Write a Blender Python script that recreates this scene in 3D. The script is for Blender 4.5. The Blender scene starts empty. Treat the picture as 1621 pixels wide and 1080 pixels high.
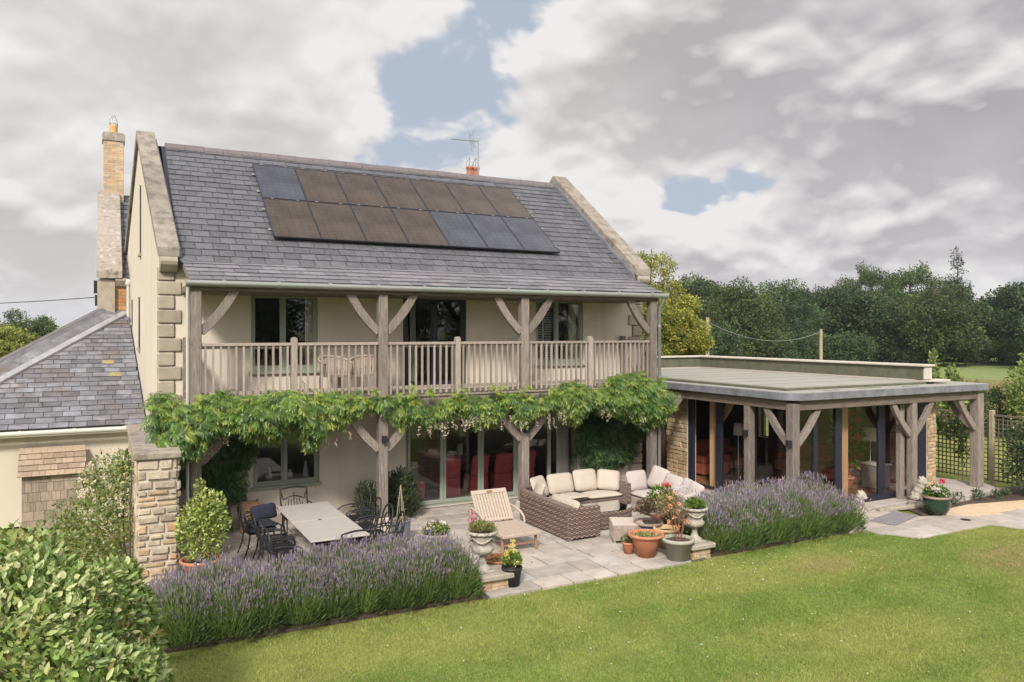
import bpy, bmesh, math, random
import numpy as np
from mathutils import Vector, Matrix, Euler
R = math.radians
SC = bpy.context.scene
COL = SC.collection

# ------------------------------------------------------------------ camera
cam = bpy.data.objects.new('camera', bpy.data.cameras.new('camera'))
COL.objects.link(cam)
cam.location = (0, 0, 4.2)
cam.rotation_euler = (R(90), 0, R(-27.728))
cam.data.sensor_width = 36
cam.data.lens = 36 * 1230 / 1621
cam.data.shift_y = -15 / 1621
cam.data.clip_start = 0.05
cam.data.clip_end = 6000
SC.camera = cam
SC.view_settings.view_transform = 'Standard'
SC.view_settings.look = 'None'
SC.view_settings.exposure = 0.44
SC.view_settings.gamma = 1.0
SC.cycles.max_bounces = 8
SC.cycles.transparent_max_bounces = 12
SC.cycles.use_denoising = True

# ------------------------------------------------------------------ sun and sky
SUN_DIR = Vector((-0.52, -0.74, 0.70)).normalized()      # towards the sun
sun = bpy.data.objects.new('sun', bpy.data.lights.new('sun', 'SUN'))
COL.objects.link(sun)
sun.data.energy = 3.5
sun.data.angle = R(9)
sun.data.color = (1.0, 0.93, 0.83)
sun.rotation_euler = (-SUN_DIR).to_track_quat('-Z', 'Y').to_euler()

W = bpy.data.worlds.new('World')
SC.world = W
W.use_nodes = True


class NT:
    """tiny node-tree writer"""
    def __init__(s, nt):
        s.nt = nt
        nt.nodes.clear()

    def n(s, typ, ins=None, **kw):
        nd = s.nt.nodes.new(typ)
        for k, v in kw.items():
            setattr(nd, k, v)
        for k, v in (ins or {}).items():
            sock = nd.inputs[k]
            if isinstance(v, bpy.types.NodeSocket):
                s.nt.links.new(v, sock)
            else:
                sock.default_value = v
        return nd

    def math(s, op, a, b=0.0, c=0.0, clamp=False):
        nd = s.n('ShaderNodeMath', {0: a, 1: b, 2: c}, operation=op)
        nd.use_clamp = clamp
        return nd.outputs[0]

    def vmath(s, op, a, b=(0, 0, 0)):
        nd = s.n('ShaderNodeVectorMath', {0: a, 1: b}, operation=op)
        return nd.outputs['Value'] if op in ('DOT_PRODUCT', 'LENGTH', 'DISTANCE') else nd.outputs[0]

    def ramp(s, x, a, b, lo=0.0, hi=1.0, smooth=True):
        nd = s.n('ShaderNodeMapRange', {0: x, 1: a, 2: b, 3: lo, 4: hi})
        nd.interpolation_type = 'SMOOTHSTEP' if smooth else 'LINEAR'
        return nd.outputs[0]

    def noise(s, vec, scale, detail=4, rough=.55, dist=0.0):
        return s.n('ShaderNodeTexNoise', {'Vector': vec, 'Scale': scale, 'Detail': detail, 'Roughness': rough, 'Distortion': dist})

    def mix(s, f, a, b, blend='MIX'):
        nd = s.n('ShaderNodeMix', data_type='RGBA', blend_type=blend)
        for sock, v in ((nd.inputs[0], f), (nd.inputs[6], a), (nd.inputs[7], b)):
            if isinstance(v, bpy.types.NodeSocket):
                s.nt.links.new(v, sock)
            else:
                sock.default_value = v if not isinstance(v, tuple) or len(v) == 4 else (*v, 1)
        return nd.outputs[2]


def make_world():
    t = NT(W.node_tree)
    out = t.n('ShaderNodeOutputWorld')
    sky = t.n('ShaderNodeTexSky', sky_type='NISHITA')
    sky.sun_disc = False
    sky.sun_elevation = math.asin(SUN_DIR.z)
    sky.sun_rotation = math.atan2(SUN_DIR.x, SUN_DIR.y)
    sky.dust_density = 1.5
    bg = t.n('ShaderNodeBackground', {'Color': sky.outputs[0], 'Strength': 0.06})
    d = t.vmath('NORMALIZE', t.n('ShaderNodeTexCoord').outputs['Generated'])
    sep = t.n('ShaderNodeSeparateXYZ', {0: d})
    z = t.math('MAXIMUM', sep.outputs[2], 0.0)
    # clouds lie on a flat layer overhead: project the view direction onto it
    k = t.math('DIVIDE', 1.0, t.math('ADD', z, 0.42))
    sx, sy = t.math('MULTIPLY', sep.outputs[0], k), t.math('MULTIPLY', sep.outputs[1], k)

    def pt(f, o=3.7):
        return t.n('ShaderNodeCombineXYZ', {0: t.math('MULTIPLY', sx, f), 1: t.math('MULTIPLY', sy, f), 2: o}).outputs[0]

    def warped(p, a):
        w = t.noise(p, 1.6, 4).outputs['Color']
        nd = t.nt.nodes.new('ShaderNodeVectorMath'); nd.operation = 'MULTIPLY_ADD'
        t.nt.links.new(w, nd.inputs[0]); nd.inputs[1].default_value = (a, a, 0); t.nt.links.new(p, nd.inputs[2])
        return nd.outputs[0]

    def dens(f, det=12, fine=.30, seed=3.7):
        p = warped(pt(f, seed), .30)
        a = t.noise(p, 1.7, min(det, 6), .5).outputs[0]
        v = t.n('ShaderNodeTexVoronoi', {'Vector': p, 'Scale': 4.2, 'Detail': 3.0 if det > 6 else 2.0, 'Roughness': .55, 'Lacunarity': 2.2}, feature='F1', voronoi_dimensions='2D', normalize=True).outputs['Distance']
        b = t.noise(p, 9.0, det, .62).outputs[0]
        r = t.math('ADD', t.math('MULTIPLY', t.math('SUBTRACT', a, .5), 1.7), t.math('MULTIPLY', t.math('SUBTRACT', .36, v), .85))
        return t.math('ADD', r, t.math('MULTIPLY', t.math('SUBTRACT', b, .5), fine))

    n0 = dens(1.0); s0 = dens(1.0, 5, .14); n1 = dens(.92, 4, .1); n2 = dens(.97, 5, .14)
    # openings in the cover, and denser banks, by direction
    gaps = [((.4722, .8017, .3665), 130, .29), ((.4118, .8681, .2771), 150, .32), ((.35, .885, .325), 200, .22), ((.375, .89, .225), 240, .22),
            ((.3138, .9153, .2526), 420, .26), ((.5486, .8214, .1557), 300, .42), ((.6348, .7542, .1683), 330, .5),
            ((.6988, .6915, .1829), 420, .46), ((.789, .5873, .1803), 600, .32), ((.30, .915, .19), 300, .24), ((.40, .80, .46), 60, .4)]
    cov = t.math('ADD', n0, .13)
    for v, sh, a in gaps:
        dd = t.math('SUBTRACT', 1.0, t.vmath('DOT_PRODUCT', d, Vector(v).normalized()))
        cov = t.math('SUBTRACT', cov, t.math('MULTIPLY', t.math('EXPONENT', t.math('MULTIPLY', dd, -sh * 2.2)), a))
    banks = [((.02, .955, .31), 16, .25, 1.0), ((.66, .70, .28), 40, .20, .62), ((.56, .79, .25), 120, .22, .25), ((.86, .48, .22), 22, .20, 1.0), ((.80, .58, .10), 60, .10, .6), ((-.2, .9, .16), 40, .2, .35)]
    dark = None
    for v, sh, a, dk in banks:
        dd = t.math('SUBTRACT', 1.0, t.vmath('DOT_PRODUCT', d, Vector(v).normalized()))
        g = t.math('EXPONENT', t.math('MULTIPLY', dd, -sh))
        cov = t.math('ADD', cov, t.math('MULTIPLY', g, a))
        g = t.math('MULTIPLY', g, dk)
        dark = g if dark is None else t.math('MAXIMUM', dark, g)
    mask = t.ramp(cov, .0, .13)
    thick = t.ramp(cov, .06, .75)
    # lit where the cloud thins towards the zenith, grey underneath
    lit = t.math('ADD', t.math('MULTIPLY', t.math('SUBTRACT', s0, n1), 1.5), t.math('MULTIPLY', t.math('SUBTRACT', s0, n2), 2.6))
    sh_ = t.math('SUBTRACT', t.math('ADD', t.math('MULTIPLY', thick, .66), t.math('MULTIPLY', dark, .36)), t.math('ADD', t.math('MULTIPLY', lit, 1.05), .06), clamp=True)
    right = t.ramp(sep.outputs[0], .3, .85)
    grey = t.mix(right, (.43, .41, .40), (.325, .308, .328))
    tex = t.ramp(s0, -.25, .45, 1.16, .86, False)
    grey = t.mix(1.0, grey, t.n('ShaderNodeCombineColor', {0: tex, 1: tex, 2: tex}).outputs[0], 'MULTIPLY')
    cc = t.mix(t.math('MULTIPLY', sh_, .94), (.63, .615, .605), grey)
    low = t.ramp(z, 0.0, .05)
    cc = t.mix(low, (.49, .475, .48), cc)
    mask = t.math('MAXIMUM', mask, t.math('MULTIPLY', t.math('SUBTRACT', 1.0, low), .8))
    haze = t.n('ShaderNodeBackground', {'Color': (.36, .405, .485, 1), 'Strength': 1.0})
    skym = t.n('ShaderNodeMixShader', {0: .85, 1: bg.outputs[0], 2: haze.outputs[0]})
    # an overcast dome is brightest overhead
    # added front fill: the unseen cloud round the veiled sun is brightened
    glow = t.math('EXPONENT', t.math('MULTIPLY', t.math('SUBTRACT', t.vmath('DOT_PRODUCT', d, SUN_DIR), 1.0), 3.0))
    cl = t.n('ShaderNodeBackground', {'Color': cc, 'Strength': t.math('ADD', t.ramp(z, .38, .9, 1.0, 1.8), t.math('MULTIPLY', glow, 1.9))})
    mx = t.n('ShaderNodeMixShader', {0: mask, 1: skym.outputs[0], 2: cl.outputs[0]})
    t.nt.links.new(mx.outputs[0], out.inputs[0])


make_world()
W.cycles.sampling_method = 'MANUAL'
W.cycles.sample_map_resolution = 512

# ------------------------------------------------------------------ helpers
ORG = {}


class MB:
    """collects simple solids; build() links them as ONE mesh object"""
    def __init__(s):
        s.v = []; s.f = []; s.c = []; s.sm = []

    def add(s, verts, faces, c=None, sm=False):
        b = len(s.v)
        s.v.extend([tuple(x) for x in verts])
        for fc in faces:
            s.f.append([b + i for i in fc]); s.c.append(c or (1, 1, 1)); s.sm.append(sm)

    def box(s, x0, x1, y0, y1, z0, z1, c=None):
        v = [(x, y, z) for z in (z0, z1) for y in (y0, y1) for x in (x0, x1)]
        s.add(v, [(0, 2, 3, 1), (4, 5, 7, 6), (0, 1, 5, 4), (2, 6, 7, 3), (0, 4, 6, 2), (1, 3, 7, 5)], c)

    def obox(s, cen, size, rot, c=None, jit=0, rnd=None):
        m = rot if isinstance(rot, Matrix) else Euler(rot).to_matrix()
        v = []
        for z in (-.5, .5):
            for y in (-.5, .5):
                for x in (-.5, .5):
                    q = Vector((x * size[0], y * size[1], z * size[2]))
                    if jit:
                        q += Vector((rnd.uniform(-jit, jit), rnd.uniform(-jit, jit), rnd.uniform(-jit, jit)))
                    v.append(m @ q + Vector(cen))
        s.add(v, [(0, 2, 3, 1), (4, 5, 7, 6), (0, 1, 5, 4), (2, 6, 7, 3), (0, 4, 6, 2), (1, 3, 7, 5)], c)

    def bar(s, p, q, w, h, c=None, up=(0, 0, 1), w2=None, h2=None):
        p = Vector(p); q = Vector(q); d = (q - p).normalized(); u = Vector(up)
        if abs(d.dot(u)) > .98: u = Vector((0, 1, 0))
        a = d.cross(u).normalized(); b = a.cross(d).normalized()
        w2 = w2 or w; h2 = h2 or h
        v = []
        for o, ww, hh in ((p, w, h), (q, w2, h2)):
            for i, j in ((-1, -1), (1, -1), (1, 1), (-1, 1)):
                v.append(o + a * i * ww / 2 + b * j * hh / 2)
        s.add(v, [(0, 1, 2, 3), (7, 6, 5, 4), (0, 4, 5, 1), (1, 5, 6, 2), (2, 6, 7, 3), (3, 7, 4, 0)], c)

    def tube(s, pts, r, n=8, c=None, caps=True, closed=False):
        pts = [Vector(p) for p in pts]; m = len(pts)
        rs = r if isinstance(r, (list, tuple)) else [r] * m
        v = []; prev = None
        for i, p in enumerate(pts):
            if closed: d = (pts[(i + 1) % m] - pts[i - 1])
            else: d = pts[min(i + 1, m - 1)] - pts[max(i - 1, 0)]
            d.normalize()
            if prev is None:
                a = d.orthogonal().normalized()
            else:
                a = (prev - d * prev.dot(d))
                a = a.normalized() if a.length > 1e-6 else d.orthogonal().normalized()
            prev = a; b = d.cross(a)
            for k in range(n):
                t = 2 * math.pi * k / n
                v.append(p + (a * math.cos(t) + b * math.sin(t)) * rs[i])
        fs = []
        for i in range(m if closed else m - 1):
            for k in range(n):
                i2 = (i + 1) % m
                fs.append((i * n + k, i * n + (k + 1) % n, i2 * n + (k + 1) % n, i2 * n + k))
        s.add(v, fs, c, True)
        if caps and not closed:
            s.add(v[:n], [tuple(range(n))[::-1]], c); s.add(v[-n:], [tuple(range(n))], c)

    def lathe(s, prof, cx, cy, n=20, c=None, wob=None):
        v = []
        for i, (r, z) in enumerate(prof):
            for k in range(n):
                t = 2 * math.pi * k / n
                rr = max(r, 1e-4) * (1 + (wob(i, t) if wob else 0))
                v.append((cx + rr * math.cos(t), cy + rr * math.sin(t), z))
        fs = [(i * n + k, i * n + (k + 1) % n, (i + 1) * n + (k + 1) % n, (i + 1) * n + k) for i in range(len(prof) - 1) for k in range(n)]
        s.add(v, fs, c, True)

    def prism(s, poly, axis, a0, a1, c=None, sh0=None):
        n = len(poly); v = []
        for a in (a0, a1):
            for p, q in poly:
                v.append({'x': (a, p, q), 'y': (p, a, q), 'z': (p, q, a)}[axis])
        fs = [tuple(range(n)), tuple(range(2 * n - 1, n - 1, -1))] + [(i, i + n, (i + 1) % n + n, (i + 1) % n) for i in range(n)]
        s.add(v, fs, c)

    def build(s, name, mat, parent=None, bevel=0, seg=1, normals=True, subd=0, disp=0):
        o = mesh_obj(name, s.v, s.f, mat, parent, s.c, s.sm, normals)
        if bevel:
            md = o.modifiers.new('bevel', 'BEVEL'); md.width = bevel; md.segments = seg; md.limit_method = 'ANGLE'; md.angle_limit = R(35)
        if subd:
            md = o.modifiers.new('sub', 'SUBSURF'); md.levels = subd; md.render_levels = subd
        return o


def org(o):
    return ORG.get(o.name, Vector((0, 0, 0))) if o else Vector((0, 0, 0))


def link(o, parent=None):
    COL.objects.link(o)
    if parent is not None:
        o.parent = parent
        ORG[o.name] = org(parent)


def mesh_obj(name, v, f, mat, parent=None, c=None, sm=None, normals=True):
    me = bpy.data.meshes.new(name)
    off = org(parent)
    me.from_pydata([(a[0] - off.x, a[1] - off.y, a[2] - off.z) for a in v], [], f)
    if normals:
        bm = bmesh.new(); bm.from_mesh(me)
        bmesh.ops.recalc_face_normals(bm, faces=bm.faces)
        bm.to_mesh(me); bm.free()
    if c:
        at = me.attributes.new('Col', 'FLOAT_COLOR', 'FACE')
        at.data.foreach_set('color', np.array([(*x[:3], 1) for x in c], dtype=np.float32).ravel())
    if sm:
        me.polygons.foreach_set('use_smooth', sm)
    me.materials.append(mat)
    o = bpy.data.objects.new(name, me)
    link(o, parent)
    return o


def tag(o, label, cat, group=None, kind=None):
    o['label'] = label; o['category'] = cat
    if group: o['group'] = group
    if kind: o['kind'] = kind
    return o


def thing(name, label, cat, loc=(0, 0, 0), group=None):
    o = bpy.data.objects.new(name, None)
    o.empty_display_size = .2
    o.location = loc
    COL.objects.link(o)
    ORG[o.name] = Vector(loc)
    return tag(o, label, cat, group)


def structure(o, label=None):
    o['kind'] = 'structure'
    if label: o['label'] = label
    return o


def copy_tree(o, parent=None):
    c = o.copy(); COL.objects.link(c)
    if parent is not None: c.parent = parent
    for ch in list(o.children): copy_tree(ch, c)
    return c


def place(proto, first, loc, rz=0, sc=None, label=None):
    """first placement uses the proto itself, later ones a copy of it and its parts"""
    o = proto if first else copy_tree(proto)
    o.location = loc; o.rotation_euler = (0, 0, rz)
    if sc: o.scale = sc if not isinstance(sc, (int, float)) else (sc, sc, sc)
    if label: o['label'] = label
    return o


def nrm(a):
    return a / np.maximum(np.linalg.norm(a, axis=-1, keepdims=True), 1e-9)


def scatter(name, T, P, D, size, cols, mat, parent=None, up=None, roll=None, seed=0):
    """leaf-sized pieces baked into one mesh. T = (verts, tris, tags); cols = list of colour arrays per tag"""
    rg = np.random.default_rng(seed)
    tv = np.array(T[0], dtype=np.float64); tf = np.array(T[1]); tt = np.array(T[2])
    P = np.asarray(P, float); n = len(P)
    D = nrm(np.asarray(D, float))
    if up is None: up = rg.normal(size=(n, 3))
    up = np.asarray(up, float)
    X = nrm(np.cross(D, up)); Z = np.cross(X, D)
    s = np.broadcast_to(np.asarray(size, float), (n,)) if np.ndim(size) < 2 else size
    if np.ndim(s) == 1: s = np.stack([s, s, s], 1)
    V = P[:, None, :] + tv[None, :, 0:1] * (s[:, 0:1] * X)[:, None, :] + tv[None, :, 1:2] * (s[:, 1:2] * D)[:, None, :] + tv[None, :, 2:3] * (s[:, 2:3] * Z)[:, None, :]
    off = org(parent); V = V - np.array(off)[None, None, :]
    k = len(tv); m = len(tf)
    F = (tf[None] + (np.arange(n) * k)[:, None, None]).reshape(-1)
    C = np.ones((n, m, 4), np.float32)
    for tg, ca in enumerate(cols):
        ca = np.broadcast_to(np.asarray(ca, float), (n, 3))
        C[:, tt == tg, :3] = ca[:, None, :]
    me = bpy.data.meshes.new(name)
    me.vertices.add(n * k); me.vertices.foreach_set('co', V.astype(np.float32).ravel())
    me.loops.add(len(F)); me.loops.foreach_set('vertex_index', F.astype(np.int32))
    me.polygons.add(n * m); me.polygons.foreach_set('loop_start', np.arange(0, n * m * 3, 3, dtype=np.int32))
    me.update(calc_edges=True)
    at = me.attributes.new('Col', 'FLOAT_COLOR', 'FACE')
    at.data.foreach_set('color', C.ravel())
    me.materials.append(mat)
    o = bpy.data.objects.new(name, me)
    link(o, parent)
    return o


def pick(rg, n, palette, var=.18):
    """random colours from a palette, each a little lighter or darker"""
    pal = np.array(palette)
    c = pal[rg.integers(0, len(pal), n)]
    return c * (1 + rg.uniform(-var, var, (n, 1)))


# leaf shapes: (verts, tris, tags)
LEAF = ([(0, 0, 0), (-.27, .42, .07), (.27, .42, .07), (0, 1, -.06), (0, .45, 0)],
        [(0, 4, 1), (0, 2, 4), (1, 4, 3), (4, 2, 3)], [0, 0, 0, 0])
SLIM = ([(0, 0, 0), (-.14, .45, .03), (.14, .45, .03), (0, 1, -.1)], [(0, 2, 1), (1, 2, 3)], [0, 0])
BLADE = ([(-.06, 0, 0), (.06, 0, 0), (0, 1, .12)], [(0, 1, 2)], [0])


def pinnate(k=5, w=.16):
    v = []; t = []
    for i in range(k):
        y = .12 + .78 * i / k
        for sgn in (-1, 1):
            b = len(v); L = .36 * (1 - .25 * abs(i / k - .4))
            v += [(0, y, 0), (sgn * L * .35, y + .02, -.02), (sgn * L * .45, y + w, -.06), (sgn * L, y + .15, -.22)]
            t += [(b, b + 1, b + 2), (b + 1, b + 3, b + 2)]
    b = len(v); v += [(0, .85, 0), (-.07, .95, -.02), (.07, .95, -.02), (0, 1.2, -.2)]; t += [(b, b + 1, b + 2), (b + 1, b + 3, b + 2)]
    return (v, t, [0] * len(t))


PINN = pinnate()


def clump(seed, k=7, spread=.55, size=.5):
    rg = np.random.default_rng(seed); v = []; t = []
    for i in range(k):
        c = rg.uniform(-spread, spread, 3); c[1] += .3
        d = nrm(rg.normal(size=3) + np.array([0, .6, 0])); a = nrm(np.cross(d, rg.normal(size=3)))
        b = len(v); s = size * rg.uniform(.7, 1.2)
        v += [tuple(c - d * s * .5), tuple(c + a * s * .3), tuple(c + d * s * .5), tuple(c - a * s * .3)]
        t += [(b, b + 1, b + 2), (b, b + 2, b + 3)]
    return (v, t, [0] * len(t))


CLUMP = clump(3)

# ------------------------------------------------------------------ materials
MATS = {}


def M(name, col, rough=.8, var=.12, scale=6, stretch=(1, 1, 1), bump=.15, bscale=60, attr=False, metal=0, spec=.35,
      spots=None, spots2=None, detail=5, rand=0, streak=None, cracks=0):
    """procedural surface: noise-varied colour, optional per-face colour, optional blotches, fine bump"""
    m = bpy.data.materials.new(name); m.use_nodes = True
    t = NT(m.node_tree)
    out = t.n('ShaderNodeOutputMaterial')
    oc = t.n('ShaderNodeTexCoord').outputs['Object']
    vec = t.vmath('MULTIPLY', oc, stretch)
    n1 = t.noise(vec, scale, detail, .6).outputs[0]
    f = t.ramp(n1, .28, .72, 1 - var, 1 + var, False)
    base = t.mix(1.0, (*col, 1), t.n('ShaderNodeCombineColor', {0: f, 1: f, 2: f}).outputs[0], 'MULTIPLY')
    if attr:
        base = t.mix(1.0, base, t.n('ShaderNodeAttribute', attribute_name='Col').outputs['Color'], 'MULTIPLY')
    if rand:
        q = t.ramp(t.n('ShaderNodeObjectInfo').outputs['Random'], 0, 1, 1 - rand, 1 + rand * .8, False)
        base = t.mix(1.0, base, t.n('ShaderNodeCombineColor', {0: q, 1: q, 2: t.math('MULTIPLY', q, .99)}).outputs[0], 'MULTIPLY')
    if cracks:
        nc = t.noise(t.vmath('MULTIPLY', oc, tuple(3.2 * q for q in stretch)), 3.4, 5, .7).outputs[0]
        base = t.mix(t.ramp(t.math('ABSOLUTE', t.math('SUBTRACT', nc, .5)), .0, .022, cracks, 0), base, (.035, .028, .025, 1))
    for sp in (spots, spots2):
        if sp:
            scol, sscale, lo, hi, amt = sp[:5]
            vv = t.vmath('MULTIPLY', oc, sp[5]) if len(sp) > 5 else oc
            ns = t.noise(vv, sscale, 6, .65).outputs[0]
            base = t.mix(t.ramp(ns, lo, hi, 0, amt), base, (*scol, 1))
    b = t.n('ShaderNodeBsdfPrincipled', {'Base Color': base, 'Roughness': rough, 'Metallic': metal, 'Specular IOR Level': spec})
    if bump:
        nb = t.noise(t.vmath('MULTIPLY', oc, stretch), bscale, 4, .65).outputs[0]
        bp = t.n('ShaderNodeBump', {'Strength': bump, 'Distance': .02, 'Height': nb})
        t.nt.links.new(bp.outputs[0], b.inputs['Normal'])
    t.nt.links.new(b.outputs[0], out.inputs[0])
    MATS[name] = m
    return m


LEAF6 = ([(0, 0, 0), (-.17, .18, .03), (.17, .18, .03), (-.25, .48, .07), (.25, .48, .07), (-.15, .8, .03), (.15, .8, .03), (0, 1, -.06), (0, .5, 0)],
         [(0, 8, 1), (1, 8, 3), (3, 8, 5), (5, 8, 7), (0, 2, 8), (2, 4, 8), (4, 6, 8), (6, 7, 8)], [0] * 8)


def leafmat(name, trans=.28, rough=.55, gain=1.0, spec=.3):
    m = bpy.data.materials.new(name); m.use_nodes = True
    t = NT(m.node_tree)
    out = t.n('ShaderNodeOutputMaterial')
    c = t.n('ShaderNodeAttribute', attribute_name='Col').outputs['Color']
    if gain != 1.0: c = t.mix(1.0, c, (gain, gain, gain), 'MULTIPLY')
    b = t.n('ShaderNodeBsdfPrincipled', {'Base Color': c, 'Roughness': rough, 'Specular IOR Level': spec})
    tr = t.n('ShaderNodeBsdfTranslucent', {'Color': t.mix(1.0, c, (1.15, 1.2, .7), 'MULTIPLY')})
    mx = t.n('ShaderNodeMixShader', {0: trans, 1: b.outputs[0], 2: tr.outputs[0]})
    t.nt.links.new(mx.outputs[0], out.inputs[0])
    return m


def glassmat(name, tint=(.8, .84, .84), refl=1.0, base=.03):
    m = bpy.data.materials.new(name); m.use_nodes = True
    t = NT(m.node_tree)
    out = t.n('ShaderNodeOutputMaterial')
    ge = t.n('ShaderNodeNewGeometry')
    cs = t.math('ABSOLUTE', t.vmath('DOT_PRODUCT', ge.outputs['Incoming'], ge.outputs['Normal']))
    fr = t.math('ADD', .04, t.math('MULTIPLY', .96, t.math('POWER', t.math('SUBTRACT', 1.0, cs), 5.0)))
    f = t.math('ADD', t.math('MULTIPLY', fr, refl), base, clamp=True)
    nz = t.noise(t.n('ShaderNodeTexCoord').outputs['Object'], 1.7, 2).outputs[0]
    bp = t.n('ShaderNodeBump', {'Strength': .02, 'Distance': .05, 'Height': nz})
    g = t.n('ShaderNodeBsdfGlossy', {'Color': (.95, .97, 1, 1), 'Roughness': .01, 'Normal': bp.outputs[0]})
    tr = t.n('ShaderNodeBsdfTransparent', {'Color': (*tint, 1)})
    mx = t.n('ShaderNodeMixShader', {0: f, 1: tr.outputs[0], 2: g.outputs[0]})
    t.nt.links.new(mx.outputs[0], out.inputs[0])
    return m


m_render = M('cream_render', (.535, .47, .39), .9, .06, 1.2, (1, 1, .35), .3, 180, spots=((.36, .30, .235), 1.3, .52, .78, .5, (1.9, 1.9, .13)), spots2=((.66, .59, .50), .8, .5, .75, .5))
m_slate = M('slate', (.088, .088, .098), .58, .22, 9, (1, 1, 1), .25, 45, attr=True, spec=.35, spots=((.14, .138, .14), 2.2, .58, .8, .35))
m_oldslate = M('weathered_slate', (.145, .145, .158), .7, .3, 5, (1, 1, 1), .3, 40, attr=True, spots=((.125, .10, .09), 1.2, .52, .66, .7), spots2=((.28, .28, .295), 1.7, .56, .68, .7))
m_ridge = M('clay_ridge', (.125, .108, .112), .8, .2, 8, bump=.3)
m_coping = M('coping_stone', (.225, .195, .165), .92, .25, 5, (1, 1, 1), .5, 40, attr=True, spots=((.10, .085, .072), 3.2, .47, .68, .8), spots2=((.50, .47, .42), 9, .66, .76, .7))
m_quoin = M('quoin_stone', (.31, .27, .22), .92, .2, 6, bump=.4, bscale=40, attr=True, spots=((.15, .125, .10), 3, .5, .75, .7))
m_stone = M('rubble_stone', (.40, .345, .285), .95, .3, 14, bump=.7, bscale=35, attr=True)
m_mortar = M('lime_mortar', (.50, .44, .37), .95, .15, 20, bump=.5, bscale=90)
m_oak = M('weathered_oak', (.205, .172, .15), .85, .4, 5, (6, 6, .7), .5, 14, rand=.2, cracks=.8, spots=((.12, .095, .085), 3.5, .56, .75, .7, (5, 5, .6)))
m_oakx = M('weathered_oak_beam', (.17, .135, .11), .85, .36, 5, (.7, 6, 6), .5, 14, rand=.18, cracks=.8, spots=((.11, .085, .075), 3.5, .55, .75, .7, (.6, 5, 5)))
m_oaky = M('weathered_oak_side_beam', (.175, .135, .105), .85, .36, 5, (6, .7, 6), .5, 14, rand=.18, cracks=.8, spots=((.12, .085, .07), 3.5, .55, .75, .7, (5, .6, 5)))
m_brownoak = M('sheltered_oak', (.42, .27, .15), .7, .2, 5, (6, 6, .7), .2, 14)
m_rail = M('silvered_oak_rail', (.27, .225, .195), .85, .2, 6, (5, 5, 1), .3, 20, rand=.22)
m_gutter = M('green_grey_gutter', (.25, .265, .24), .35, .08, 4, bump=0, metal=.5, spec=.5)
m_pipe = M('grey_pipe', (.30, .325, .35), .35, .08, 4, bump=0, metal=.6)
m_white = M('white_plastic', (.47, .45, .41), .5, .06, 3, bump=0)
m_frame = M('sage_frame', (.235, .265, .215), .5, .06, 5, bump=0)
m_navy = M('dark_frame', (.018, .019, .03), .4, .1, 5, bump=0)
m_glass = glassmat('window_glass', (.95, .96, .96), 1.1, .0)
m_glass2 = glassmat('dark_glazing', (.93, .91, .91), .8, .0)
m_lead = M('lead_sheet', (.165, .17, .19), .6, .35, 3, bump=.25, bscale=12, metal=.15, spots=((.09, .09, .105), 2.2, .5, .72, .7), spots2=((.30, .30, .32), 5, .6, .75, .5))
m_lead2 = M('pale_lead', (.26, .26, .275), .6, .2, 4, bump=.2, bscale=14)
m_membrane = M('roof_membrane', (.265, .255, .22), .8, .1, 1.2, bump=.1, spots=((.23, .225, .19), 1.8, .5, .75, .6), spots2=((.42, .41, .37), 1.3, .6, .8, .5))
m_moss = M('green_upstand', (.095, .098, .065), .9, .25, 5, bump=.2)
m_palestone = M('pale_coping', (.46, .415, .36), .9, .1, 6, bump=.2)
m_brick = M('buff_brick', (.42, .325, .235), .95, .15, 14, bump=.4, bscale=50, attr=True)
m_clay = M('terracotta', (.40, .165, .09), .85, .16, 7, bump=.15, bscale=40, spots=((.55, .38, .27), 5, .6, .8, .5))
m_room = M('room_plaster', (.22, .19, .165), .9, .08, 3, bump=0)
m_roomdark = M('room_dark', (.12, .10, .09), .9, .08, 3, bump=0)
m_redcloth = M('red_slipcover', (.40, .075, .08), .9, .15, 8, bump=.2)
m_rug = M('blue_grey_rug', (.12, .125, .15), 1, .5, 9, bump=.2, spots=((.35, .34, .33), 7, .55, .65, .8))
m_floor = M('timber_floor', (.20, .11, .055), .4, .2, 4, (8, .6, 1), .1, 20)
m_curtain = M('pale_curtain', (.55, .52, .45), .95, .08, 5, bump=.1)
m_black = M('black_metal', (.016, .016, .022), .45, .2, 6, bump=.1)
m_iron = M('dark_cast_aluminium', (.019, .0185, .021), .5, .2, 10, bump=.15, spec=.3)
m_lawn = M('lawn_soil_and_turf', (.165, .19, .045), 1, .25, 1.5, bump=.6, bscale=90)
m_soil = M('bark_mulch_soil', (.075, .052, .04), 1, .35, 25, bump=.9, bscale=60)
m_flag = M('sandstone_flag', (.35, .31, .275), .85, .2, 3, bump=.35, bscale=28, attr=True, spots=((.20, .185, .15), 1.6, .54, .74, .5), spots2=((.55, .49, .43), 5, .6, .75, .35))
m_joint = M('flag_joint', (.075, .075, .05), 1, .3, 14, bump=.5)
m_sand = M('sandy_path', (.50, .375, .25), 1, .16, 6, bump=.5, bscale=70, spots=((.36, .27, .18), 4, .55, .75, .6))
m_teak = M('teak', (.37, .295, .24), .8, .15, 6, (2, 8, 8), .2, 22)
m_teakd = M('teak_leg', (.27, .145, .085), .7, .15, 6, bump=.2)
m_wick = M('brown_rattan', (.165, .118, .10), .6, .2, 20, bump=.3, bscale=120, attr=True)
m_wick2 = M('grey_rattan', (.30, .245, .205), .65, .15, 20, bump=.3, bscale=120, attr=True)
m_cush = M('cream_cushion', (.385, .33, .275), .95, .07, 4, bump=.5, bscale=9)
m_cush2 = M('stone_cushion', (.37, .32, .30), .95, .07, 4, bump=.5, bscale=9)
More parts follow.
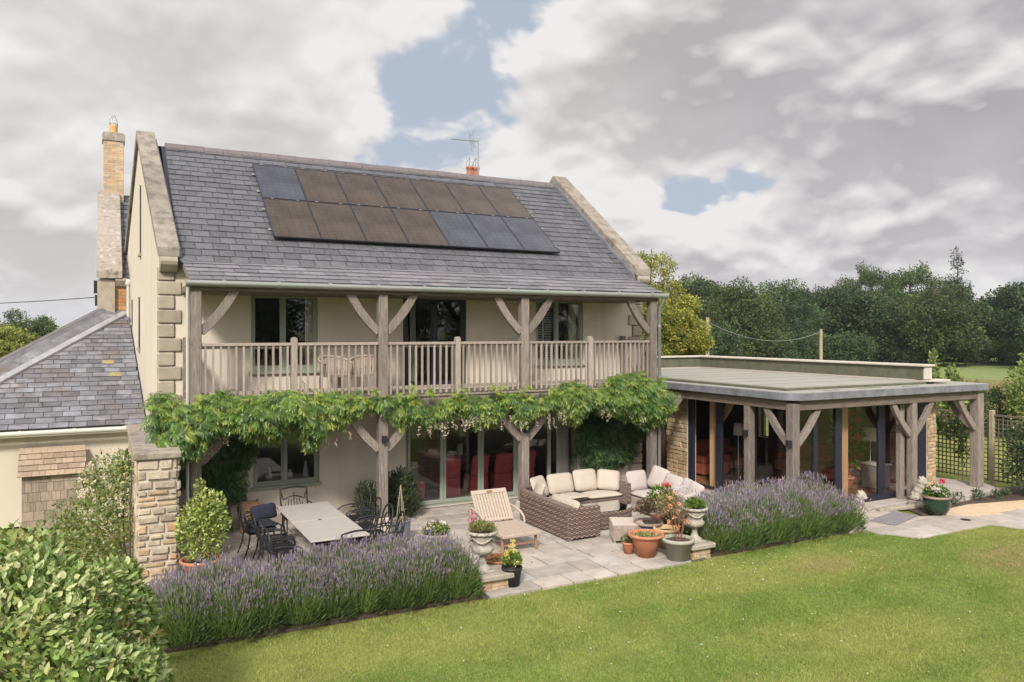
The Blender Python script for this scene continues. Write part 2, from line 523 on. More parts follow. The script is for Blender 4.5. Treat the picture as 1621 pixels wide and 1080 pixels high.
m_tabtop = M('faded_table_stone', (.32, .295, .27), .75, .08, 5, (1, 4, 1), .1, 50)
m_urn = M('lichened_stone', (.37, .335, .285), .95, .3, 16, bump=.9, bscale=45, spots=((.17, .15, .12), 9, .5, .68, .7))
m_shingle = M('cedar_shingle', (.27, .215, .17), .9, .25, 6, (6, 6, .8), .3, 20, attr=True)
m_trellis = M('trellis_wood', (.125, .10, .075), .9, .2, 8, bump=.2)
m_post2 = M('fence_post_wood', (.30, .25, .17), .9, .2, 8, bump=.2)
m_bark = M('tree_bark', (.10, .085, .07), .95, .3, 6, (3, 3, .6), .7, 12)
m_leaf = leafmat('leaf')
m_tree = leafmat('far_leaf', .18, .7, 1.0, .15)
m_gloss = leafmat('glossy_leaf', .22, .4, 1.0, .45)
m_petal = leafmat('petal', .3, .7)
# ------------------------------------------------------------------ ground, fields, hills, patio, paths
def ground_material():
    m = bpy.data.materials.new('meadow_ground'); m.use_nodes = True
    t = NT(m.node_tree); out = t.n('ShaderNodeOutputMaterial')
    oc = t.n('ShaderNodeTexCoord').outputs['Object']
    sep = t.n('ShaderNodeSeparateXYZ', {0: oc})
    # distance across the meadow, roughly east-north-east of the house
    dist = t.math('ADD', t.math('MULTIPLY', sep.outputs[0], .80), t.math('MULTIPLY', sep.outputs[1], .60))
    wob = t.math('MULTIPLY', t.math('SUBTRACT', t.noise(oc, .06, 4).outputs[0], .5), 14.0)
    dist = t.math('ADD', dist, wob)
    n1 = t.noise(oc, .35, 6, .65).outputs[0]; n2 = t.noise(oc, 3.0, 6, .7).outputs[0]
    turf = t.mix(t.ramp(n1, .35, .68), (.14, .17, .04), (.235, .235, .07))
    rough = t.mix(t.ramp(n2, .3, .7), (.20, .155, .075), (.12, .125, .045))
    field = t.mix(t.ramp(n1, .3, .7), (.145, .185, .065), (.19, .215, .085))
    c = t.mix(t.ramp(dist, 44, 50), turf, rough)
    c = t.mix(t.ramp(dist, 74, 82), c, field)
    c = t.mix(1.0, c, t.n('ShaderNodeCombineColor', {0: t.ramp(n2, .2, .8, .75, 1.25), 1: t.ramp(n2, .2, .8, .75, 1.25), 2: t.ramp(n2, .2, .8, .8, 1.2)}).outputs[0], 'MULTIPLY')
    b = t.n('ShaderNodeBsdfPrincipled', {'Base Color': c, 'Roughness': 1.0, 'Specular IOR Level': .1})
    bp = t.n('ShaderNodeBump', {'Strength': .5, 'Distance': .05, 'Height': t.noise(oc, 40, 3).outputs[0]})
    t.nt.links.new(bp.outputs[0], b.inputs['Normal'])
    t.nt.links.new(b.outputs[0], out.inputs[0])
    return m


m_ground = ground_material()
g = MB()
N = 96
for i in range(N):
    pass
rings = [0, 12, 30, 80, 200, 600, 1500, 3200]
vv = [(0, 0, -.05)]; ff = []
for ri, r in enumerate(rings[1:]):
    for k in range(N):
        a = 2 * math.pi * k / N
        vv.append((r * math.cos(a), r * math.sin(a), -.05))
for k in range(N):
    ff.append((0, 1 + k, 1 + (k + 1) % N))
for ri in range(len(rings) - 2):
    for k in range(N):
        a = 1 + ri * N
        ff.append((a + k, a + N + k, a + N + (k + 1) % N, a + (k + 1) % N))
g.add(vv, ff)
structure(g.build('ground', m_ground))

# far hills with pale fields, beyond the garden to the north
def hills():
    rnd = random.Random(4)
    nx, ny = 70, 14
    v = []; f = []; c = []
    for j in range(ny):
        for i in range(nx):
            a = R(-62 + 150 * i / (nx - 1))            # azimuth from +Y towards +X
            r = 900 + 190 * j
            hgt = (j / (ny - 1)) ** 1.2 * (26 + 10 * math.sin(a * 7 + 1) + 6 * math.sin(a * 17)) + 3 * math.sin(a * 23 + j)
            v.append((r * math.sin(a), r * math.cos(a), max(hgt, 0) - 1.0 + .0 * j))
    pal = [(.22, .27, .10), (.27, .29, .12), (.17, .23, .085), (.35, .33, .17), (.10, .14, .07)]
    for j in range(ny - 1):
        for i in range(nx - 1):
            f.append((j * nx + i, j * nx + i + 1, (j + 1) * nx + i + 1, (j + 1) * nx + i))
            c.append(pal[rnd.randrange(5)] if rnd.random() < .75 else (.05, .075, .045))
    m = M('hill_fields', (1, 1, 1), 1, .2, .02, bump=0, attr=True)
    structure(mesh_obj('hills', v, f, m, None, c, [True] * len(f)))


hills()

# mown lawn: a sheet a few mm above the ground, and the blades that grow on it
LAWN = [(-9, 3), (22, 3), (22, 9.0), (19.6, 9.35), (17.4, 9.62), (17.1, 10.28), (16.2, 10.35), (15.4, 10.28), (14.8, 10.16), (14.2, 11.0), (13.6, 11.12), (9.4, 11.04), (5.0, 11.02), (.7, 10.98), (-.2, 11.5), (-9, 11.6)]
lw = MB(); lw.add([(x, y, -.04) for x, y in LAWN], [tuple(range(len(LAWN)))])
structure(lw.build('lawn', m_lawn))


def inpoly(x, y, poly):
    r = np.zeros(np.shape(x), bool); n = len(poly); j = n - 1
    for i in range(n):
        xi, yi = poly[i]; xj, yj = poly[j]
        hit = ((yi > y) != (yj > y)) & (x < (xj - xi) * (y - yi) / (yj - yi + 1e-12) + xi)
        r ^= hit; j = i
    return r


def vnoise(x, y, seed=0):
    """smooth value noise on a lattice"""
    rg = np.random.default_rng(seed); tb = rg.random((256, 256))
    xi = np.floor(x).astype(int); yi = np.floor(y).astype(int); fx = x - xi; fy = y - yi
    fx = fx * fx * (3 - 2 * fx); fy = fy * fy * (3 - 2 * fy)
    g = lambda a, b: tb[a % 256, b % 256]
    return (g(xi, yi) * (1 - fx) + g(xi + 1, yi) * fx) * (1 - fy) + (g(xi, yi + 1) * (1 - fx) + g(xi + 1, yi + 1) * fx) * fy


def lawn_tint(x, y):
    n = .55 * vnoise(x * .42 + 3, y * .8, 1) + .3 * vnoise(x * 1.3, y * 2.0, 2) + .15 * vnoise(x * 4, y * 5, 3)
    return np.clip((n - .36) / .3, 0, 1)


def grass():
    rg = np.random.default_rng(5)
    n = 620000
    # denser towards the viewpoint's side of the lawn, thinning out beyond
    x = rg.uniform(-3, 20, n); y = rg.uniform(4.5, 11.6, n)
    C, S = math.cos(R(27.728)), math.sin(R(27.728))
    d = x * S + y * C; r = x * C - y * S
    ok = inpoly(x, y, LAWN) & (d > 8.8) & (np.abs(r) < d * .68)
    x, y, d = x[ok], y[ok], d[ok]; n = len(x)
    tn = lawn_tint(x, y)
    h = rg.uniform(.022, .05, n) * (1 + .5 * (vnoise(x * 1.1, y * 1.1, 9) - .5))
    edge = (y > 10.8)
    h = np.where(edge, h * 1.5, h)
    P = np.stack([x, y, np.full(n, -.042)], 1)
    D = np.stack([rg.normal(0, .55, n), rg.normal(0, .55, n), np.ones(n)], 1)
    ga = np.array([.128, .20, .034]); gb = np.array([.245, .275, .072])
    c = ga[None] * (1 - tn[:, None]) + gb[None] * tn[:, None]
    c = c * (1 + rg.uniform(-.28, .28, (n, 1)))
    tuft = vnoise(x * 7.5, y * 7.5, 11) * .6 + vnoise(x * 19, y * 19, 12) * .4
    c = c * (.86 + .42 * tuft[:, None]); h = h * (.75 + .5 * tuft)
    dry = rg.random(n) < (.04 + .10 * tn)
    c[dry] = np.array([.36, .32, .14]) * (1 + rg.uniform(-.2, .2, (dry.sum(), 1)))
    for bx, by, br in ((16.0, 8.0, .28), (15.2, 8.4, .9), (11.6, 9.9, .5)):
        k = ((x - bx) ** 2 / 2.2 + (y - by) ** 2 < br * br * rg.uniform(.3, 1.2, n)) & (rg.random(n) < .7)
        c[k] = np.array([.33, .25, .13]) * (1 + rg.uniform(-.2, .2, (k.sum(), 1)))
    wdt = rg.uniform(.055, .10, n)
    o = scatter('grass', BLADE, P, D, np.stack([wdt, h, h], 1), [c], m_leaf, seed=6)
    tag(o, 'short mown lawn grass with dry yellowish patches', 'grass', kind='stuff')


grass()

# fallen petals and daisies dotted over the lawn
rg = np.random.default_rng(8)
nn = 190
px = np.concatenate([rg.uniform(3, 19, 150), rg.normal(9.8, .8, 40)]); py = np.concatenate([rg.uniform(6, 10.9, 150), rg.normal(10.6, .35, 40)])
k = inpoly(px, py, LAWN); px, py = px[k], py[k]
pt = scatter('fallen_petals', LEAF, np.stack([px, py, np.full(len(px), .012)], 1), rg.normal(size=(len(px), 3)) * (1, 1, .15), rg.uniform(.025, .05, len(px)), [np.array([[.7, .68, .6]])], m_petal, up=np.tile((0, 0, 1.), (len(px), 1)))
tag(pt, 'white petals and daisies scattered over the lawn', 'petals', kind='stuff')


rg = np.random.default_rng(18); nn = 150
lx, ly = rg.uniform(1.5, 13.5, nn), rg.uniform(11.3, 17.1, nn); k = (ly > 12.6) | ((lx > 5.9) & (lx < 9.0)); lx, ly = lx[k], ly[k]
dl = scatter('fallen_leaves', LEAF, np.stack([lx, ly, np.full(len(lx), .014)], 1), rg.normal(size=(len(lx), 3)) * (1, 1, .2), rg.uniform(.03, .06, len(lx)), [pick(rg, len(lx), [(.18, .11, .05), (.25, .2, .08), (.10, .08, .04), (.2, .22, .07)])], m_leaf, up=np.tile((0, 0, 1.), (len(lx), 1)))
tag(dl, 'few dry fallen leaves blown across the patio flags', 'leaves', kind='stuff')


def flags(name, xs, ys, poly=None, seed=1, z=0.0, along='x', lens=(.45, .62, .9), rows=(.45, .6, .62), th=.06):
    """paving: courses of flags of mixed length, each its own tint and a hair out of level"""
    rnd = random.Random(seed); mb = MB()
    y = ys[0]
    while y < ys[1] - .05:
        w = rnd.choice(rows); w = min(w, ys[1] - y)
        x = xs[0] - rnd.random() * .6
        while x < xs[1]:
            L = rnd.choice(lens) * rnd.uniform(.92, 1.08)
            a, b = max(x, xs[0]), min(x + L, xs[1])
            if b - a > .08:
                cx, cy = (a + b) / 2, y + w / 2
                if poly is None or bool(inpoly(np.array([cx]), np.array([cy]), poly)[0]):
                    k = rnd.uniform(.80, 1.12); tn = rnd.uniform(-.03, .03)
                    j = .006; gz = rnd.uniform(-.004, .004)
                    p = [(a + .007 + rnd.uniform(0, j), y + .007 + rnd.uniform(0, j)), (b - .007 - rnd.uniform(0, j), y + .007 + rnd.uniform(0, j)), (b - .007 - rnd.uniform(0, j), y + w - .007 - rnd.uniform(0, j)), (a + .007 + rnd.uniform(0, j), y + w - .007 - rnd.uniform(0, j))]
                    mb.prism(p, 'z', z - th + gz, z + gz, (k * (1 + tn), k, k * (1 - tn)))
            x += L
        y += w
    return mb


pat = MB()
jb = MB(); jb.box(.3, 14.0, 12.2, 17.28, -.03, -.012); jb.box(5.3, 9.9, 11.07, 12.199, -.03, -.012)
pb = thing('paving', 'pale sandstone flag patio in front of the house', 'patio', (7, 14, 0))
del pb['category']; structure(pb)
jb.build('joint_bed', m_joint, pb)
flags('paving', (.3, 14.0), (11.05, 17.26), [(.2, 12.3), (5.32, 12.3), (5.32, 11.0), (9.95, 11.0), (9.95, 12.3), (14.2, 12.3), (14.2, 17.4), (.2, 17.4)], 3).build('flagstones', m_flag, pb, bevel=.006)

# flagged path and step by the garden room, then the sandy path
PATH = [(14.1, 11.35), (14.78, 10.2), (15.4, 10.3), (16.2, 10.38), (17.15, 10.3), (17.45, 9.64), (19.7, 9.36), (23.5, 8.9), (23.5, 9.9), (18.4, 10.55), (17.2, 11.1), (16.4, 11.4), (16.6, 12.6), (14.1, 12.7)]
pj = MB(); pj.prism(PATH, 'z', -.045, -.014)
pr = thing('path', 'uneven flagstone path beside the lawn', 'path', (16, 11, 0)); del pr['category']; structure(pr)
pj.build('joint_bed', m_flag, pr)
flags('path', (13.9, 23.5), (8.9, 12.8), PATH, 11, .002, lens=(.4, .55, .75, .9), rows=(.35, .45, .55)).build('flagstones', m_flag, pr, bevel=.008)
SAND = [(16.9, 11.3), (17.6, 10.75), (18.5, 10.5), (23.8, 9.85), (26, 9.5), (26, 10.6), (20.3, 11.2), (18.6, 11.55), (17.3, 11.45)]
sb = MB(); sb.prism(SAND, 'z', -.045, .004)
structure(sb.build('sandy_path', m_sand))
bed = MB(); bed.prism([(16.6, 11.35), (17.3, 11.47), (18.6, 11.57), (20.3, 11.23), (24, 10.8), (24, 12.2), (20.6, 12.4), (18.2, 12.3), (17, 12.2)], 'z', -.046, -.008)
bed.prism([(.5, 11.2), (5.28, 11.15), (5.28, 12.19), (.5, 12.19)], 'z', -.046, -.006)
bed.prism([(9.95, 11.2), (14.0, 11.2), (14.0, 12.19), (9.95, 12.19)], 'z', -.046, -.006)
structure(bed.build('soil', m_soil))
st = MB(); st.prism([(17.75, 11.75), (20.6, 11.98), (21.0, 12.6), (20.2, 14.6), (18.6, 14.6), (17.9, 12.4)], 'z', -.03, .13)
structure(st.build('terrace', m_flag, bevel=.012))
# ------------------------------------------------------------------ farmhouse
YF, YP = 17.3, 15.89
HX0, HX1 = 1.0, 13.1
SLOPE = (8.86 - 5.62) / (21.4 - 17.05)
house = thing('farmhouse', 'cream rendered two storey farmhouse with slate roof and oak balcony', 'house', (7, 19, 0))


def wall_openings(mb, x0, x1, z0, z1, y0, y1, ops, axis='y'):
    """wall between y0 and y1 with real openings (x0,x1,z0,z1) cut through it; axis 'x' swaps x and y"""
    xs = sorted({x0, x1, *[o[0] for o in ops], *[o[1] for o in ops]})
    zs = sorted({z0, z1, *[o[2] for o in ops], *[o[3] for o in ops]})
    solid = {}
    for i in range(len(xs) - 1):
        for j in range(len(zs) - 1):
            mx, mz = (xs[i] + xs[i + 1]) / 2, (zs[j] + zs[j + 1]) / 2
            solid[i, j] = not any(o[0] < mx < o[1] and o[2] < mz < o[3] for o in ops)
    P = (lambda x, y, z: (x, y, z)) if axis == 'y' else (lambda x, y, z: (y, x, z))
    for (i, j), s in solid.items():
        if not s: continue
        a, b, c, d = xs[i], xs[i + 1], zs[j], zs[j + 1]
        q = [P(a, y0, c), P(b, y0, c), P(b, y0, d), P(a, y0, d), P(a, y1, c), P(b, y1, c), P(b, y1, d), P(a, y1, d)]
        fs = [(0, 1, 2, 3), (7, 6, 5, 4)]
        if not solid.get((i - 1, j)): fs.append((0, 3, 7, 4))
        if not solid.get((i + 1, j)): fs.append((1, 5, 6, 2))
        if not solid.get((i, j - 1)): fs.append((0, 4, 5, 1))
        if not solid.get((i, j + 1)): fs.append((3, 2, 6, 7))
        mb.add(q, fs)


OPS = {'lw': (2.83, 4.25, .86, 2.14), 'door': (6.27, 11.06, .02, 2.16), 'w1': (2.79, 4.22, 3.34, 5.02), 'bd': (6.21, 7.84, 2.86, 5.04), 'w2': (9.78, 11.22, 3.36, 5.04)}
fw = MB(); wall_openings(fw, HX0 + .02, HX1 - .02, 0, 5.72, YF, YF + .32, list(OPS.values()))
fw.build('front_wall', m_render, house, normals=False)
for a, b in ((HX0 + .01, 6.2), (11.12, HX1)):
    pl = MB(); pl.box(a, b, YF - .035, YF - .003, -.02, .24); pl.build('plinth_band', m_quoin, house)


def skew(Y): return 1.0 - .054 * (Y - YF)


# gable walls: the left one runs slightly askew
PROF = [(YF, -.02), (YF, 5.72), (21.4, 8.88), (25.5, 5.72), (25.5, -.02)]
gw = MB()
vv = [(skew(y), y, z) for y, z in PROF] + [(skew(y) + .3, y, z) for y, z in PROF]
gw.add(vv, [(0, 1, 2, 3, 4), (9, 8, 7, 6, 5)] + [(i, i + 5, (i + 1) % 5 + 5, (i + 1) % 5) for i in range(5)])
gw.build('gable_wall', m_render, house)
gr = MB(); gr.prism(PROF, 'x', HX1 - .3, HX1); gr.build('gable_wall', m_render, house)
bw = MB(); bw.box(.9, HX1 - .3, 25.2, 25.48, -.02, 5.7); bw.build('rear_wall', m_render, house)
for (y, z0, z1, w) in ((21.0, 6.1, 7.75, .14), (21.3, 3.8, 5.05, .16), (23.2, 4.45, 5.05, .12)):
    s = MB(); x = skew(y) - .004
    s.box(x - .012, x + .02, y - w, y + w, z0, z1)
    fr_ = s.build('slit_window', m_navy, house)
    s2 = MB(); s2.box(x - .05, x, y - w - .05, y + w + .05, z0 - .07, z0 - .003); s2.build('sill', m_quoin, fr_)


def slates(mb, x0, x1, p0, p1, rowh, wid, seed, c0=(1, 1, 1), var=.22, lift=.02, clipf=None, palette=None, xs=None, gap=.006):
    """courses of real slates on the slope running from p0=(y,z) at the eave to p1 at the top"""
    rnd = random.Random(seed)
    L = math.hypot(p1[0] - p0[0], p1[1] - p0[1]); ey, ez = (p1[0] - p0[0]) / L, (p1[1] - p0[1]) / L
    ny, nz = -ez, ey
    n = int(round(L / rowh)); rh = L / n
    for r in range(n):
        s0 = r * rh; s1 = min((r + 1) * rh + .05, L)
        x = x0 - (wid * .5 if r % 2 else 0) - rnd.uniform(0, .06)
        while x < x1:
            w = wid * rnd.uniform(.93, 1.07) if wid > .3 else wid * rnd.uniform(.7, 1.3)
            a, b = max(x, x0) + gap, min(x + w, x1) - gap
            x += w
            if b - a < .03: continue
            if clipf:
                lim = clipf(s0 + rh * .5)
                if b < lim: continue
                a = max(a, lim - rnd.uniform(0, .05))
            t0 = lift + rnd.uniform(0, .008); t1 = .003; th = .010
            e0 = s0 + rnd.uniform(-.006, .006)
            sh = xs((s0 + s1) / 2) if xs else 0
            if palette: c = rnd.choice(palette); k = 1 + rnd.uniform(-var, var); c = tuple(q * k for q in c)
            else: k = 1 + rnd.uniform(-var, var); c = (c0[0] * k, c0[1] * k, c0[2] * k * rnd.uniform(.97, 1.05))
            vs = []
            for (xx, ss, tt) in ((a, e0, t0), (b, e0 + rnd.uniform(-.004, .004), t0), (b, s1, t1), (a, s1, t1)):
                for o in (0, th):
                    vs.append((xx + sh, p0[0] + ey * ss + ny * (tt + o), p0[1] + ez * ss + nz * (tt + o)))
            mb.add(vs, [(1, 3, 5, 7), (0, 2, 3, 1), (0, 1, 7, 6), (2, 4, 5, 3)], c)


E0, RG = (17.02, 5.60), (21.4, 8.86)
ur = MB(); ur.prism([(17.06, 5.55), (21.4, 8.78), (25.6, 5.66), (25.6, 5.80), (21.4, 8.86), (17.04, 5.61)], 'x', 1.28, 12.8)
ur.build('roof_deck', m_navy, house)
rf = MB(); slates(rf, 1.36, 12.72, E0, RG, .262, .345, 5, var=.16)
rf.build('roof', m_slate, house, normals=False)
rb = MB(); slates(rb, 1.1, 12.72, (25.75, 5.62), (21.4, 8.87), .262, .6, 6, var=.16); rb.build('roof', m_slate, house)
rt = MB(); rnd = random.Random(2); x = 1.36
while x < 12.7:
    b = min(x + .46, 12.72); dz = rnd.uniform(-.006, .006)
    rt.prism([(21.22, 8.77 + dz), (21.24, 8.83 + dz), (21.36, 8.945 + dz), (21.44, 8.945 + dz), (21.58, 8.83 + dz), (21.6, 8.77 + dz), (21.4, 8.89 + dz)], 'x', x + .005, b - .005)
    x = b
rt.build('ridge_tiles', m_ridge, house)


def coping(x0, x1, skewed, seed):
    rnd = random.Random(seed); mb = MB()
    A, B = (17.0, 5.90), (21.42, 9.20)
    n = 6
    for k in range(n):
        for (p, q) in ((A, B), ((25.84, 5.90), B)):
            t0, t1 = k / n, (k + 1) / n
            y0, z0 = p[0] + (q[0] - p[0]) * t0, p[1] + (q[1] - p[1]) * t0
            y1, z1 = p[0] + (q[0] - p[0]) * t1, p[1] + (q[1] - p[1]) * t1
            g = .004 if p is A else -.004
            y0 += g; y1 -= g
            s0 = -.054 * (y0 - 17.1) if skewed else 0; s1 = -.054 * (y1 - 17.1) if skewed else 0
            dz = rnd.uniform(-.006, .006); c = rnd.uniform(.85, 1.12)
            vs = [(x0 + s0, y0, z0 - .2), (x1 + s0, y0, z0 - .2), (x1 + s0, y0, z0 + dz), (x0 + s0, y0, z0 + dz), (x0 + s1, y1, z1 - .2), (x1 + s1, y1, z1 - .2), (x1 + s1, y1, z1 + dz), (x0 + s1, y1, z1 + dz)]
            mb.add(vs, [(0, 1, 2, 3), (7, 6, 5, 4), (0, 4, 5, 1), (1, 5, 6, 2), (2, 6, 7, 3), (3, 7, 4, 0)], (c, c, c))
    o = mb.build('gable_coping', m_coping, house, bevel=.012)
    kn = MB()      # the scrolled kneeler stone under its foot
    xs0, xs1 = x0 + .05, x1 - .03
    prof = [(17.0, 5.70), (16.98, 5.62), (17.01, 5.55), (17.08, 5.48), (17.14, 5.42), (17.27, 5.40), (YF + .0, 5.40), (YF + .1, 5.40), (YF + .1, 5.9), (17.0, 5.70)][:-1]
    kn.prism(prof, 'x', xs0, xs1); kn.build('kneeler', m_quoin, o, bevel=.01)
    fl = MB(); xa = (x1 + .0, x1 + .05) if skewed else (x0 - .05, x0)
    for k in range(1):
        s0 = 0; s1 = -.054 * 4.3 if skewed else 0
        p, q = (17.08, 5.70), (21.4, 8.96)
        fl.add([(xa[0] + s0, p[0], p[1] - .1), (xa[1] + s0, p[0], p[1] - .1), (xa[1] + s0, p[0], p[1] + .06), (xa[0] + s0, p[0], p[1] + .06), (xa[0] + s1, q[0], q[1] - .1), (xa[1] + s1, q[0], q[1] - .1), (xa[1] + s1, q[0], q[1] + .06), (xa[0] + s1, q[0], q[1] + .06)],
               [(0, 1, 2, 3), (7, 6, 5, 4), (0, 4, 5, 1), (1, 5, 6, 2), (2, 6, 7, 3), (3, 7, 4, 0)])
    fl.build('lead_flashing', m_lead, o)


coping(.95, 1.36, True, 1)
coping(12.74, 13.22, False, 2)


def quoins(x0, x1, left, seed):
    rnd = random.Random(seed); mb = MB(); z = .02; k = 0
    while z < 5.3:
        w = .42 if k % 2 else .29; c = rnd.uniform(.85, 1.15)
        a, b = (x0 - .03, x0 + w) if left else (x1 - w, x1 + .03)
        mb.box(a, b, YF - .045, YF + .2, z, z + .275, (c, c * .98, c * .95)); z += .29; k += 1
    mb.build('quoins', m_quoin, house, bevel=.028, seg=2)


quoins(HX0, None, True, 3)
quoins(None, HX1, False, 4)

# ---- veranda and balcony
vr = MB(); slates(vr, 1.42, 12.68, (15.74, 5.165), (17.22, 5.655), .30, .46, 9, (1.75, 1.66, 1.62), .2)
vr.build('veranda_roof', m_slate, house, normals=False)
vb = MB(); vb.prism([(15.78, 5.10), (15.78, 5.16), (17.28, 5.65), (17.28, 5.55)], 'x', 1.42, 12.68); vb.build('roof_deck', m_oakx, house)
lf = MB(); lf.prism([(17.0, 5.60), (17.0, 5.618), (17.22, 5.695), (17.24, 5.68), (17.24, 5.66)], 'x', 1.40, 12.7); lf.build('lead_flashing', m_lead2, house)
gt = MB()
gt.tube([(1.36, 15.70, 5.115), (12.74, 15.70, 5.105)], .062, 12)
x = 2.0
while x < 12.7:
    gt.tube([(x, 15.70, 5.115), (x + .07, 15.70, 5.115)], .072, 12); gt.box(x + .02, x + .05, 15.66, 15.80, 5.16, 5.20); x += 1.02
gt.build('gutter', m_gutter, house)
dp = MB(); dp.tube([(12.62, 15.72, 5.06), (12.62, 15.74, 4.95), (12.60, 15.86, 4.8), (12.60, 15.86, .05)], .042, 10)
for z in (4.3, 3.0, 1.6): dp.tube([(12.60, 15.86, z), (12.60, 15.86, z + .07)], .052, 10)
dp.build('downpipe', m_pipe, house)
dw = MB(); dw.tube([(1.40, 15.72, 5.05), (1.40, 15.80, 4.9), (1.40, 15.80, .05)], .03, 8); dw.build('downpipe', m_white, house)

PX = (1.55, 5.24, 8.66, 12.38)


def curved_brace(p, q, w, h, bow, seg=7, plane='x'):
    """sawn curved brace from p up to q, bowed towards the corner"""
    mb = MB(); p = Vector(p); q = Vector(q); d = q - p
    side = Vector((0, 1, 0)) if plane == 'x' else Vector((1, 0, 0))
    nrmv = d.cross(side).normalized()
    if nrmv.z < 0: nrmv = -nrmv
    vs = []
    for k in range(seg + 1):
        t = k / seg; c = p + d * t + nrmv * (-bow * 0 + bow * math.sin(math.pi * t) * -1)
        for i, j in ((-1, -1), (1, -1), (1, 1), (-1, 1)):
            vs.append(c + side * i * w / 2 + nrmv * j * h / 2)
    fs = [(0, 1, 2, 3), tuple(4 * seg + i for i in (3, 2, 1, 0))]
    for k in range(seg):
        for i in range(4):
            fs.append((4 * k + i, 4 * k + (i + 1) % 4, 4 * k + 4 + (i + 1) % 4, 4 * k + 4 + i))
    mb.add(vs, fs)
    return mb


def lamp(parent, x, y, z, dx=0, dy=-1):
    mb = MB(); mb.box(x - .05 + dx * .06, x + .05 + dx * .06, y - .05 + dy * .06, y + .05 + dy * .06, z - .07, z + .07)
    mb.box(x - .03, x + .03, y - .03, y + .03, z - .04, z + .04)
    return mb.build('wall_lamp', m_black, parent, bevel=.006)


for i, px_ in enumerate(PX):
    mb = MB(); mb.box(px_ - .10, px_ + .10, YP - .10, YP + .10, .24, 5.0)
    po = mb.build('post', m_oak, house, bevel=.012)
    s = MB(); a = .13; b = .17
    s.add([(px_ + i_ * b, YP + j_ * b, -.02) for i_, j_ in ((-1, -1), (1, -1), (1, 1), (-1, 1))] + [(px_ + i_ * a, YP + j_ * a, .26) for i_, j_ in ((-1, -1), (1, -1), (1, 1), (-1, 1))], [(0, 1, 2, 3), (4, 5, 6, 7), (0, 1, 5, 4), (1, 2, 6, 5), (2, 3, 7, 6), (3, 0, 4, 7)])
    s.build('post_plinth', m_palestone, po, bevel=.015)
    if i < 3: lamp(po, px_, YP - .10, 1.93)
    for z in (.62, 1.9, 2.05, 2.62, 3.92, 4.2, 4.32):
        for sx in (-.06, .06): pg = MB(); pg.tube([(px_ + sx, YP - .097, z), (px_ + sx, YP - .108, z)], .011, 6); pg.build('peg', m_oak, po)
    for sgn in (-1, 1):
        if (i == 0 and sgn < 0) or (i == 3 and sgn > 0): continue
        curved_brace((px_ + sgn * .08, YP, 4.18), (px_ + sgn * .72, YP, 5.02), .11, .17, .05).build('brace', m_oak, house, bevel=.008)
        curved_brace((px_ + sgn * .08, YP, 1.70), (px_ + sgn * .74, YP, 2.54), .11, .17, .05).build('brace', m_oak, house, bevel=.008)
up = MB(); up.box(1.44, 12.52, YP - .10, YP + .10, 4.98, 5.12); up.build('beam', m_oakx, house)
for a, b in zip(PX[:-1], PX[1:]):
    mb = MB(); mb.box(a + .102, b - .102, YP - .10, YP + .10, 2.48, 2.72); mb.build('beam', m_oakx, house, bevel=.01)
for px_ in PX:
    mb = MB(); mb.box(px_ - .1, px_ + .1, YP + .103, YF - .002, 2.50, 2.72); mb.build('beam', m_oaky, house)
for px_ in (1.5, 12.44):
    mb = MB(); mb.box(px_ - .08, px_ + .08, YP + .103, YF - .002, 4.98, 5.1); mb.build('beam', m_oaky, house)
dk = MB(); y = 15.76
while y < YF - .05:
    dk.box(1.44, 12.5, y, y + .13, 2.80, 2.83); y += .138
dk.box(1.44, 12.5, 15.80, 17.29, 2.724, 2.796)
dk.build('deck', m_rail, house)
ce = MB(); ce.box(1.44, 12.5, 15.9, 17.29, 4.965, 4.978)
ce.build('soffit', m_oakx, house)

bal0 = MB(); bal0.box(-.021, .021, -.021, .021, 2.88, 3.92)
balproto = None
NEWEL = (3.39, 6.97, 10.49)
rnd = random.Random(7)
for a, b, nw in zip(PX[:-1], PX[1:], NEWEL):
    mb = MB()
    for (u, v) in ((a + .102, nw - .062), (nw + .062, b - .102)):
        mb.box(u, v, YP - .07, YP + .03, 3.915, 3.975); mb.box(u, v, YP - .015, YP + .025, 3.86, 3.912)
        mb.box(u, v, YP - .015, YP + .04, 2.96, 3.03)
    br_ = mb.build('balustrade', m_rail, house, bevel=.006)
    nb = MB(); nb.box(nw - .06, nw + .06, YP - .08, YP + .04, 2.72, 4.05); nb.prism([(nw - .06, 4.05), (nw + .06, 4.05), (nw + .03, 4.085), (nw - .03, 4.085)], 'y', YP - .08, YP + .04)
    nb.build('newel_post', m_rail, br_, bevel=.006)
    for (u, v) in ((a + .102, nw - .062), (nw + .062, b - .102)):
        n = int(round((v - u) / .137))
        for k in range(n):
            x = u + (v - u) * (k + .5) / n
            if balproto is None:
                q = MB(); q.box(x - .02, x + .02, YP - .058, YP - .018, 2.86, 3.913)
                balproto = q.build('baluster', m_rail, br_); bx0 = x
            else:
                o = balproto.copy(); COL.objects.link(o); o.parent = br_; o.location = (x - bx0, 0, 0); o.rotation_euler = (0, 0, rnd.uniform(-.01, .01) * 0)
for px_, wx in ((1.5, 1), (12.44, -1)):
    mb = MB(); mb.box(px_ - .04, px_ + .04, YP + .10, YF - .14, 3.915, 3.975); mb.box(px_ - .025, px_ + .025, YP + .10, YF - .14, 2.96, 3.02)
    br_ = mb.build('balustrade', m_rail, house)
    nb = MB(); nb.box(px_ - .06, px_ + .06, YF - .14, YF - .02, 2.83, 4.08); nb.build('newel_post', m_oak, br_, bevel=.006)
    for k in range(8):
        y = YP + .2 + k * .135
        q = MB(); q.box(px_ - .02, px_ + .02, y - .02, y + .02, 2.9, 3.913); q.build('baluster', m_rail, br_)

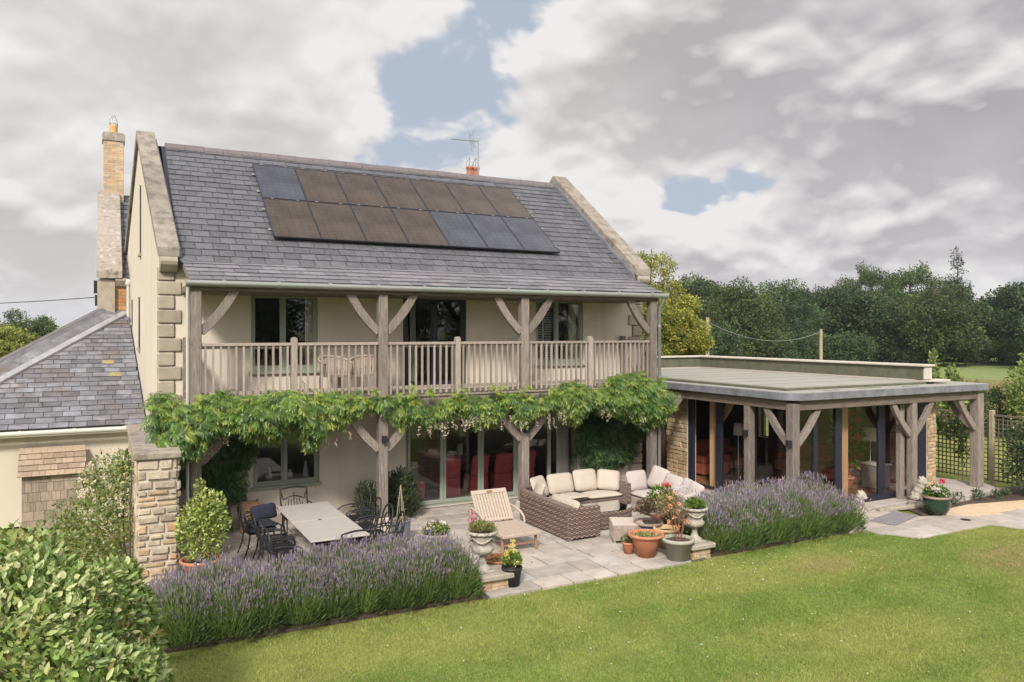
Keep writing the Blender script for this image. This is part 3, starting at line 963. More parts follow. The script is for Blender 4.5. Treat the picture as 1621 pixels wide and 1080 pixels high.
# ---- windows and doors
def window(ops, parent, mat, mull, y0=YF + .05, fw_=.06, sill=True, sillmat=None, name='window', bottom=None, cas=True):
    x0, x1, z0, z1 = ops; mb = MB(); d = .075; bt = bottom or fw_
    mb.box(x0, x1, y0, y0 + d, z1 - fw_, z1); mb.box(x0, x1, y0, y0 + d, z0, z0 + bt)
    xs = [x0] + list(mull) + [x1]
    mb.box(x0, x0 + fw_, y0, y0 + d, z0 + bt, z1 - fw_); mb.box(x1 - fw_, x1, y0, y0 + d, z0 + bt, z1 - fw_)
    for m_ in mull: mb.box(m_ - fw_ / 2, m_ + fw_ / 2, y0 - .006, y0 + d, z0 + bt, z1 - fw_)
    o = mb.build(name, mat, parent, bevel=.006)
    for a, b in zip(xs[:-1], xs[1:]):
        pa = MB(); l = a + (fw_ if a == x0 else fw_ / 2) ; r = b - (fw_ if b == x1 else fw_ / 2)
        pa.box(l, r, y0 + .03, y0 + .036, z0 + bt, z1 - fw_)
        pa.build('pane', m_glass, o)
        if cas:
            cs = MB(); e = .035
            for (p, q, s_, t_) in ((l, l + e, z0 + bt, z1 - fw_), (r - e, r, z0 + bt, z1 - fw_), (l + e, r - e, z0 + bt, z0 + bt + e), (l + e, r - e, z1 - fw_ - e, z1 - fw_)):
                cs.box(p, q, y0 + .012, y0 + .06, s_, t_)
            cs.build('casement', mat, o)
    if sill:
        s = MB(); s.box(x0 - .05, x1 + .05, YF - .07, y0 - .002, z0 - .06, z0 - .002); s.build('sill', sillmat or mat, o, bevel=.006)
    return o


w_ = window(OPS['lw'], house, m_frame, [3.50])
w_ = window(OPS['w1'], house, m_frame, [3.47], bottom=.09)
w_ = window(OPS['w2'], house, m_frame, [10.43], bottom=.09)
bdo = window(OPS['bd'], house, m_navy, [7.02], fw_=.10, sill=False, name='balcony_door', bottom=.12)
gd = window((6.27, 9.30, .02, 2.16), house, m_frame, [], fw_=.06, sill=False, name='glazed_door', cas=False, bottom=.05)
# replace the single sheet by three leaves and the fixed side
for ch in list(gd.children):
    if ch.name.startswith('pane'):
        COL.objects.unlink(ch); bpy.data.objects.remove(ch)
y0 = YF + .03
for a, b, hd in ((6.33, 7.24, True), (7.24, 8.25, False), (8.25, 9.24, False)):
    mb = MB(); e = .075
    mb.box(a + .003, a + e, y0, y0 + .06, .07, 2.1); mb.box(b - e, b - .003, y0, y0 + .06, .07, 2.1)
    mb.box(a + e, b - e, y0, y0 + .06, .07, .16); mb.box(a + e, b - e, y0, y0 + .06, 2.02, 2.1)
    lf_ = mb.build('door_leaf', m_frame, gd, bevel=.005)
    pa = MB(); pa.box(a + e, b - e, y0 + .028, y0 + .034, .16, 2.02); pa.build('pane', m_glass, gd)
    if hd:
        h_ = MB(); h_.bar((a + .04, y0 - .03, 1.0), (a + .17, y0 - .03, 1.0), .02, .02); h_.bar((a + .04, y0 - .03, 1.0), (a + .04, y0, 1.0), .02, .02); h_.build('handle', m_pipe, gd)
g2 = window((9.30, 11.06, .02, 2.16), house, m_frame, [10.21], fw_=.09, sill=False, name='glazed_door', cas=False, bottom=.10)

# ---- rooms behind the glass
rm = MB()
rm.box(1.32, 12.78, 17.63, 23.0, -.02, .015); rm.build('interior_floor', m_floor, house)
rm = MB(); rm.box(1.32, 12.78, 17.64, 25.1, 2.44, 2.7); rm.build('interior_floor', m_room, house)
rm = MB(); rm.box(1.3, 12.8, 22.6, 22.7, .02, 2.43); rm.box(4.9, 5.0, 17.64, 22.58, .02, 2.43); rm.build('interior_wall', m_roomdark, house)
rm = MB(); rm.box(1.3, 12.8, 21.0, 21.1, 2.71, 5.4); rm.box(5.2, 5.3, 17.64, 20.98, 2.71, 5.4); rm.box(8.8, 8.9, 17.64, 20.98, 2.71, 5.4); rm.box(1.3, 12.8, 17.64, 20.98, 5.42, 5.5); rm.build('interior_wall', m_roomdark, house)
# ------------------------------------------------------------------ garden room
def stones(mb, u0, u1, z0, z1, fn, seed, hs=(.09, .19), ws=(.16, .46), gap=.014, proud=(.012, .04), pal=None, depth=.06):
    """coursed rubble: fn(u, out, z) gives a point on the wall face"""
    rnd = random.Random(seed); z = z0
    pal = pal or [(1, 1, 1), (.82, .82, .84), (1.08, 1.0, .9), (.9, .82, .72), (.72, .68, .66)]
    while z < z1 - .03:
        h = min(rnd.uniform(*hs), z1 - z)
        if z1 - z - h < .05: h = z1 - z
        u = u0 - rnd.uniform(0, .1)
        while u < u1:
            w = rnd.uniform(*ws); a, b = max(u, u0), min(u + w, u1); u += w
            if b - a < .04: continue
            j = lambda s=.012: rnd.uniform(-s, s)
            o = rnd.uniform(*proud); c = rnd.choice(pal); k = rnd.uniform(.82, 1.15); c = tuple(q * k for q in c)
            if rnd.random() < .03: c = (1.1, .82, .58)
            a += gap / 2; b -= gap / 2; za, zb = z + gap / 2, z + h - gap / 2
            ins = .014
            q = [fn(a + j(), -depth, za + j()), fn(b + j(), -depth, za + j()), fn(b + j(), -depth, zb + j()), fn(a + j(), -depth, zb + j()),
                 fn(a + j(.006), o * .5, za + j(.006)), fn(b + j(.006), o * .5, za + j(.006)), fn(b + j(.006), o * .5, zb + j(.006)), fn(a + j(.006), o * .5, zb + j(.006)),
                 fn(a + ins + j(.008), o, za + ins + j(.008)), fn(b - ins + j(.008), o, za + ins + j(.008)), fn(b - ins + j(.008), o, zb - ins + j(.008)), fn(a + ins + j(.008), o, zb - ins + j(.008))]
            mb.add(q, [(0, 1, 5, 4), (1, 2, 6, 5), (2, 3, 7, 6), (3, 0, 4, 7), (4, 5, 9, 8), (5, 6, 10, 9), (6, 7, 11, 10), (7, 4, 8, 11), (8, 9, 10, 11)], c)
        z += h


GX0, GX1, GY0 = 14.0, 19.1, 12.72
gar = thing('garden_room', 'flat roofed garden room with oak posts, stone piers and dark glazing', 'garden room', (16.5, 14, 0))
COTS = [(1.0, .84, .62), (.86, .70, .50), (1.1, .92, .7), (.75, .62, .47), (.95, .85, .72)]
mb = MB(); mb.box(GX0 + .003, GX0 + .3, 16.42, 17.28, 0, 2.62); mb.box(18.74, GX1 - .003, GY0 + .003, GY0 + .34, 0, 2.62)
GWIN = [(14.66, 14.86, 1.15, 2.35), (15.25, 15.42, 1.1, 2.35), (15.58, 15.76, 1.1, 2.35), (18.1, 18.55, .8, 2.0), (18.72, 18.92, .8, 2.0)]
wall_openings(mb, GY0 + .35, 21.3, 0, 2.95, GX1 - .33, GX1 - .003, GWIN, 'x')
mb.box(13.2, GX1, 21.32, 21.6, 0, 2.95)
core = mb.build('stone_wall', m_mortar, gar)
sb_ = MB(); stones(sb_, 16.42, 17.28, .02, 2.6, lambda u, o, z: (GX0 - o, u, z), 5, pal=COTS)
stones(sb_, 18.74, GX1, .1, 2.6, lambda u, o, z: (u, GY0 - o, z), 6, pal=COTS, ws=(.12, .26), hs=(.07, .13))
stones(sb_, GY0, 14.7, .1, 2.9, lambda u, o, z: (GX1 + o, u, z), 7, pal=COTS)
sb_.build('wall_stones', m_stone, core)
fl = MB(); fl.box(GX0, GX1 - .34, GY0 + .05, 21.3, .0, .085); fl.build('floor', m_floor, gar)
th_ = MB(); th_.box(13.3, GX0 - .004, 12.3, 17.2, -.02, .06); th_.box(13.3, 18.7, 12.25, GY0 - .02, -.02, .06)
th_.build('threshold', m_flag, gar, bevel=.01)
il = MB(); wall_openings(il, GY0 + .36, 21.2, .09, 2.49, GX1 - .36, GX1 - .333, GWIN, 'x'); il.box(14.32, GX1 - .37, 21.1, 21.2, .09, 2.49); il.box(GX0 + .305, GX0 + .32, 16.5, 21.0, .09, 2.49); il.build('interior_wall', M('rust_wall', (.11, .05, .04), .9, .1, 2, bump=0), gar)
cl_ = MB(); cl_.box(GX0 + .02, GX1 - .34, GY0 + .1, 21.3, 2.50, 2.56); cl_.build('ceiling', m_room, gar)


def rpoly(x0, y0, x1, y1, r):
    pts = [(x1, y0), (x1, y1), (x0, y1)]
    arc = [(x0 + r - r * math.cos(a), y0 + r - r * math.sin(a)) for a in [math.pi / 2 * k / 8 for k in range(9)]]
    return pts + arc


def roof_slab(name, polys, z0, z1, mat, bevel=0):
    m_ = MB()
    for p in polys: m_.prism(p, 'z', z0, z1)
    return m_.build(name, mat, gar, bevel=bevel)


rp = rpoly(13.36, 12.16, 20.46, 17.02, .38)
roof_slab('zinc_edge', [rp], 2.665, 2.842, m_lead, .012)
roof_slab('flat_roof', [[(13.3, 17.03), (20.46, 17.03), (19.1, 21.6), (13.3, 21.6)], rpoly(13.385, 12.185, 20.435, 17.01, .36)], 2.67, 2.846, m_membrane)
roof_slab('roof_upstand', [[(13.72, 12.75), (18.76, 12.75), (18.76, 21.3), (13.72, 21.3)]], 2.847, 2.90, m_moss)
roof_slab('upper_roof', [[(13.74, 12.77), (18.74, 12.77), (18.74, 21.28), (13.74, 21.28)]], 2.901, 2.925, m_membrane)
sm_ = MB()
for k in range(1, 9):
    y = 12.8 + k * .95
    sm_.box(13.76, 18.72, y, y + .008, 2.926, 2.929)
for x, y, a, b in ((14.6, 12.4, .5, .06), (15.9, 12.5, .8, .05), (17.4, 12.42, .6, .05)): sm_.box(x, x + a, y, y + b, 2.847, 2.853)
sm_.build('roof_seams', m_moss, gar)
pp = MB(); pp.box(GX1 - .33, GX1, GY0 + .15, 21.3, 2.951, 3.29); pp.box(13.2, GX1, 21.32, 21.6, 2.951, 3.29)
par = pp.build('parapet', m_moss, gar)
pc = MB(); pc.box(GX1 - .4, GX1 + .06, GY0 + .05, 21.24, 3.291, 3.345); pc.box(13.2, GX1 + .06, 21.25, 21.66, 3.291, 3.345)
pc.build('parapet_coping', m_palestone, par, bevel=.008)
pe = MB(); pe.box(GX1 - .30, GX1 + .003, GY0 + .10, GY0 + .148, 2.96, 3.288); pe.box(GX1 - .32, GX1 + .55, GY0 - .05, GY0 + .4, 2.90, 2.945)
pe.build('parapet_end_stone', m_palestone, par, bevel=.008)
# oak frame
for (x, y, w) in ((13.58, 12.40, .215), (13.58, 13.72, .185), (17.66, 12.38, .18), (20.30, 12.38, .24)):
    mb = MB(); mb.box(x - w / 2, x + w / 2, y - w / 2, y + w / 2, .05, 2.60 if w > .2 else 2.44)
    po = mb.build('post', m_oak, gar, bevel=.012)
    if (x, y) == (13.58, 12.40): lamp(po, x - .105, y - .02, 1.72, -1, -.3)
    if (x, y) == (13.58, 13.72): lamp(po, x - .09, y - .02, 1.80, -1, 0)
mb = MB(); mb.box(13.49, 13.67, 12.51, 17.2, 2.44, 2.66); mb.build('beam', m_oaky, gar, bevel=.01)
mb = MB(); mb.box(13.69, 20.178, 12.29, 12.47, 2.44, 2.66); mb.build('beam', m_oakx, gar, bevel=.01)
mb = MB(); mb.box(20.2, 20.4, 12.503, 16.9, 2.44, 2.66); mb.build('beam', m_oaky, gar, bevel=.01)
for p, q, pln in (((13.58, 12.50, 1.66), (13.58, 13.18, 2.46), 'y'), ((13.68, 12.40, 1.66), (14.38, 12.40, 2.46), 'x'), ((17.58, 12.38, 1.66), (16.92, 12.38, 2.46), 'x'),
                  ((17.74, 12.38, 1.66), (18.40, 12.38, 2.46), 'x'), ((20.20, 12.38, 1.66), (19.52, 12.38, 2.46), 'x'), ((12.46, 15.93, 1.72), (13.5, 16.1, 2.48), 'x'), ((20.3, 12.5, 1.66), (20.3, 13.2, 2.46), 'y')):
    curved_brace(p, q, .10, .155, .045, plane=pln).build('brace', m_oak, gar, bevel=.008)
# glazing: dark frames with real sheets between
def gl_front(xs, y, z0, z1):
    for a, b in xs:
        pa = MB(); pa.box(a, b, y, y + .008, z0, z1); pa.build('pane', m_glass2, fr)


fr_ = MB()
for a, b in ((14.04, 14.14), (14.62, 14.76), (15.36, 15.58), (16.90, 17.13), (18.42, 18.73)): fr_.box(a, b, GY0 + .01, GY0 + .09, .20, 2.42)
fr_.box(14.04, 18.73, GY0 + .01, GY0 + .09, .062, .198); fr_.box(14.04, 18.73, GY0 + .01, GY0 + .09, 2.422, 2.5)
fr_.box(15.58, 16.9, GY0 - .03, GY0 + .008, .07, .15)
fr = fr_.build('glazing_frame', m_navy, gar, bevel=.006)
gl_front(((14.14, 14.62), (14.76, 15.36), (15.58, 16.90), (17.13, 18.42)), GY0 + .045, .2, 2.42)
fs_ = MB()
for a, b in ((16.20, 16.41), (15.13, 15.34), (12.84, 12.98), (13.98, 14.08)): fs_.box(GX0 + .01, GX0 + .09, a, b, .16, 2.42)
fs_.box(GX0 + .01, GX0 + .09, 12.84, 16.41, .062, .158); fs_.box(GX0 + .01, GX0 + .09, 12.84, 16.41, 2.422, 2.5)
fr = fs_.build('glazing_frame', m_navy, gar, bevel=.006)
for a, b in ((12.98, 13.98), (14.08, 15.13)):
    pa = MB(); pa.box(GX0 + .045, GX0 + .053, a, b, .16, 2.42); pa.build('pane', m_glass2, fr)
for x, y, w in ((14.3, 15.72, .15), (14.22, 12.98, .17), (16.02, 13.1, .2), (17.5, 12.66, .0)):
    if w:
        mb = MB(); mb.box(x - w / 2, x + w / 2, y - w / 2, y + w / 2, .09, 2.49); mb.build('inner_post', m_brownoak, gar)
curved_brace((14.3, 15.65, 1.7), (14.3, 15.0, 2.49), .1, .15, .04, plane='y').build('brace', m_brownoak, gar)
mb = MB(); mb.box(17.40, 17.55, 12.5, 12.64, .06, 2.43); mb.build('post', m_oak, gar, bevel=.01)
for (y0_, y1_, wz0, wz1) in GWIN:
    f_ = MB(); X = GX1 - .2
    for a in (y0_, y1_ - .025): f_.box(X, X + .08, a, a + .025, wz0, wz1)
    f_.box(X, X + .08, y0_ + .025, y1_ - .025, wz0, wz0 + .03); f_.box(X, X + .08, y0_ + .025, y1_ - .025, wz1 - .03, wz1)
    wn = f_.build('window', m_navy, gar)
    bl = MB(); z = wz0 + .08
    while z < wz1 - .05: bl.obox((X - .06, (y0_ + y1_) / 2, z), (.045, y1_ - y0_ - .06, .006), (0, .15, 0)); z += .07
    bl.build('blind', m_curtain, wn)

# ------------------------------------------------------------------ older house with the buff brick chimney, left of the gable
old = thing('old_house', 'older slate roofed house behind the gable with lichened stone coping', 'house', (.3, 26, 0))
OX0, OX1 = -.12, 4.6
OP = [(24.0, 0), (24.0, 5.75), (27.8, 8.50), (31.6, 5.75), (31.6, 0)]
mb = MB(); mb.prism(OP, 'x', OX0, OX0 + .28); mb.build('gable_wall', m_render, old)
mb = MB(); mb.box(OX0 + .29, OX1, 24.0, 24.3, 0, 5.72); mb.build('front_wall', m_brick, old)
mb = MB(); mb.prism([(24.0, 5.62), (27.8, 8.36), (31.6, 5.62)], 'x', OX0 + .29, OX1); mb.build('roof_deck', m_navy, old)
mb = MB(); slates(mb, .42, OX1, (23.85, 5.62), (27.8, 8.47), .27, .36, 31, (1.05, 1.05, 1.0), .3); mb.build('roof', m_slate, old, normals=False)
mb = MB(); mb.prism([(27.66, 8.40), (27.8, 8.56), (27.94, 8.40)], 'x', .42, OX1); mb.build('ridge_tiles', m_ridge, old)
mb = MB(); rnd = random.Random(12)
for k in range(4):
    p, q = (23.75, 5.86), (27.6, 8.64); t0, t1 = k / 4, (k + 1) / 4
    y0_, z0_, y1_, z1_ = p[0] + (q[0] - p[0]) * t0 + .004, p[1] + (q[1] - p[1]) * t0, p[0] + (q[0] - p[0]) * t1, p[1] + (q[1] - p[1]) * t1
    c = rnd.uniform(.9, 1.15)
    mb.add([(x, y, z) for (y, z) in ((y0_, z0_), (y1_, z1_)) for (x, dz) in ((OX0 - .05, -.22), (.46, -.22), (.46, 0), (OX0 - .05, 0)) for z in (z + dz,)] if False else
           [(OX0 - .05, y0_, z0_ - .22), (.46, y0_, z0_ - .22), (.46, y0_, z0_), (OX0 - .05, y0_, z0_), (OX0 - .05, y1_, z1_ - .22), (.46, y1_, z1_ - .22), (.46, y1_, z1_), (OX0 - .05, y1_, z1_)],
           [(0, 1, 2, 3), (7, 6, 5, 4), (0, 4, 5, 1), (1, 5, 6, 2), (2, 6, 7, 3), (3, 7, 4, 0)], (c, c, c))
m_lich = M('lichened_coping', (.27, .235, .20), .95, .25, 9, bump=.6, bscale=30, attr=True, spots=((.48, .455, .42), 5, .55, .7, .7), spots2=((.10, .085, .075), 6, .55, .7, .85))
mb.build('gable_coping', m_lich, old, bevel=.015)
# corner pilaster and brick return below the kneeler
mb = MB(); mb.box(OX0 - .03, .28, 23.86, 24.02, 3.6, 5.62); mb.build('corner_pilaster', m_quoin, old, bevel=.01)
mb = MB(); mb.prism([(23.8, 5.66), (23.78, 5.6), (23.9, 5.45), (24.02, 5.40), (24.02, 5.66)], 'x', .285, .56); mb.build('kneeler', m_quoin, old)


def bricks(mb, u0, u1, z0, z1, fn, seed, bl=.225, bh=.075, pal=((1, 1, 1), (.9, .85, .8), (1.1, 1.02, .9), (1.05, .9, .75))):
    rnd = random.Random(seed); n = int(round((z1 - z0) / bh)); h = (z1 - z0) / n
    for r in range(n):
        u = u0 - (bl / 2 if r % 2 else 0)
        while u < u1 - .01:
            a, b = max(u, u0), min(u + bl, u1); u += bl
            if b - a < .03: continue
            c = rnd.choice(pal); k = rnd.uniform(.85, 1.1); c = tuple(q * k for q in c)
            za, zb = z0 + r * h + .005, z0 + (r + 1) * h - .005; a += .005; b -= .005; o = rnd.uniform(.003, .008)
            q = [fn(a, -.02, za), fn(b, -.02, za), fn(b, -.02, zb), fn(a, -.02, zb), fn(a, o, za), fn(b, o, za), fn(b, o, zb), fn(a, o, zb)]
            mb.add(q, [(4, 5, 6, 7), (0, 1, 5, 4), (1, 2, 6, 5), (2, 3, 7, 6), (3, 0, 4, 7)], c)


mb = MB(); bricks(mb, .29, .62, 3.9, 5.4, lambda u, o, z: (u, 23.99 - o, z), 4, .3, .1, ((1.1, .75, .5), (1, .62, .4), (.75, .6, .45), (1.15, .9, .65)))
mb.build('brick_return', m_brick, old)
chx0, chx1, chy0, chy1 = .0, .56, 27.5, 28.1
mb = MB(); mb.box(chx0, chx1, chy0, chy1, 8.0, 10.2)
chim = mb.build('chimney', m_mortar, old)
mb = MB(); bricks(mb, chx0, chx1, 8.4, 10.18, lambda u, o, z: (u, chy0 - o, z), 5); bricks(mb, chy0, chy1, 8.4, 10.18, lambda u, o, z: (chx0 - o, u, z), 6); bricks(mb, chy0, chy1, 8.4, 10.18, lambda u, o, z: (chx1 + o, u, z), 7)
mb.build('brick_face', m_brick, chim)
mb = MB(); mb.box(chx0 - .04, chx1 + .04, chy0 - .04, chy1 + .04, 10.2, 10.42); mb.box(chx0 - .01, chx1 + .01, chy0 - .01, chy1 + .01, 10.421, 10.48)
mb.build('chimney_cap', m_lich, chim, bevel=.01)
m_buffpot = M('buff_chimney_pot', (.55, .30, .12), .85, .12, 8, bump=.1)
mb = MB(); mb.lathe([(.12, 10.48), (.115, 10.6), (.125, 10.72), (.125, 10.76), (.09, 10.77)], .28, 27.8, 16); mb.build('chimney_pot', m_buffpot, chim)
mb = MB()
for k in range(6):
    a = k * math.pi / 3
    mb.tube([(.28 + .12 * math.cos(a), 27.8 + .12 * math.sin(a), 10.76), (.28 + .10 * math.cos(a), 27.8 + .10 * math.sin(a), 10.92), (.28, 27.8, 11.14)], .011, 5)
mb.tube([(.28 + .115 * math.cos(a), 27.8 + .115 * math.sin(a), 10.80) for a in np.linspace(0, 2 * math.pi, 13)], .012, 5)
mb.build('pot_guard', m_pipe, chim)
mb = MB(); mb.tube([(.60, 23.85, 5.55), (.60, 23.85, 4.5)], .045, 8); mb.lathe([(.05, 5.45), (.085, 5.5), (.085, 5.62), (.05, 5.64)], .60, 23.85, 10); mb.build('downpipe', m_white, old)
mb = MB(); mb.box(OX0 - .12, OX0 - .03, 24.2, 24.3, 5.25, 5.6); mb.box(OX0 - .09, OX0 - .02, 24.0, 24.08, 4.9, 5.2); mb.build('cable_bracket', m_black, old)

wire = MB(); wire.tube([(OX0 - .1, 24.0, 5.13)] + [(OX0 - .1 - 14 * t, 24.0 + 22 * t, 5.13 + .9 * t - 1.6 * t * (1 - t)) for t in np.linspace(.08, 1, 10)], .012, 5)
tag(wire.build('overhead_cable', m_black), 'thin overhead cable running left from the old house gable', 'cable')

# ---- second stack behind the ridge, with the television aerial
bs = thing('rear_chimney', 'squat rear chimney with two red pots peeking over the ridge', 'chimney', (13.0, 28, 6))
mb = MB(); mb.box(12.62, 13.42, 27.7, 28.3, 6.0, 10.22); mb.box(12.58, 13.46, 27.66, 28.34, 10.221, 10.34); mb.build('stack', m_lich, bs, bevel=.01)
m_redpot = M('red_chimney_pot', (.33, .125, .08), .85, .12, 8, bump=.1)
for x in (12.82, 13.1):
    mb = MB(); mb.lathe([(.13, 10.34), (.12, 10.5), (.12, 10.62), (.145, 10.64), (.145, 10.72), (.11, 10.72)], x, 28, 16); p_ = mb.build('chimney_pot', m_redpot, bs)
    mb = MB()
    for k in range(5):
        a = k * 2 * math.pi / 5; mb.tube([(x + .13 * math.cos(a), 28 + .13 * math.sin(a), 10.7), (x + .1 * math.cos(a), 28 + .1 * math.sin(a), 10.95), (x, 28, 11.12)], .012, 5)
    mb.build('pot_guard', m_pipe, p_)
ae = MB(); ae.tube([(13.02, 27.62, 10.0), (13.02, 27.62, 11.75)], .024, 6)
ae.tube([(11.85, 27.62, 11.62), (13.05, 27.62, 11.66)], .015, 5)
for k in range(12): ae.tube([(11.9 + k * .085, 27.5, 11.625 + k * .003), (11.9 + k * .085, 27.74, 11.625 + k * .003)], .007, 4)
for zz, dx in ((11.62, .12), (11.75, .05)): ae.tube([(12.85 - .0, 27.62, zz - .25), (12.85 - dx * 1.5, 27.62, zz + .32)], .012, 4)
ae.tube([(12.75, 27.62, 11.25), (12.6, 27.62, 12.05)], .012, 4)
for k in range(3): ae.tube([(12.70 - k * .04, 27.62, 11.5 + k * .2), (12.95 - k * .05, 27.62, 11.42 + k * .22)], .008, 4)
ae = ae.build('tv_aerial', m_pipe); tag(ae, 'thin television aerial on a mast above the rear chimney', 'aerial')

# ------------------------------------------------------------------ low wing on the left
wing = thing('cottage_wing', 'low cream cottage wing with patchy weathered slate hip roof', 'cottage', (-1.5, 20, 0))
WE, WT = (19.45, 2.10), (24.0, 4.69)
mb = MB(); mb.box(-5.2, .93, 19.75, 20.0, 0, 2.1); mb.build('front_wall', m_render, wing)


def hipx(s):   # left limit of the slope s metres up from the eave: the hip runs at 45 degrees
    y = WE[0] + s * .869
    return .62 - (24.0 - y) * .92


PALW = [(1, 1, 1), (.92, .92, .95), (.8, .76, .74), (1.2, 1.2, 1.25), (.75, .73, .74), (1.05, 1.04, 1.08)]
mb = MB(); slates(mb, -5.0, .94, WE, WT, .205, .36, 21, var=.13, clipf=hipx, palette=PALW, xs=lambda s: -.054 * (WE[0] + s * .869 - 17.9))
o = mb.build('roof', m_oldslate, wing, normals=False)
mb = MB()
ysl = lambda x, y: (x, y, WE[1] + (y - WE[0]) * (WT[1] - WE[1]) / (WT[0] - WE[0]) - .02)
mb.add([ysl(-5.2, 19.5), ysl(.97, 19.5), ysl(.7, 24.0), ysl(.62, 24.0), ysl(-3.52, 19.5)], [(0, 1, 2, 3, 4)]); mb.build('roof_deck', m_navy, wing, normals=False)
# yellow lichened slates
mb = MB()
for x, s_ in ((-.03, 2.56), (.12, 1.98)):
    y = WE[0] + s_ * .869; z = WE[1] + s_ * .495
    mb = MB(); mb.add([(x, y, z + .04), (x + .26, y, z + .04), (x + .26, y + .15, z + .125), (x, y + .15, z + .125)], [(0, 1, 2, 3)]); mb.build('lichened_slate', MATS.get('yellow_lichen_slate') or M('yellow_lichen_slate', (.26, .21, .10), .9, .25, 12, bump=.3), wing)
H0, H1 = Vector((-4.5, 18.44, 1.53)), Vector((.62, 24.0, 4.72))
hd = (H1 - H0).normalized(); bk = Vector((-.735, .678, 0))
def strip(name, mat, off0, off1, up0, up1, th):
    m_ = MB(); q = []
    for e in (H0, H1):
        for o_, u_ in ((off0, up0), (off1, up1)):
            q += [e + bk * o_ + Vector((0, 0, u_)), e + bk * o_ + Vector((0, 0, u_ - th))]
    m_.add(q, [(0, 2, 6, 4), (1, 3, 7, 5), (0, 4, 5, 1), (2, 6, 7, 3), (0, 1, 3, 2), (4, 5, 7, 6)])
    return m_.build(name, mat, wing)
strip('lead_hip', m_lead2, -.06, .10, .045, .10, .05)
strip('hip_tiles', m_oldslate, .101, .28, .09, .24, .08)
strip('lead_upstand', m_lead, .281, .36, .21, .32, .2)
strip('parapet_coping', m_ridge, .361, .50, .33, .35, .06)
mb = MB(); mb.tube([(-5.2, 19.42, 2.03), (.75, 19.42, 2.03)], .055, 10)
for x in (-2.6, -1.6, -.6, .4): mb.tube([(x, 19.42, 2.03), (x + .06, 19.42, 2.03)], .065, 10)
mb.build('gutter', m_white, wing)
mb = MB(); mb.box(-5.2, .93, 19.62, 19.745, 1.93, 2.03); mb.build('fascia', m_white, wing)
mb = MB(); mb.box(-.28, .30, 23.7, 23.858, 4.52, 4.66); mb.build('lead_saddle', m_lead2, wing)
# shingled log store against the wing
ls = thing('log_store', 'shingle clad log store leaning on the wing wall', 'log store', (-.95, 19.3, 0))
mb = MB(); rnd = random.Random(41); z = .0
mb2 = MB(); mb2.box(-1.52, -.40, 19.30, 19.73, 0, 1.16); mb2.build('carcass', m_trellis, ls)
while z < 1.10:
    x = -1.53 - rnd.uniform(0, .1); h = .21
    while x < -.40:
        w = rnd.uniform(.1, .24); a, b = max(x, -1.53), min(x + w, -.39); x += w
        if b - a < .03: continue
        c = rnd.uniform(.7, 1.15); mb.obox(((a + b) / 2, 19.285 + rnd.uniform(-.003, .003), z + h / 2), (b - a - .006, .014, h + .01), (-.05, 0, 0), (c, c, c))
    z += h - .01
mb.build('shingle_front', m_shingle, ls)
mb = MB()
for r in range(5):
    x = -1.60 - rnd.uniform(0, .1); s0 = r * .115
    while x < -.34:
        w = rnd.uniform(.1, .26); a, b = max(x, -1.60), min(x + w, -.33); x += w
        if b - a < .03: continue
        c = rnd.uniform(.8, 1.35); mb.obox(((a + b) / 2, 19.22 + s0 * .75, 1.20 + s0 * .95), (b - a - .006, .16, .018), (.72, 0, 0), (c, c * .95, c * .88))
mb.build('shingle_roof', m_shingle, ls)

# ------------------------------------------------------------------ boundary wall
bwl = thing('boundary_wall', 'rubble stone garden wall with flat coping and end pier', 'wall', (.7, 16, 0))
mb = MB(); mb.box(.50, 1.08, 14.06, 14.50, -.05, 2.09); mb.box(.50, .78, 14.51, 18.6, -.05, 2.09)
core = mb.build('wall_core', m_mortar, bwl)
mb = MB(); GR_ = [(1, .96, .9), (.86, .82, .78), (.98, .84, .68), (.76, .70, .66), (1.06, 1.02, .96), (.92, .78, .62)]
stones(mb, .485, 1.095, -.04, 2.09, lambda u, o, z: (u, 14.055 - o, z), 21, (.09, .17), (.16, .36), .036, (.012, .06), GR_)
stones(mb, 14.05, 18.5, -.04, 2.09, lambda u, o, z: (.495 - o, u, z), 22, (.09, .2), (.2, .45), .024, (.01, .045), GR_)
stones(mb, 14.05, 14.5, -.04, 2.09, lambda u, o, z: (1.085 + o, u, z), 23, (.09, .17), (.2, .36), .036, (.012, .06), GR_)
mb.build('wall_stones', m_stone, core)
mb = MB(); c = 1.25
mb.prism([(.43, 13.98), (1.15, 13.98), (1.15, 14.56), (.83, 14.56), (.83, 15.5), (.43, 15.5)], 'z', 2.10, 2.21, (1.2, 1.15, 1.1)); mb.box(.43, .83, 15.506, 17.0, 2.10, 2.205, (1.1, 1.1, 1.1)); mb.box(.43, .83, 17.006, 18.6, 2.10, 2.21, (1.2, 1.15, 1.1))
mb.build('coping', m_coping, bwl, bevel=.015)

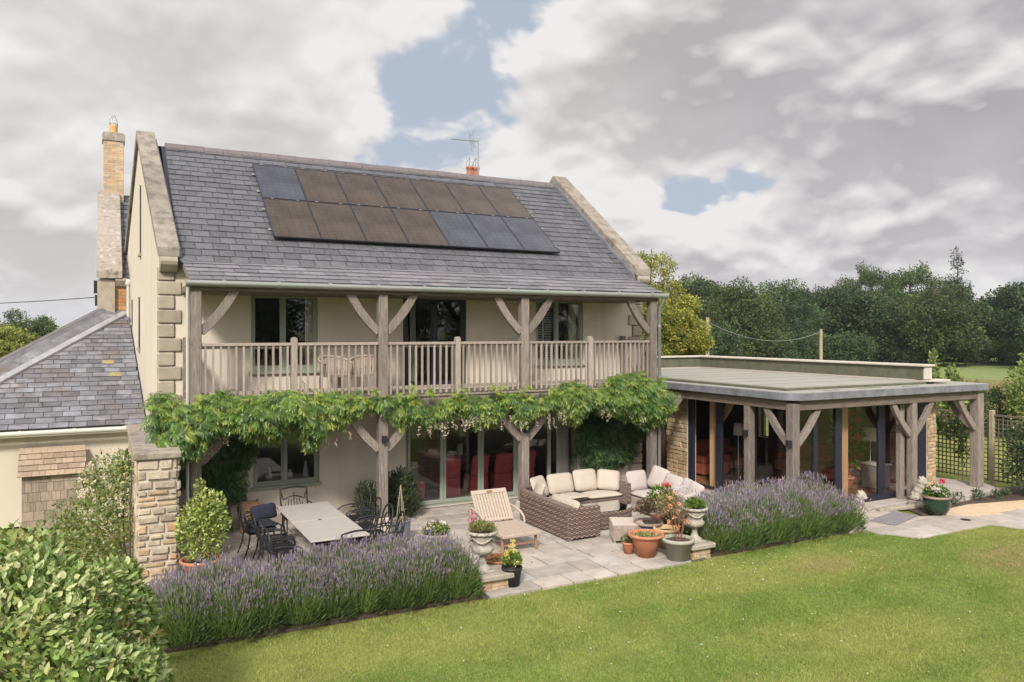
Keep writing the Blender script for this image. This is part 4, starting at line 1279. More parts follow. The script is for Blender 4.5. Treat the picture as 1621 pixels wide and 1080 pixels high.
# ------------------------------------------------------------------ solar panels, fourteen of them
m_cell = {}
for nm, col in (('brown', (.058, .044, .035)), ('blue', (.052, .053, .064))):  # cloud reflections put into the cell colour as brown and blue tints
    m = bpy.data.materials.new('solar_cells_reflection_tint_' + nm); m.use_nodes = True
    t = NT(m.node_tree); out = t.n('ShaderNodeOutputMaterial')
    oc = t.n('ShaderNodeTexCoord').outputs['Object']
    wv = t.n('ShaderNodeTexWave', {'Vector': oc, 'Scale': 9.0, 'Distortion': 0.0}, wave_type='BANDS', bands_direction='X')
    f = t.ramp(wv.outputs['Fac'], .25, .75, .72, 1.3)
    n1 = t.noise(oc, 1.1, 3).outputs[0]
    f = t.math('MULTIPLY', f, t.ramp(n1, .3, .7, .8, 1.25))
    sp = t.n('ShaderNodeSeparateXYZ', {0: oc})
    for ax, st in ((0, .172), (1, .172)):      # cell grid
        fr_ = t.math('ABSOLUTE', t.math('SUBTRACT', t.math('FRACT', t.math('DIVIDE', sp.outputs[ax], st)), .5))
        f = t.math('MULTIPLY', f, t.ramp(fr_, .46, .485, 1.0, .55))
    c = t.mix(1.0, (*col, 1), t.n('ShaderNodeCombineColor', {0: f, 1: f, 2: f}).outputs[0], 'MULTIPLY')
    b = t.n('ShaderNodeBsdfPrincipled', {'Base Color': c, 'Roughness': .25, 'Specular IOR Level': .22})
    t.nt.links.new(b.outputs[0], out.inputs[0]); m_cell[nm] = m
m_alu = M('panel_frame', (.05, .05, .058), .35, .05, 5, bump=0, metal=.6)
m_clip = M('panel_clip', (.42, .42, .43), .4, .05, 5, bump=0, metal=.7)
ang = math.atan2(RG[1] - E0[1], RG[0] - E0[0])
ORD = ['first', 'second', 'third', 'fourth', 'fifth', 'sixth', 'seventh']
pw, ph = 1.055, 1.80
mb = MB(); e = .018
mb.box(-pw / 2, pw / 2, -ph / 2, -ph / 2 + e, 0, .04); mb.box(-pw / 2, pw / 2, ph / 2 - e, ph / 2, 0, .04); mb.box(-pw / 2, -pw / 2 + e, -ph / 2 + e, ph / 2 - e, 0, .04); mb.box(pw / 2 - e, pw / 2, -ph / 2 + e, ph / 2 - e, 0, .04)
fm = mb.build('frame', m_alu).data; ob = bpy.data.objects['frame']; bpy.data.objects.remove(ob)
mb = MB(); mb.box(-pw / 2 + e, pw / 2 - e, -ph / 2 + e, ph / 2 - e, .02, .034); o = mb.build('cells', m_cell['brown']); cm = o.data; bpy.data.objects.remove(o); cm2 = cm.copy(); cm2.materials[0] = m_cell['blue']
mb = MB(); mb.box(-.03, .03, ph / 2 - .012, ph / 2 + .012, .041, .05)
o = mb.build('clip', m_clip); clm = o.data; bpy.data.objects.remove(o)
for row in range(2):
    for k in range(7):
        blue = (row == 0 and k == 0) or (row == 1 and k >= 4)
        s_ = (17.83 - 17.02) / math.cos(ang) + ph / 2 + .03 + (1 - row) * (ph + .022) - .02
        loc = (3.36 + 1.062 * k + pw / 2, 17.02 + math.cos(ang) * s_ - math.sin(ang) * .10, 5.60 + math.sin(ang) * s_ + math.cos(ang) * .10)
        r_ = thing('solar_panel', f"{'grey blue reflection-tinted' if blue else 'dark brown reflection-tinted'} solar panel, {ORD[k]} from the left in the {'upper' if row == 0 else 'lower'} row", 'solar panel', loc, 'solar panels on the slate roof')
        r_.rotation_euler = (ang, 0, 0)
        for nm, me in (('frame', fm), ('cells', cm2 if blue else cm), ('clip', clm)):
            o = bpy.data.objects.new(nm, me); link(o, r_)
            if nm == 'clip': o.location.x = -.3; o = bpy.data.objects.new(nm, me); link(o, r_); o.location.x = .3
rl = MB()
for s_ in (1.45, 2.4, 3.3, 4.2):
    y = 17.02 + math.cos(ang) * s_; z = 5.6 + math.sin(ang) * s_
    rl.bar((3.3, y - .05 * math.sin(ang), z + .055), (10.9, y - .05 * math.sin(ang), z + .055), .04, .04)
rl.build('panel_rail', m_clip, house)
# ------------------------------------------------------------------ plants
def blob_pts(rg, n, cen, rad, shell=.35, top=False):
    """points near the surface of an ellipsoid"""
    d = nrm(rg.normal(size=(n, 3)))
    if top: d[:, 2] = np.abs(d[:, 2])
    k = 1 - shell * rg.random(n) ** 2
    return np.array(cen) + d * k[:, None] * np.array(rad), d


# ---- lavender hedges
def lavender(name, label, x0, x1, y0, y1, hgt, seed, loc, dens=1.0, gap=None):
    root = thing(name, label, 'lavender hedge', loc, 'lavender hedges along the patio edge')
    rg = np.random.default_rng(seed)
    n = int(19000 * (x1 - x0) / 4.5 * dens)
    cx = np.linspace(x0 + .38, x1 - .42, int(round((x1 - x0) / .5))); mounds = []
    for c in cx:
        for row in range(2): mounds.append((c + rg.uniform(-.1, .1), y0 + (y1 - y0) * (.27 + .46 * row) + rg.uniform(-.08, .08), rg.uniform(.78, 1.13), rg.uniform(-1, 1)))
    mo = np.array(mounds); pick_ = rg.integers(0, len(mo), n)
    b = mo[pick_]
    rx, ry = .40, (y1 - y0) * .40
    a = rg.uniform(0, 2 * math.pi, n); rr = np.sqrt(rg.random(n))
    ox, oy = rr * np.cos(a), rr * np.sin(a)
    base = np.stack([b[:, 0] + ox * rx * .75, b[:, 1] + oy * ry * .75, np.full(n, .05)], 1)
    H = hgt * b[:, 2] * (1 - .38 * rr ** 2.2) * rg.uniform(.82, 1.08, n)
    tip = np.stack([b[:, 0] + ox * rx * 1.28 + rg.normal(0, .035, n), b[:, 1] + oy * ry * 1.28 + rg.normal(0, .035, n), H], 1)
    stray = rg.random(n) < .04; tip[stray] += np.stack([rg.normal(0, .10, stray.sum()), rg.normal(0, .10, stray.sum()), rg.uniform(-.02, .12, stray.sum())], 1)
    tip[:, 0] += .10 * (vnoise(b[:, 0] * 1.7, b[:, 1] * 1.7, seed) - .5) * 2 * L0 if False else .07 * (vnoise(b[:, 0] * 2.3, b[:, 1] * 2.3, seed) - .5) * 2
    D = tip - base; L = np.linalg.norm(D, axis=1)
    STK = ([(-.5, 0, 0), (.5, 0, 0), (0, 1, 0)], [(0, 1, 2)], [0])
    w = rg.uniform(.005, .009, n)
    m1 = rg.random((n, 1)); sage = np.array([.16, .25, .06]) * (1 - m1) + np.array([.26, .33, .11]) * m1
    sage *= (1 + rg.uniform(-.25, .25, (n, 1))) * (1 + .18 * b[:, 3:4])
    # foliage: narrow leaves all over the lower mounds
    nl = int(n * 1.7); q = rg.integers(0, len(mo), nl); bb = mo[q]
    d = nrm(rg.normal(size=(nl, 3))); d[:, 2] = np.abs(d[:, 2])
    P = np.stack([bb[:, 0] + d[:, 0] * rx * 1.05, bb[:, 1] + d[:, 1] * ry * 1.05, .03 + d[:, 2] * hgt * .68 * bb[:, 2]], 1)
    P[:, :2] += rg.normal(0, .03, (nl, 2)); P[:, 2] *= rg.uniform(.7, 1.1, nl)
    cl = pick(rg, nl, [(.045, .08, .03), (.065, .11, .036), (.095, .145, .048), (.14, .185, .08), (.08, .135, .036)], .25)
    scatter('foliage', SLIM, P, d * (1, 1, .6) + (0, 0, .75), np.stack([rg.uniform(.05, .09, nl), rg.uniform(.07, .15, nl), rg.uniform(.05, .1, nl)], 1), [cl], m_leaf, root, seed=seed)
    scatter('stems', STK, base, D, np.stack([w, L, L], 1), [sage], m_leaf, root, seed=seed + 1)
    SP = ([(0, 0, 0), (-.5, .3, 0), (.5, .3, 0), (-.38, .75, 0), (.38, .75, 0), (0, 1, 0), (0, .3, -.5), (0, .3, .5), (0, .75, -.38), (0, .75, .38)],
          [(0, 2, 1), (1, 2, 4), (1, 4, 3), (3, 4, 5), (0, 7, 6), (6, 7, 9), (6, 9, 8), (8, 9, 5)], [0] * 8)
    keep = rg.random(n) < .5; k = keep.sum(); tp = tip[keep]; dd = nrm(D[keep]); ln = rg.uniform(.045, .095, k)
    cs = pick(rg, k, [(.205, .16, .29), (.25, .20, .33), (.31, .26, .33), (.17, .14, .22), (.25, .215, .20), (.36, .31, .36), (.24, .24, .16)], .22)
    scatter('flower_spikes', SP, tp - dd * ln[:, None] * .8, dd, np.stack([ln * .2, ln, ln * .2], 1), [cs], m_petal, root, seed=seed + 2)
    return root


lavender('lavender_hedge', 'long lavender hedge in flower in front of the dining table', .62, 5.25, 11.16, 12.45, .82, 3, (3.1, 11.8, 0))
lavender('lavender_hedge', 'lavender hedge in flower in front of the garden room', 9.98, 14.3, 11.2, 12.5, .95, 23, (12, 11.8, 0))

# ---- wisteria along the balcony beam
def drape(name, root, boxes, seed, pal, size=(.16, .26), part='foliage', mat=None, droop=1.0, out=(0, -.45)):
    rg = np.random.default_rng(seed); Ps = []; Ds = []
    for (x0, x1, ya, yb, z0, z1, n) in boxes:
        u = rg.random(n); x = x0 + (x1 - x0) * u
        zt = z1 + .2 * (vnoise(x * 2.1, x * 0 + seed, 4) - .5) * 2; zb = z0 + .30 * (vnoise(x * 2.7, x * 0 + seed + 9, 5) - .5) * 2
        v = rg.random(n); z = zb + (zt - zb) * v
        bul = np.sin(np.clip(v, 0, 1) * math.pi) ** .6 * (.7 + .6 * vnoise(x * 3.1, z * 3.1, seed + 3))
        y = yb + (ya - yb) * bul * (.55 + .45 * rg.random(n))
        Ps.append(np.stack([x, y, z], 1))
        Ds.append(np.stack([rg.normal(0, .45, n), out[1] + rg.normal(0, .3, n), -droop + .75 * v + rg.normal(0, .22, n)], 1))
    P = np.concatenate(Ps); D = np.concatenate(Ds); n = len(P)
    c = pick(rg, n, pal, .2)
    s = rg.uniform(size[0], size[1], n)
    up = np.stack([rg.normal(0, .35, n), -.8 + rg.normal(0, .2, n), np.ones(n)], 1)
    return scatter(part, PINN, P, D, s, [c], mat or m_gloss, root, up=up, seed=seed)


m_leafstem = M('green_stem', (.14, .17, .05), .7, bump=0)
GRN = [(.095, .17, .027), (.13, .21, .033), (.065, .125, .025), (.17, .24, .035), (.24, .285, .048), (.04, .085, .021), (.075, .14, .028)]
DRK = [(.035, .08, .02), (.05, .11, .026), (.026, .06, .02), (.07, .14, .03)]
wis = thing('wisteria', 'green wisteria draped along the whole balcony beam', 'climbing plant', (6.5, 15.6, 2.5))
drape('wisteria', wis, [(.80, 1.35, 15.2, 16.0, 1.95, 2.75, 260), (.75, 4.25, 15.2, 15.95, 2.15, 3.05, 1750), (1.0, 2.6, 15.25, 15.6, 2.18, 2.8, 420), (2.6, 4.7, 15.4, 15.95, 2.36, 2.88, 560),
                        (4.6, 5.3, 15.6, 15.85, 2.45, 2.7, 60), (5.2, 6.2, 15.6, 15.85, 2.44, 2.72, 190), (5.8, 8.6, 15.55, 15.85, 2.38, 2.76, 900), (8.0, 10.6, 15.55, 15.85, 2.36, 2.80, 850), (9.6, 12.0, 15.45, 15.9, 2.30, 2.92, 950),
                        (10.9, 12.65, 15.35, 15.9, 2.15, 3.1, 900), (12.5, 12.9, 15.5, 15.9, 2.4, 2.75, 40)], 31, GRN)
rg = np.random.default_rng(77)
fx = np.concatenate([rg.uniform(5.9, 9.2, 46), rg.uniform(9, 12.7, 26), rg.uniform(.9, 4.6, 9)]); fz = rg.uniform(2.16, 2.40, len(fx)); fz[-9:] -= .15
PP, DD = [], []
for x, z in zip(fx, fz):
    L = rg.uniform(.12, .30)
    for k in range(int(L / .012)):
        PP.append((x + rg.normal(0, .016), 15.52 + rg.normal(0, .02), z - k * .012)); DD.append(rg.normal(size=3))
PP = np.array(PP)
scatter('flower_racemes', LEAF, PP, np.array(DD), rg.uniform(.028, .046, len(PP)), [pick(rg, len(PP), [(.66, .52, .42), (.55, .46, .42), (.7, .62, .5)], .15)], m_petal, wis, seed=3)
for q in range(46):          # stray shoots reaching out of the mass
    x = rg.uniform(.9, 12.6); z = rg.uniform(2.55, 2.95); s_ = rg.uniform(.18, .42); dx = rg.normal(0, .25); pts = [(x + dx * s_ * t, 15.6 - .35 * s_ * t, z + s_ * (t - .7 * t * t)) for t in np.linspace(0, 1.2, 6)]
    sh = MB(); sh.tube(pts, .005, 4); sh.build('shoot', m_leafstem, wis)
    P = np.repeat(np.array(pts[1:]), 2, 0); scatter('shoot_leaves', PINN, P, rg.normal(0, .5, P.shape) + (0, -.3, -.4), rg.uniform(.09, .16, len(P)), [pick(rg, len(P), GRN[3:5])], m_gloss, wis, up=np.tile((0, -.6, 1.), (len(P), 1)), seed=q)
vs = MB()
vs.tube([(2.35, 17.1, 0), (2.3, 17.12, .5), (2.42, 17.05, 1.0), (2.2, 16.9, 1.6), (1.9, 16.4, 2.2), (1.8, 15.8, 2.6)], [.05, .045, .04, .035, .03, .025], 8)
vs.tube([(1.6, 15.75, 2.62), (4, 15.72, 2.6), (7, 15.74, 2.58), (10, 15.73, 2.6), (12.6, 15.75, 2.6)], .025, 6)
vs.build('stem', m_bark, wis)

cl = thing('wall_climber', 'dark green climber hanging beside the kitchen window', 'climbing plant', (2.3, 17.0, 0))
drape('c', cl, [(1.35, 2.75, 16.75, 17.22, 1.3, 2.45, 760), (1.75, 2.62, 16.8, 17.22, .62, 1.5, 520), (2.45, 2.85, 16.85, 17.2, 1.55, 2.3, 130), (.9, 1.5, 16.0, 17.2, 1.3, 2.3, 260)], 41, DRK, (.13, .21), out=(0, -.6))
cr = thing('wall_climber', 'dark green climber covering the wall behind the corner sofa', 'climbing plant', (11.9, 17.0, 0))
drape('c', cr, [(11.0, 12.7, 16.75, 17.22, .55, 2.5, 1500), (10.75, 11.3, 16.85, 17.2, 1.0, 2.3, 260), (12.4, 13.3, 16.5, 17.2, 1.2, 2.4, 420)], 43, DRK + [(.05, .10, .035)], (.13, .22), out=(0, -.6))
vs = MB(); vs.tube([(11.7, 17.15, 0), (11.75, 17.15, .6), (11.6, 17.1, 1.3), (11.8, 17.1, 2.3)], [.04, .035, .03, .02], 7); vs.build('stem', m_bark, cr)

# ---- clipped evergreen in the foreground corner
def fore():
    rg = np.random.default_rng(51)
    root = thing('foreground_shrub', 'large rounded pale green leafy shrub nearest the viewer, before the boundary wall', 'shrub', (-.9, 8.4, 0))
    n = 36000
    d = nrm(rg.normal(size=(n, 3)))
    lump = 1 + .15 * (vnoise(d[:, 0] * 3 + 9, d[:, 2] * 3 + d[:, 1] * 2, 3) - .5) * 2
    k = lump * (1 - .24 * rg.random(n) ** 1.8)
    sgn = np.sign(d); e = nrm(sgn * np.abs(d) ** .78) * np.array([1, 1, 1])
    P = np.array([-.70, 8.45, .42]) + e * k[:, None] * np.array([1.42, 1.35, 1.78])
    tg = np.cross(e, rg.normal(size=(n, 3))); D = nrm(e * .45 + nrm(tg) * .8 + (0, 0, .3))
    c = pick(rg, n, [(.185, .265, .065), (.23, .31, .085), (.30, .36, .125), (.135, .205, .05), (.38, .41, .19), (.09, .145, .035)], .22)
    sh = rg.random(n) < .06; c[sh] = pick(rg, sh.sum(), [(.40, .38, .2), (.28, .22, .10), (.33, .36, .14)], .2)
    up = e + rg.normal(0, .42, (n, 3)) + (0, 0, .35)
    scatter('foliage', LEAF6, P, D, np.stack([rg.uniform(.06, .105, n), rg.uniform(.055, .12, n), rg.uniform(.05, .09, n)], 1), [c], m_gloss, root, up=up, seed=4)
    n = 420
    d = nrm(rg.normal(size=(n, 3)) + (0, -.3, .6)); P = np.array([-.98, 8.55, .55]) + d * np.array([1.55, 1.45, 1.80])
    st = MB()
    for i in range(26):
        p = Vector(P[i]); q = p + Vector(d[i]) * rg.uniform(.05, .14) + Vector((rg.uniform(-.12, .12), rg.uniform(-.1, .1), .04)); st.tube([tuple(p - Vector(d[i]) * .15), tuple(p), tuple(q)], .004, 4)
    st.build('twigs', M('red_brown_twig', (.22, .11, .07), .8, bump=0), root)['kind'] = 'stuff'
    tr = MB()
    for a in range(7):
        t = a * .9; tr.tube([(-.98, 8.55, -.04), (-.98 + .4 * math.cos(t), 8.55 + .4 * math.sin(t), .6), (-.98 + .9 * math.cos(t), 8.55 + .9 * math.sin(t), 1.3)], [.05, .035, .015], 6)
    tr.build('stems', m_bark, root)


fore()


def bush(name, label, cat, blobs, n, leaf, size, pal, seed, loc, T=LEAF, mat=None, group=None, stems=None, shell=.5, up_bias=.3, parent=None, part='foliage'):
    rg = np.random.default_rng(seed)
    root = parent or thing(name, label, cat, loc, group)
    tot = sum(r[0] * r[1] + r[1] * r[2] + r[0] * r[2] for _, r in blobs); Ps, Ds = [], []
    for cen, rad in blobs:
        m = int(n * (rad[0] * rad[1] + rad[1] * rad[2] + rad[0] * rad[2]) / tot)
        p, d = blob_pts(rg, m, cen, rad, shell); Ps.append(p); Ds.append(d)
    P = np.concatenate(Ps); E = np.concatenate(Ds); ok = P[:, 2] > .02; P, E = P[ok], E[ok]; m = len(P)
    D = E + rg.normal(0, .6, (m, 3)) + (0, 0, up_bias)
    s = rg.uniform(size[0], size[1], m)
    scatter(part, T, P, D, s, [pick(rg, m, pal, .22)], mat or m_gloss, root, up=E + rg.normal(0, .6, (m, 3)), seed=seed)
    if stems:
        sm_ = MB()
        for pts, r in stems: sm_.tube(pts, r, 6)
        sm_.build('stems', m_bark, root)
    return root


# climbing rose on the boundary wall
rose = bush('climbing_rose', 'climbing rose with pale pink blooms against the stone wall', 'rose', [((.15, 16.2, 1.35), (.45, .8, .65)), ((.05, 15.2, .8), (.5, .9, .7)), ((-.05, 17.4, .9), (.5, .9, .75)), ((.3, 15.3, 1.75), (.2, .6, .3)), ((-.5, 16.8, .5), (.6, .9, .5)), ((-.35, 15.9, .45), (.5, .8, .5))], 5600, LEAF, (.05, .095),
            [(.10, .15, .04), (.15, .205, .055), (.20, .24, .08), (.08, .13, .04), (.27, .26, .10)], 61, (.1, 16.2, 0), shell=.8,
            stems=[([(.35, 15.6, 0), (.3, 15.7, .9), (.42, 15.5, 1.9)], .02), ([(.3, 16.5, 0), (.2, 16.6, 1.0), (.4, 16.3, 2.0)], .02), ([(.4, 14.8, 0), (.40, 14.9, 1), (.42, 14.7, 1.7)], .012), ([(-.2, 17, 0), (-.3, 17, .9), (-.1, 16.7, 1.6)], .015)])
rg = np.random.default_rng(62); P, d = blob_pts(rg, 110, (.05, 16.0, 1.2), (.5, 1.1, .85), .3)
P = P[(d[:, 1] < .5) & (P[:, 2] > .5)]
PP = np.repeat(P, 14, 0) + rg.normal(0, .022, (len(P) * 14, 3))
scatter('blooms', LEAF, PP, rg.normal(size=PP.shape) + (0, -.5, .4), rg.uniform(.03, .055, len(PP)), [pick(rg, len(PP), [(.72, .60, .50), (.70, .52, .44), (.75, .68, .58)], .1)], m_petal, rose, seed=1)


def pot(prof, x, y, mat, name='pot', parent=None, soil=None, n=28, wob=None, z=0):
    mb = MB(); mb.lathe([(r, z + h) for r, h in prof], x, y, n, None, wob); o = mb.build(name, mat, parent)
    if soil:
        r, h = soil; s = MB(); s.lathe([(.001, z + h + .01), (r * .6, z + h + .012), (r, z + h)], x, y, n); s.build('soil', m_soil, parent)
    return o


def terracotta(R0, R1, H, rim=.03, rh=.06):
    return [(.001, .0), (R0, 0), (R0 + (R1 - R0) * .8, H - rh - .01), (R1, H - rh), (R1 + rim, H - rh + .01), (R1 + rim, H - .01), (R1 + rim - .015, H), (R1 - .005, H - .005), (R1 - .02, H - .06), (R1 - .03, H - .12)]


VAR = [(.24, .30, .06), (.31, .36, .075), (.16, .23, .045), (.42, .44, .13), (.10, .16, .04), (.38, .42, .17)]
ps = thing('potted_shrub', 'yellow green variegated shrub in a terracotta pot beside the wall pier', 'potted shrub', (1.42, 13.75, 0))
pot(terracotta(.20, .30, .46), 1.42, 13.75, m_clay, parent=ps, soil=(.27, .38))
bush('', '', '', [((1.45, 13.75, .95), (.40, .38, .52)), ((1.55, 13.8, 1.2), (.28, .28, .35)), ((1.42, 13.8, 1.55), (.07, .07, .2))], 3400, LEAF, (.045, .085), VAR, 71, None, parent=ps, shell=.6, stems=[([(1.42, 13.75, .35), (1.44, 13.75, .9), (1.42, 13.78, 1.6)], .014), ([(1.42, 13.75, .4), (1.6, 13.8, .9), (1.65, 13.8, 1.3)], .012)])
rg = np.random.default_rng(5); P = np.array([(1.38, 13.46, .52)]) + rg.normal(0, .04, (40, 3)); scatter('pansies', LEAF, P, rg.normal(size=(40, 3)) + (0, -1, .5), .05, [pick(rg, 40, [(.7, .7, .66), (.05, .03, .09)], .1)], m_petal, ps)

# rosemary by the second post
bush('rosemary_bush', 'dark upright rosemary bush at the foot of the second post', 'shrub', [((5.75, 16.55, .45), (.42, .32, .5)), ((5.55, 16.6, .72), (.2, .2, .4)), ((6.05, 16.6, .4), (.3, .28, .45)), ((5.9, 16.6, .78), (.15, .15, .35)), ((5.2, 16.75, .4), (.3, .2, .45)), ((6.1, 16.62, .75), (.12, .1, .25))], 5200, SLIM, (.07, .15),
     [(.04, .06, .028), (.055, .08, .035), (.075, .10, .05), (.03, .045, .022)], 81, (5.7, 16.6, 0), T=SLIM, mat=m_leaf, shell=.8, up_bias=1.3)

gp = thing('glazed_pot', 'blue grey glazed pot with a cane wigwam by the second post', 'plant pot', (5.28, 14.85, 0))
m_glaze = M('blue_grey_glaze', (.16, .165, .20), .3, .2, 5, bump=.05, spec=.5)
pot([(.001, 0), (.15, 0), (.19, .15), (.20, .32), (.205, .40), (.215, .41), (.215, .43), (.19, .43), (.185, .38)], 5.28, 14.85, m_glaze, parent=gp, soil=(.185, .38))
mb = MB()
for a in range(4):
    t = a * 1.6; mb.tube([(5.28 + .10 * math.cos(t), 14.85 + .10 * math.sin(t), .38), (5.28, 14.85, 1.12)], .009, 5)
mb.build('cane_wigwam', m_post2, gp)
rg = np.random.default_rng(6); P = np.array([(5.28, 14.85, .42)]) + rg.normal(0, 1, (90, 3)) * (.09, .09, .02); scatter('foliage', LEAF, P, rg.normal(size=(90, 3)) + (0, 0, 1), .05, [pick(rg, 90, [(.35, .27, .13), (.22, .2, .08), (.14, .15, .05)])], m_leaf, gp)

pp_ = thing('pansy_planter', 'low round planter of white and purple pansies behind the lavender', 'planter', (5.65, 13.9, 0))
pot([(.001, 0), (.2, 0), (.25, .18), (.27, .28), (.30, .30), (.30, .34), (.26, .34), (.25, .3)], 5.65, 13.9, m_urn, parent=pp_, soil=(.26, .30))
rg = np.random.default_rng(7); P, d = blob_pts(rg, 500, (5.65, 13.9, .36), (.26, .26, .14), .7, True); scatter('foliage', LEAF, P, d + rg.normal(0, .5, d.shape), rg.uniform(.04, .07, 500), [pick(rg, 500, GRN)], m_leaf, pp_)
P, d = blob_pts(rg, 26, (5.65, 13.9, .38), (.27, .27, .17), .1, True); P = np.repeat(P, 6, 0) + rg.normal(0, .014, (156, 3)); cc = np.repeat(pick(rg, 26, [(.75, .74, .7), (.12, .06, .28), (.75, .72, .6), (.45, .04, .06)], .1), 6, 0)
scatter('pansies', LEAF, P, rg.normal(size=P.shape) + (0, -.7, .6), .045, [cc], m_petal, pp_)


# ---- stone urns on plinths
def urn(x, y, label, s=1.0, zt=.26):
    t_ = thing('stone_urn', label, 'urn', (x, y, zt), 'pair of stone urns at the patio opening')
    pr = [(.001, 0), (.145, 0), (.145, .05), (.12, .07), (.075, .10), (.055, .16), (.05, .22), (.065, .235), (.065, .25), (.05, .255), (.075, .275), (.15, .30), (.175, .34), (.18, .38), (.155, .405), (.15, .43), (.175, .50), (.195, .57), (.20, .60), (.235, .605), (.255, .625), (.25, .65), (.225, .66), (.20, .64), (.19, .60), (.17, .55)]
    wob = lambda i, a: (.05 * abs(math.sin(a * 9)) if 10 <= i <= 14 else 0) + (.03 * math.sin(a * 16) if i in (19, 20, 21) else 0) + (.035 * math.sin(a * 8 + i) * math.sin(i * 2.1) if 15 <= i <= 17 else 0)
    mb = MB(); mb.lathe([(r * s, zt + h * s) for r, h in pr], x, y, 64, None, wob); mb.build('bowl', m_urn, t_)
    mb = MB(); mb.box(x - .15 * s, x + .15 * s, y - .15 * s, y + .15 * s, zt - .001, zt + .03); mb.build('foot', m_urn, t_, bevel=.006)
    mb = MB()           # festoon swags round the bowl
    for k in range(4):
        a0 = k * math.pi / 2 + .3; pts = []
        for j in range(9):
            a = a0 + j / 8 * math.pi / 2; zz = zt + s * (.565 - .075 * math.sin(j / 8 * math.pi)); r = s * (.158 + (zz - zt - .43 * s) * .27 + .016)
            pts.append((x + r * math.cos(a), y + r * math.sin(a), zz))
        mb.tube(pts, [.012 + .008 * math.sin(j / 8 * math.pi) for j in range(9)], 6)
    mb.build('swags', m_urn, t_)
    s_ = MB(); s_.lathe([(.001, zt + .615 * s), (.19 * s, zt + .605 * s)], x, y, 24); s_.build('soil', m_soil, t_)
    return t_


def plinth(x, y, label, w=.62):
    t_ = thing('stone_plinth', label, 'plinth', (x, y, 0), 'stone plinths under the urns')
    mb = MB(); mb.box(x - w / 2, x + w / 2, y - w / 2, y + w / 2, .17, .258); mb.build('slab', m_quoin, t_, bevel=.014)
    mb = MB(); k = w / 2 - .06; mb.box(x - k + .03, x + k - .03, y - k + .03, y + k - .03, -.05, .17); mb.build('core', m_mortar, t_)
    mb = MB(); stones(mb, -k, k, -.05, .168, lambda u, o, z: (x + u, y - k + .03 - o, z), 3, (.08, .12), (.15, .3), .012, (.0, .02), COTS); stones(mb, -k, k, -.05, .168, lambda u, o, z: (x - k + .03 - o, y + u, z), 4, (.08, .12), (.15, .3), .012, (.0, .02), COTS); stones(mb, -k, k, -.05, .168, lambda u, o, z: (x + k - .03 + o, y + u, z), 5, (.08, .12), (.15, .3), .012, (.0, .02), COTS)
    mb.build('base_stones', m_stone, t_)


plinth(5.62, 11.55, 'stone plinth at the right end of the long lavender hedge', .66); plinth(9.84, 11.34, 'stone plinth beside the cluster of terracotta pots', .56)
u1 = urn(5.52, 11.55, 'weathered stone urn by the black pot of yellow flowers', 1.02)
u2 = urn(9.84, 11.34, 'pale stone urn beside the cluster of terracotta pots', .98)
rg = np.random.default_rng(9)
P, d = blob_pts(rg, 420, (5.52, 11.55, .93), (.22, .22, .13), .8, True); scatter('foliage', LEAF, P, d + rg.normal(0, .5, d.shape) + (0, 0, .5), rg.uniform(.04, .075, 420), [pick(rg, 420, [(.14, .20, .05), (.22, .25, .08), (.27, .24, .10), (.10, .15, .05), (.25, .14, .08)])], m_leaf, u1)
P = np.array([(5.36, 11.62, 1.12)]) + rg.normal(0, 1, (60, 3)) * (.035, .03, .055); scatter('pink_flowers', LEAF, P, rg.normal(size=P.shape), .045, [pick(rg, 60, [(.5, .16, .2), (.6, .25, .28), (.35, .09, .11)])], m_petal, u1)
mb = MB(); mb.tube([(5.42, 11.58, .88), (5.36, 11.62, 1.14)], .006, 5); mb.build('stalk', m_teakd, u1); mb = MB(); mb.tube([(5.6, 11.58, .88), (5.66, 11.6, 1.04)], .005, 5); mb.build('stalk', m_teakd, u1)
P, d = blob_pts(rg, 360, (9.84, 11.34, .90), (.18, .18, .14), .8, True); scatter('foliage', LEAF, P, d + rg.normal(0, .5, d.shape) + (0, 0, .5), rg.uniform(.05, .08, 360), [pick(rg, 360, GRN)], m_leaf, u2)

# ---- loose pots
bp_ = thing('black_pot', 'black plastic pot of yellow flowers by the left urn', 'plant pot', (5.98, 11.38, 0))
m_blk = M('black_plastic', (.02, .02, .025), .45, .1, 5, bump=.05)
pot([(.001, .0), (.125, 0), (.165, .27), (.175, .28), (.175, .31), (.155, .31), (.15, .25)], 5.98, 11.38, m_blk, parent=bp_, soil=(.15, .26))
P, d = blob_pts(rg, 420, (5.98, 11.38, .36), (.15, .15, .2), .8, True); scatter('foliage', LEAF, P, d + rg.normal(0, .4, d.shape) + (0, 0, .9), rg.uniform(.04, .08, 420), [pick(rg, 420, [(.14, .22, .04), (.2, .27, .05), (.10, .16, .04)])], m_leaf, bp_)
for k, (dx, dy, z, r) in enumerate(((0, 0, .66, .045), (-.06, .02, .56, .05), (.02, -.03, .58, .04), (.10, .02, .5, .04), (-.10, -.02, .50, .04), (.0, -.12, .42, .04), (.03, .02, .72, .035), (.13, -.02, .38, .03))):
    P = np.array([(5.98 + dx, 11.38 + dy, z)]) + rg.normal(0, r * .5, (46, 3)); scatter('flower', LEAF, P, rg.normal(size=P.shape), .036, [pick(rg, 46, [(.75, .66, .20), (.78, .70, .33), (.7, .5, .12)], .1)], m_petal, bp_)
bw_ = thing('terracotta_bowl', 'wide terracotta bowl behind the left urn plinth', 'plant pot', (6.02, 11.98, 0))
pot([(.001, 0), (.15, 0), (.24, .20), (.27, .27), (.285, .275), (.285, .30), (.26, .30), (.23, .22)], 6.02, 11.98, m_clay, parent=bw_, soil=(.235, .23))
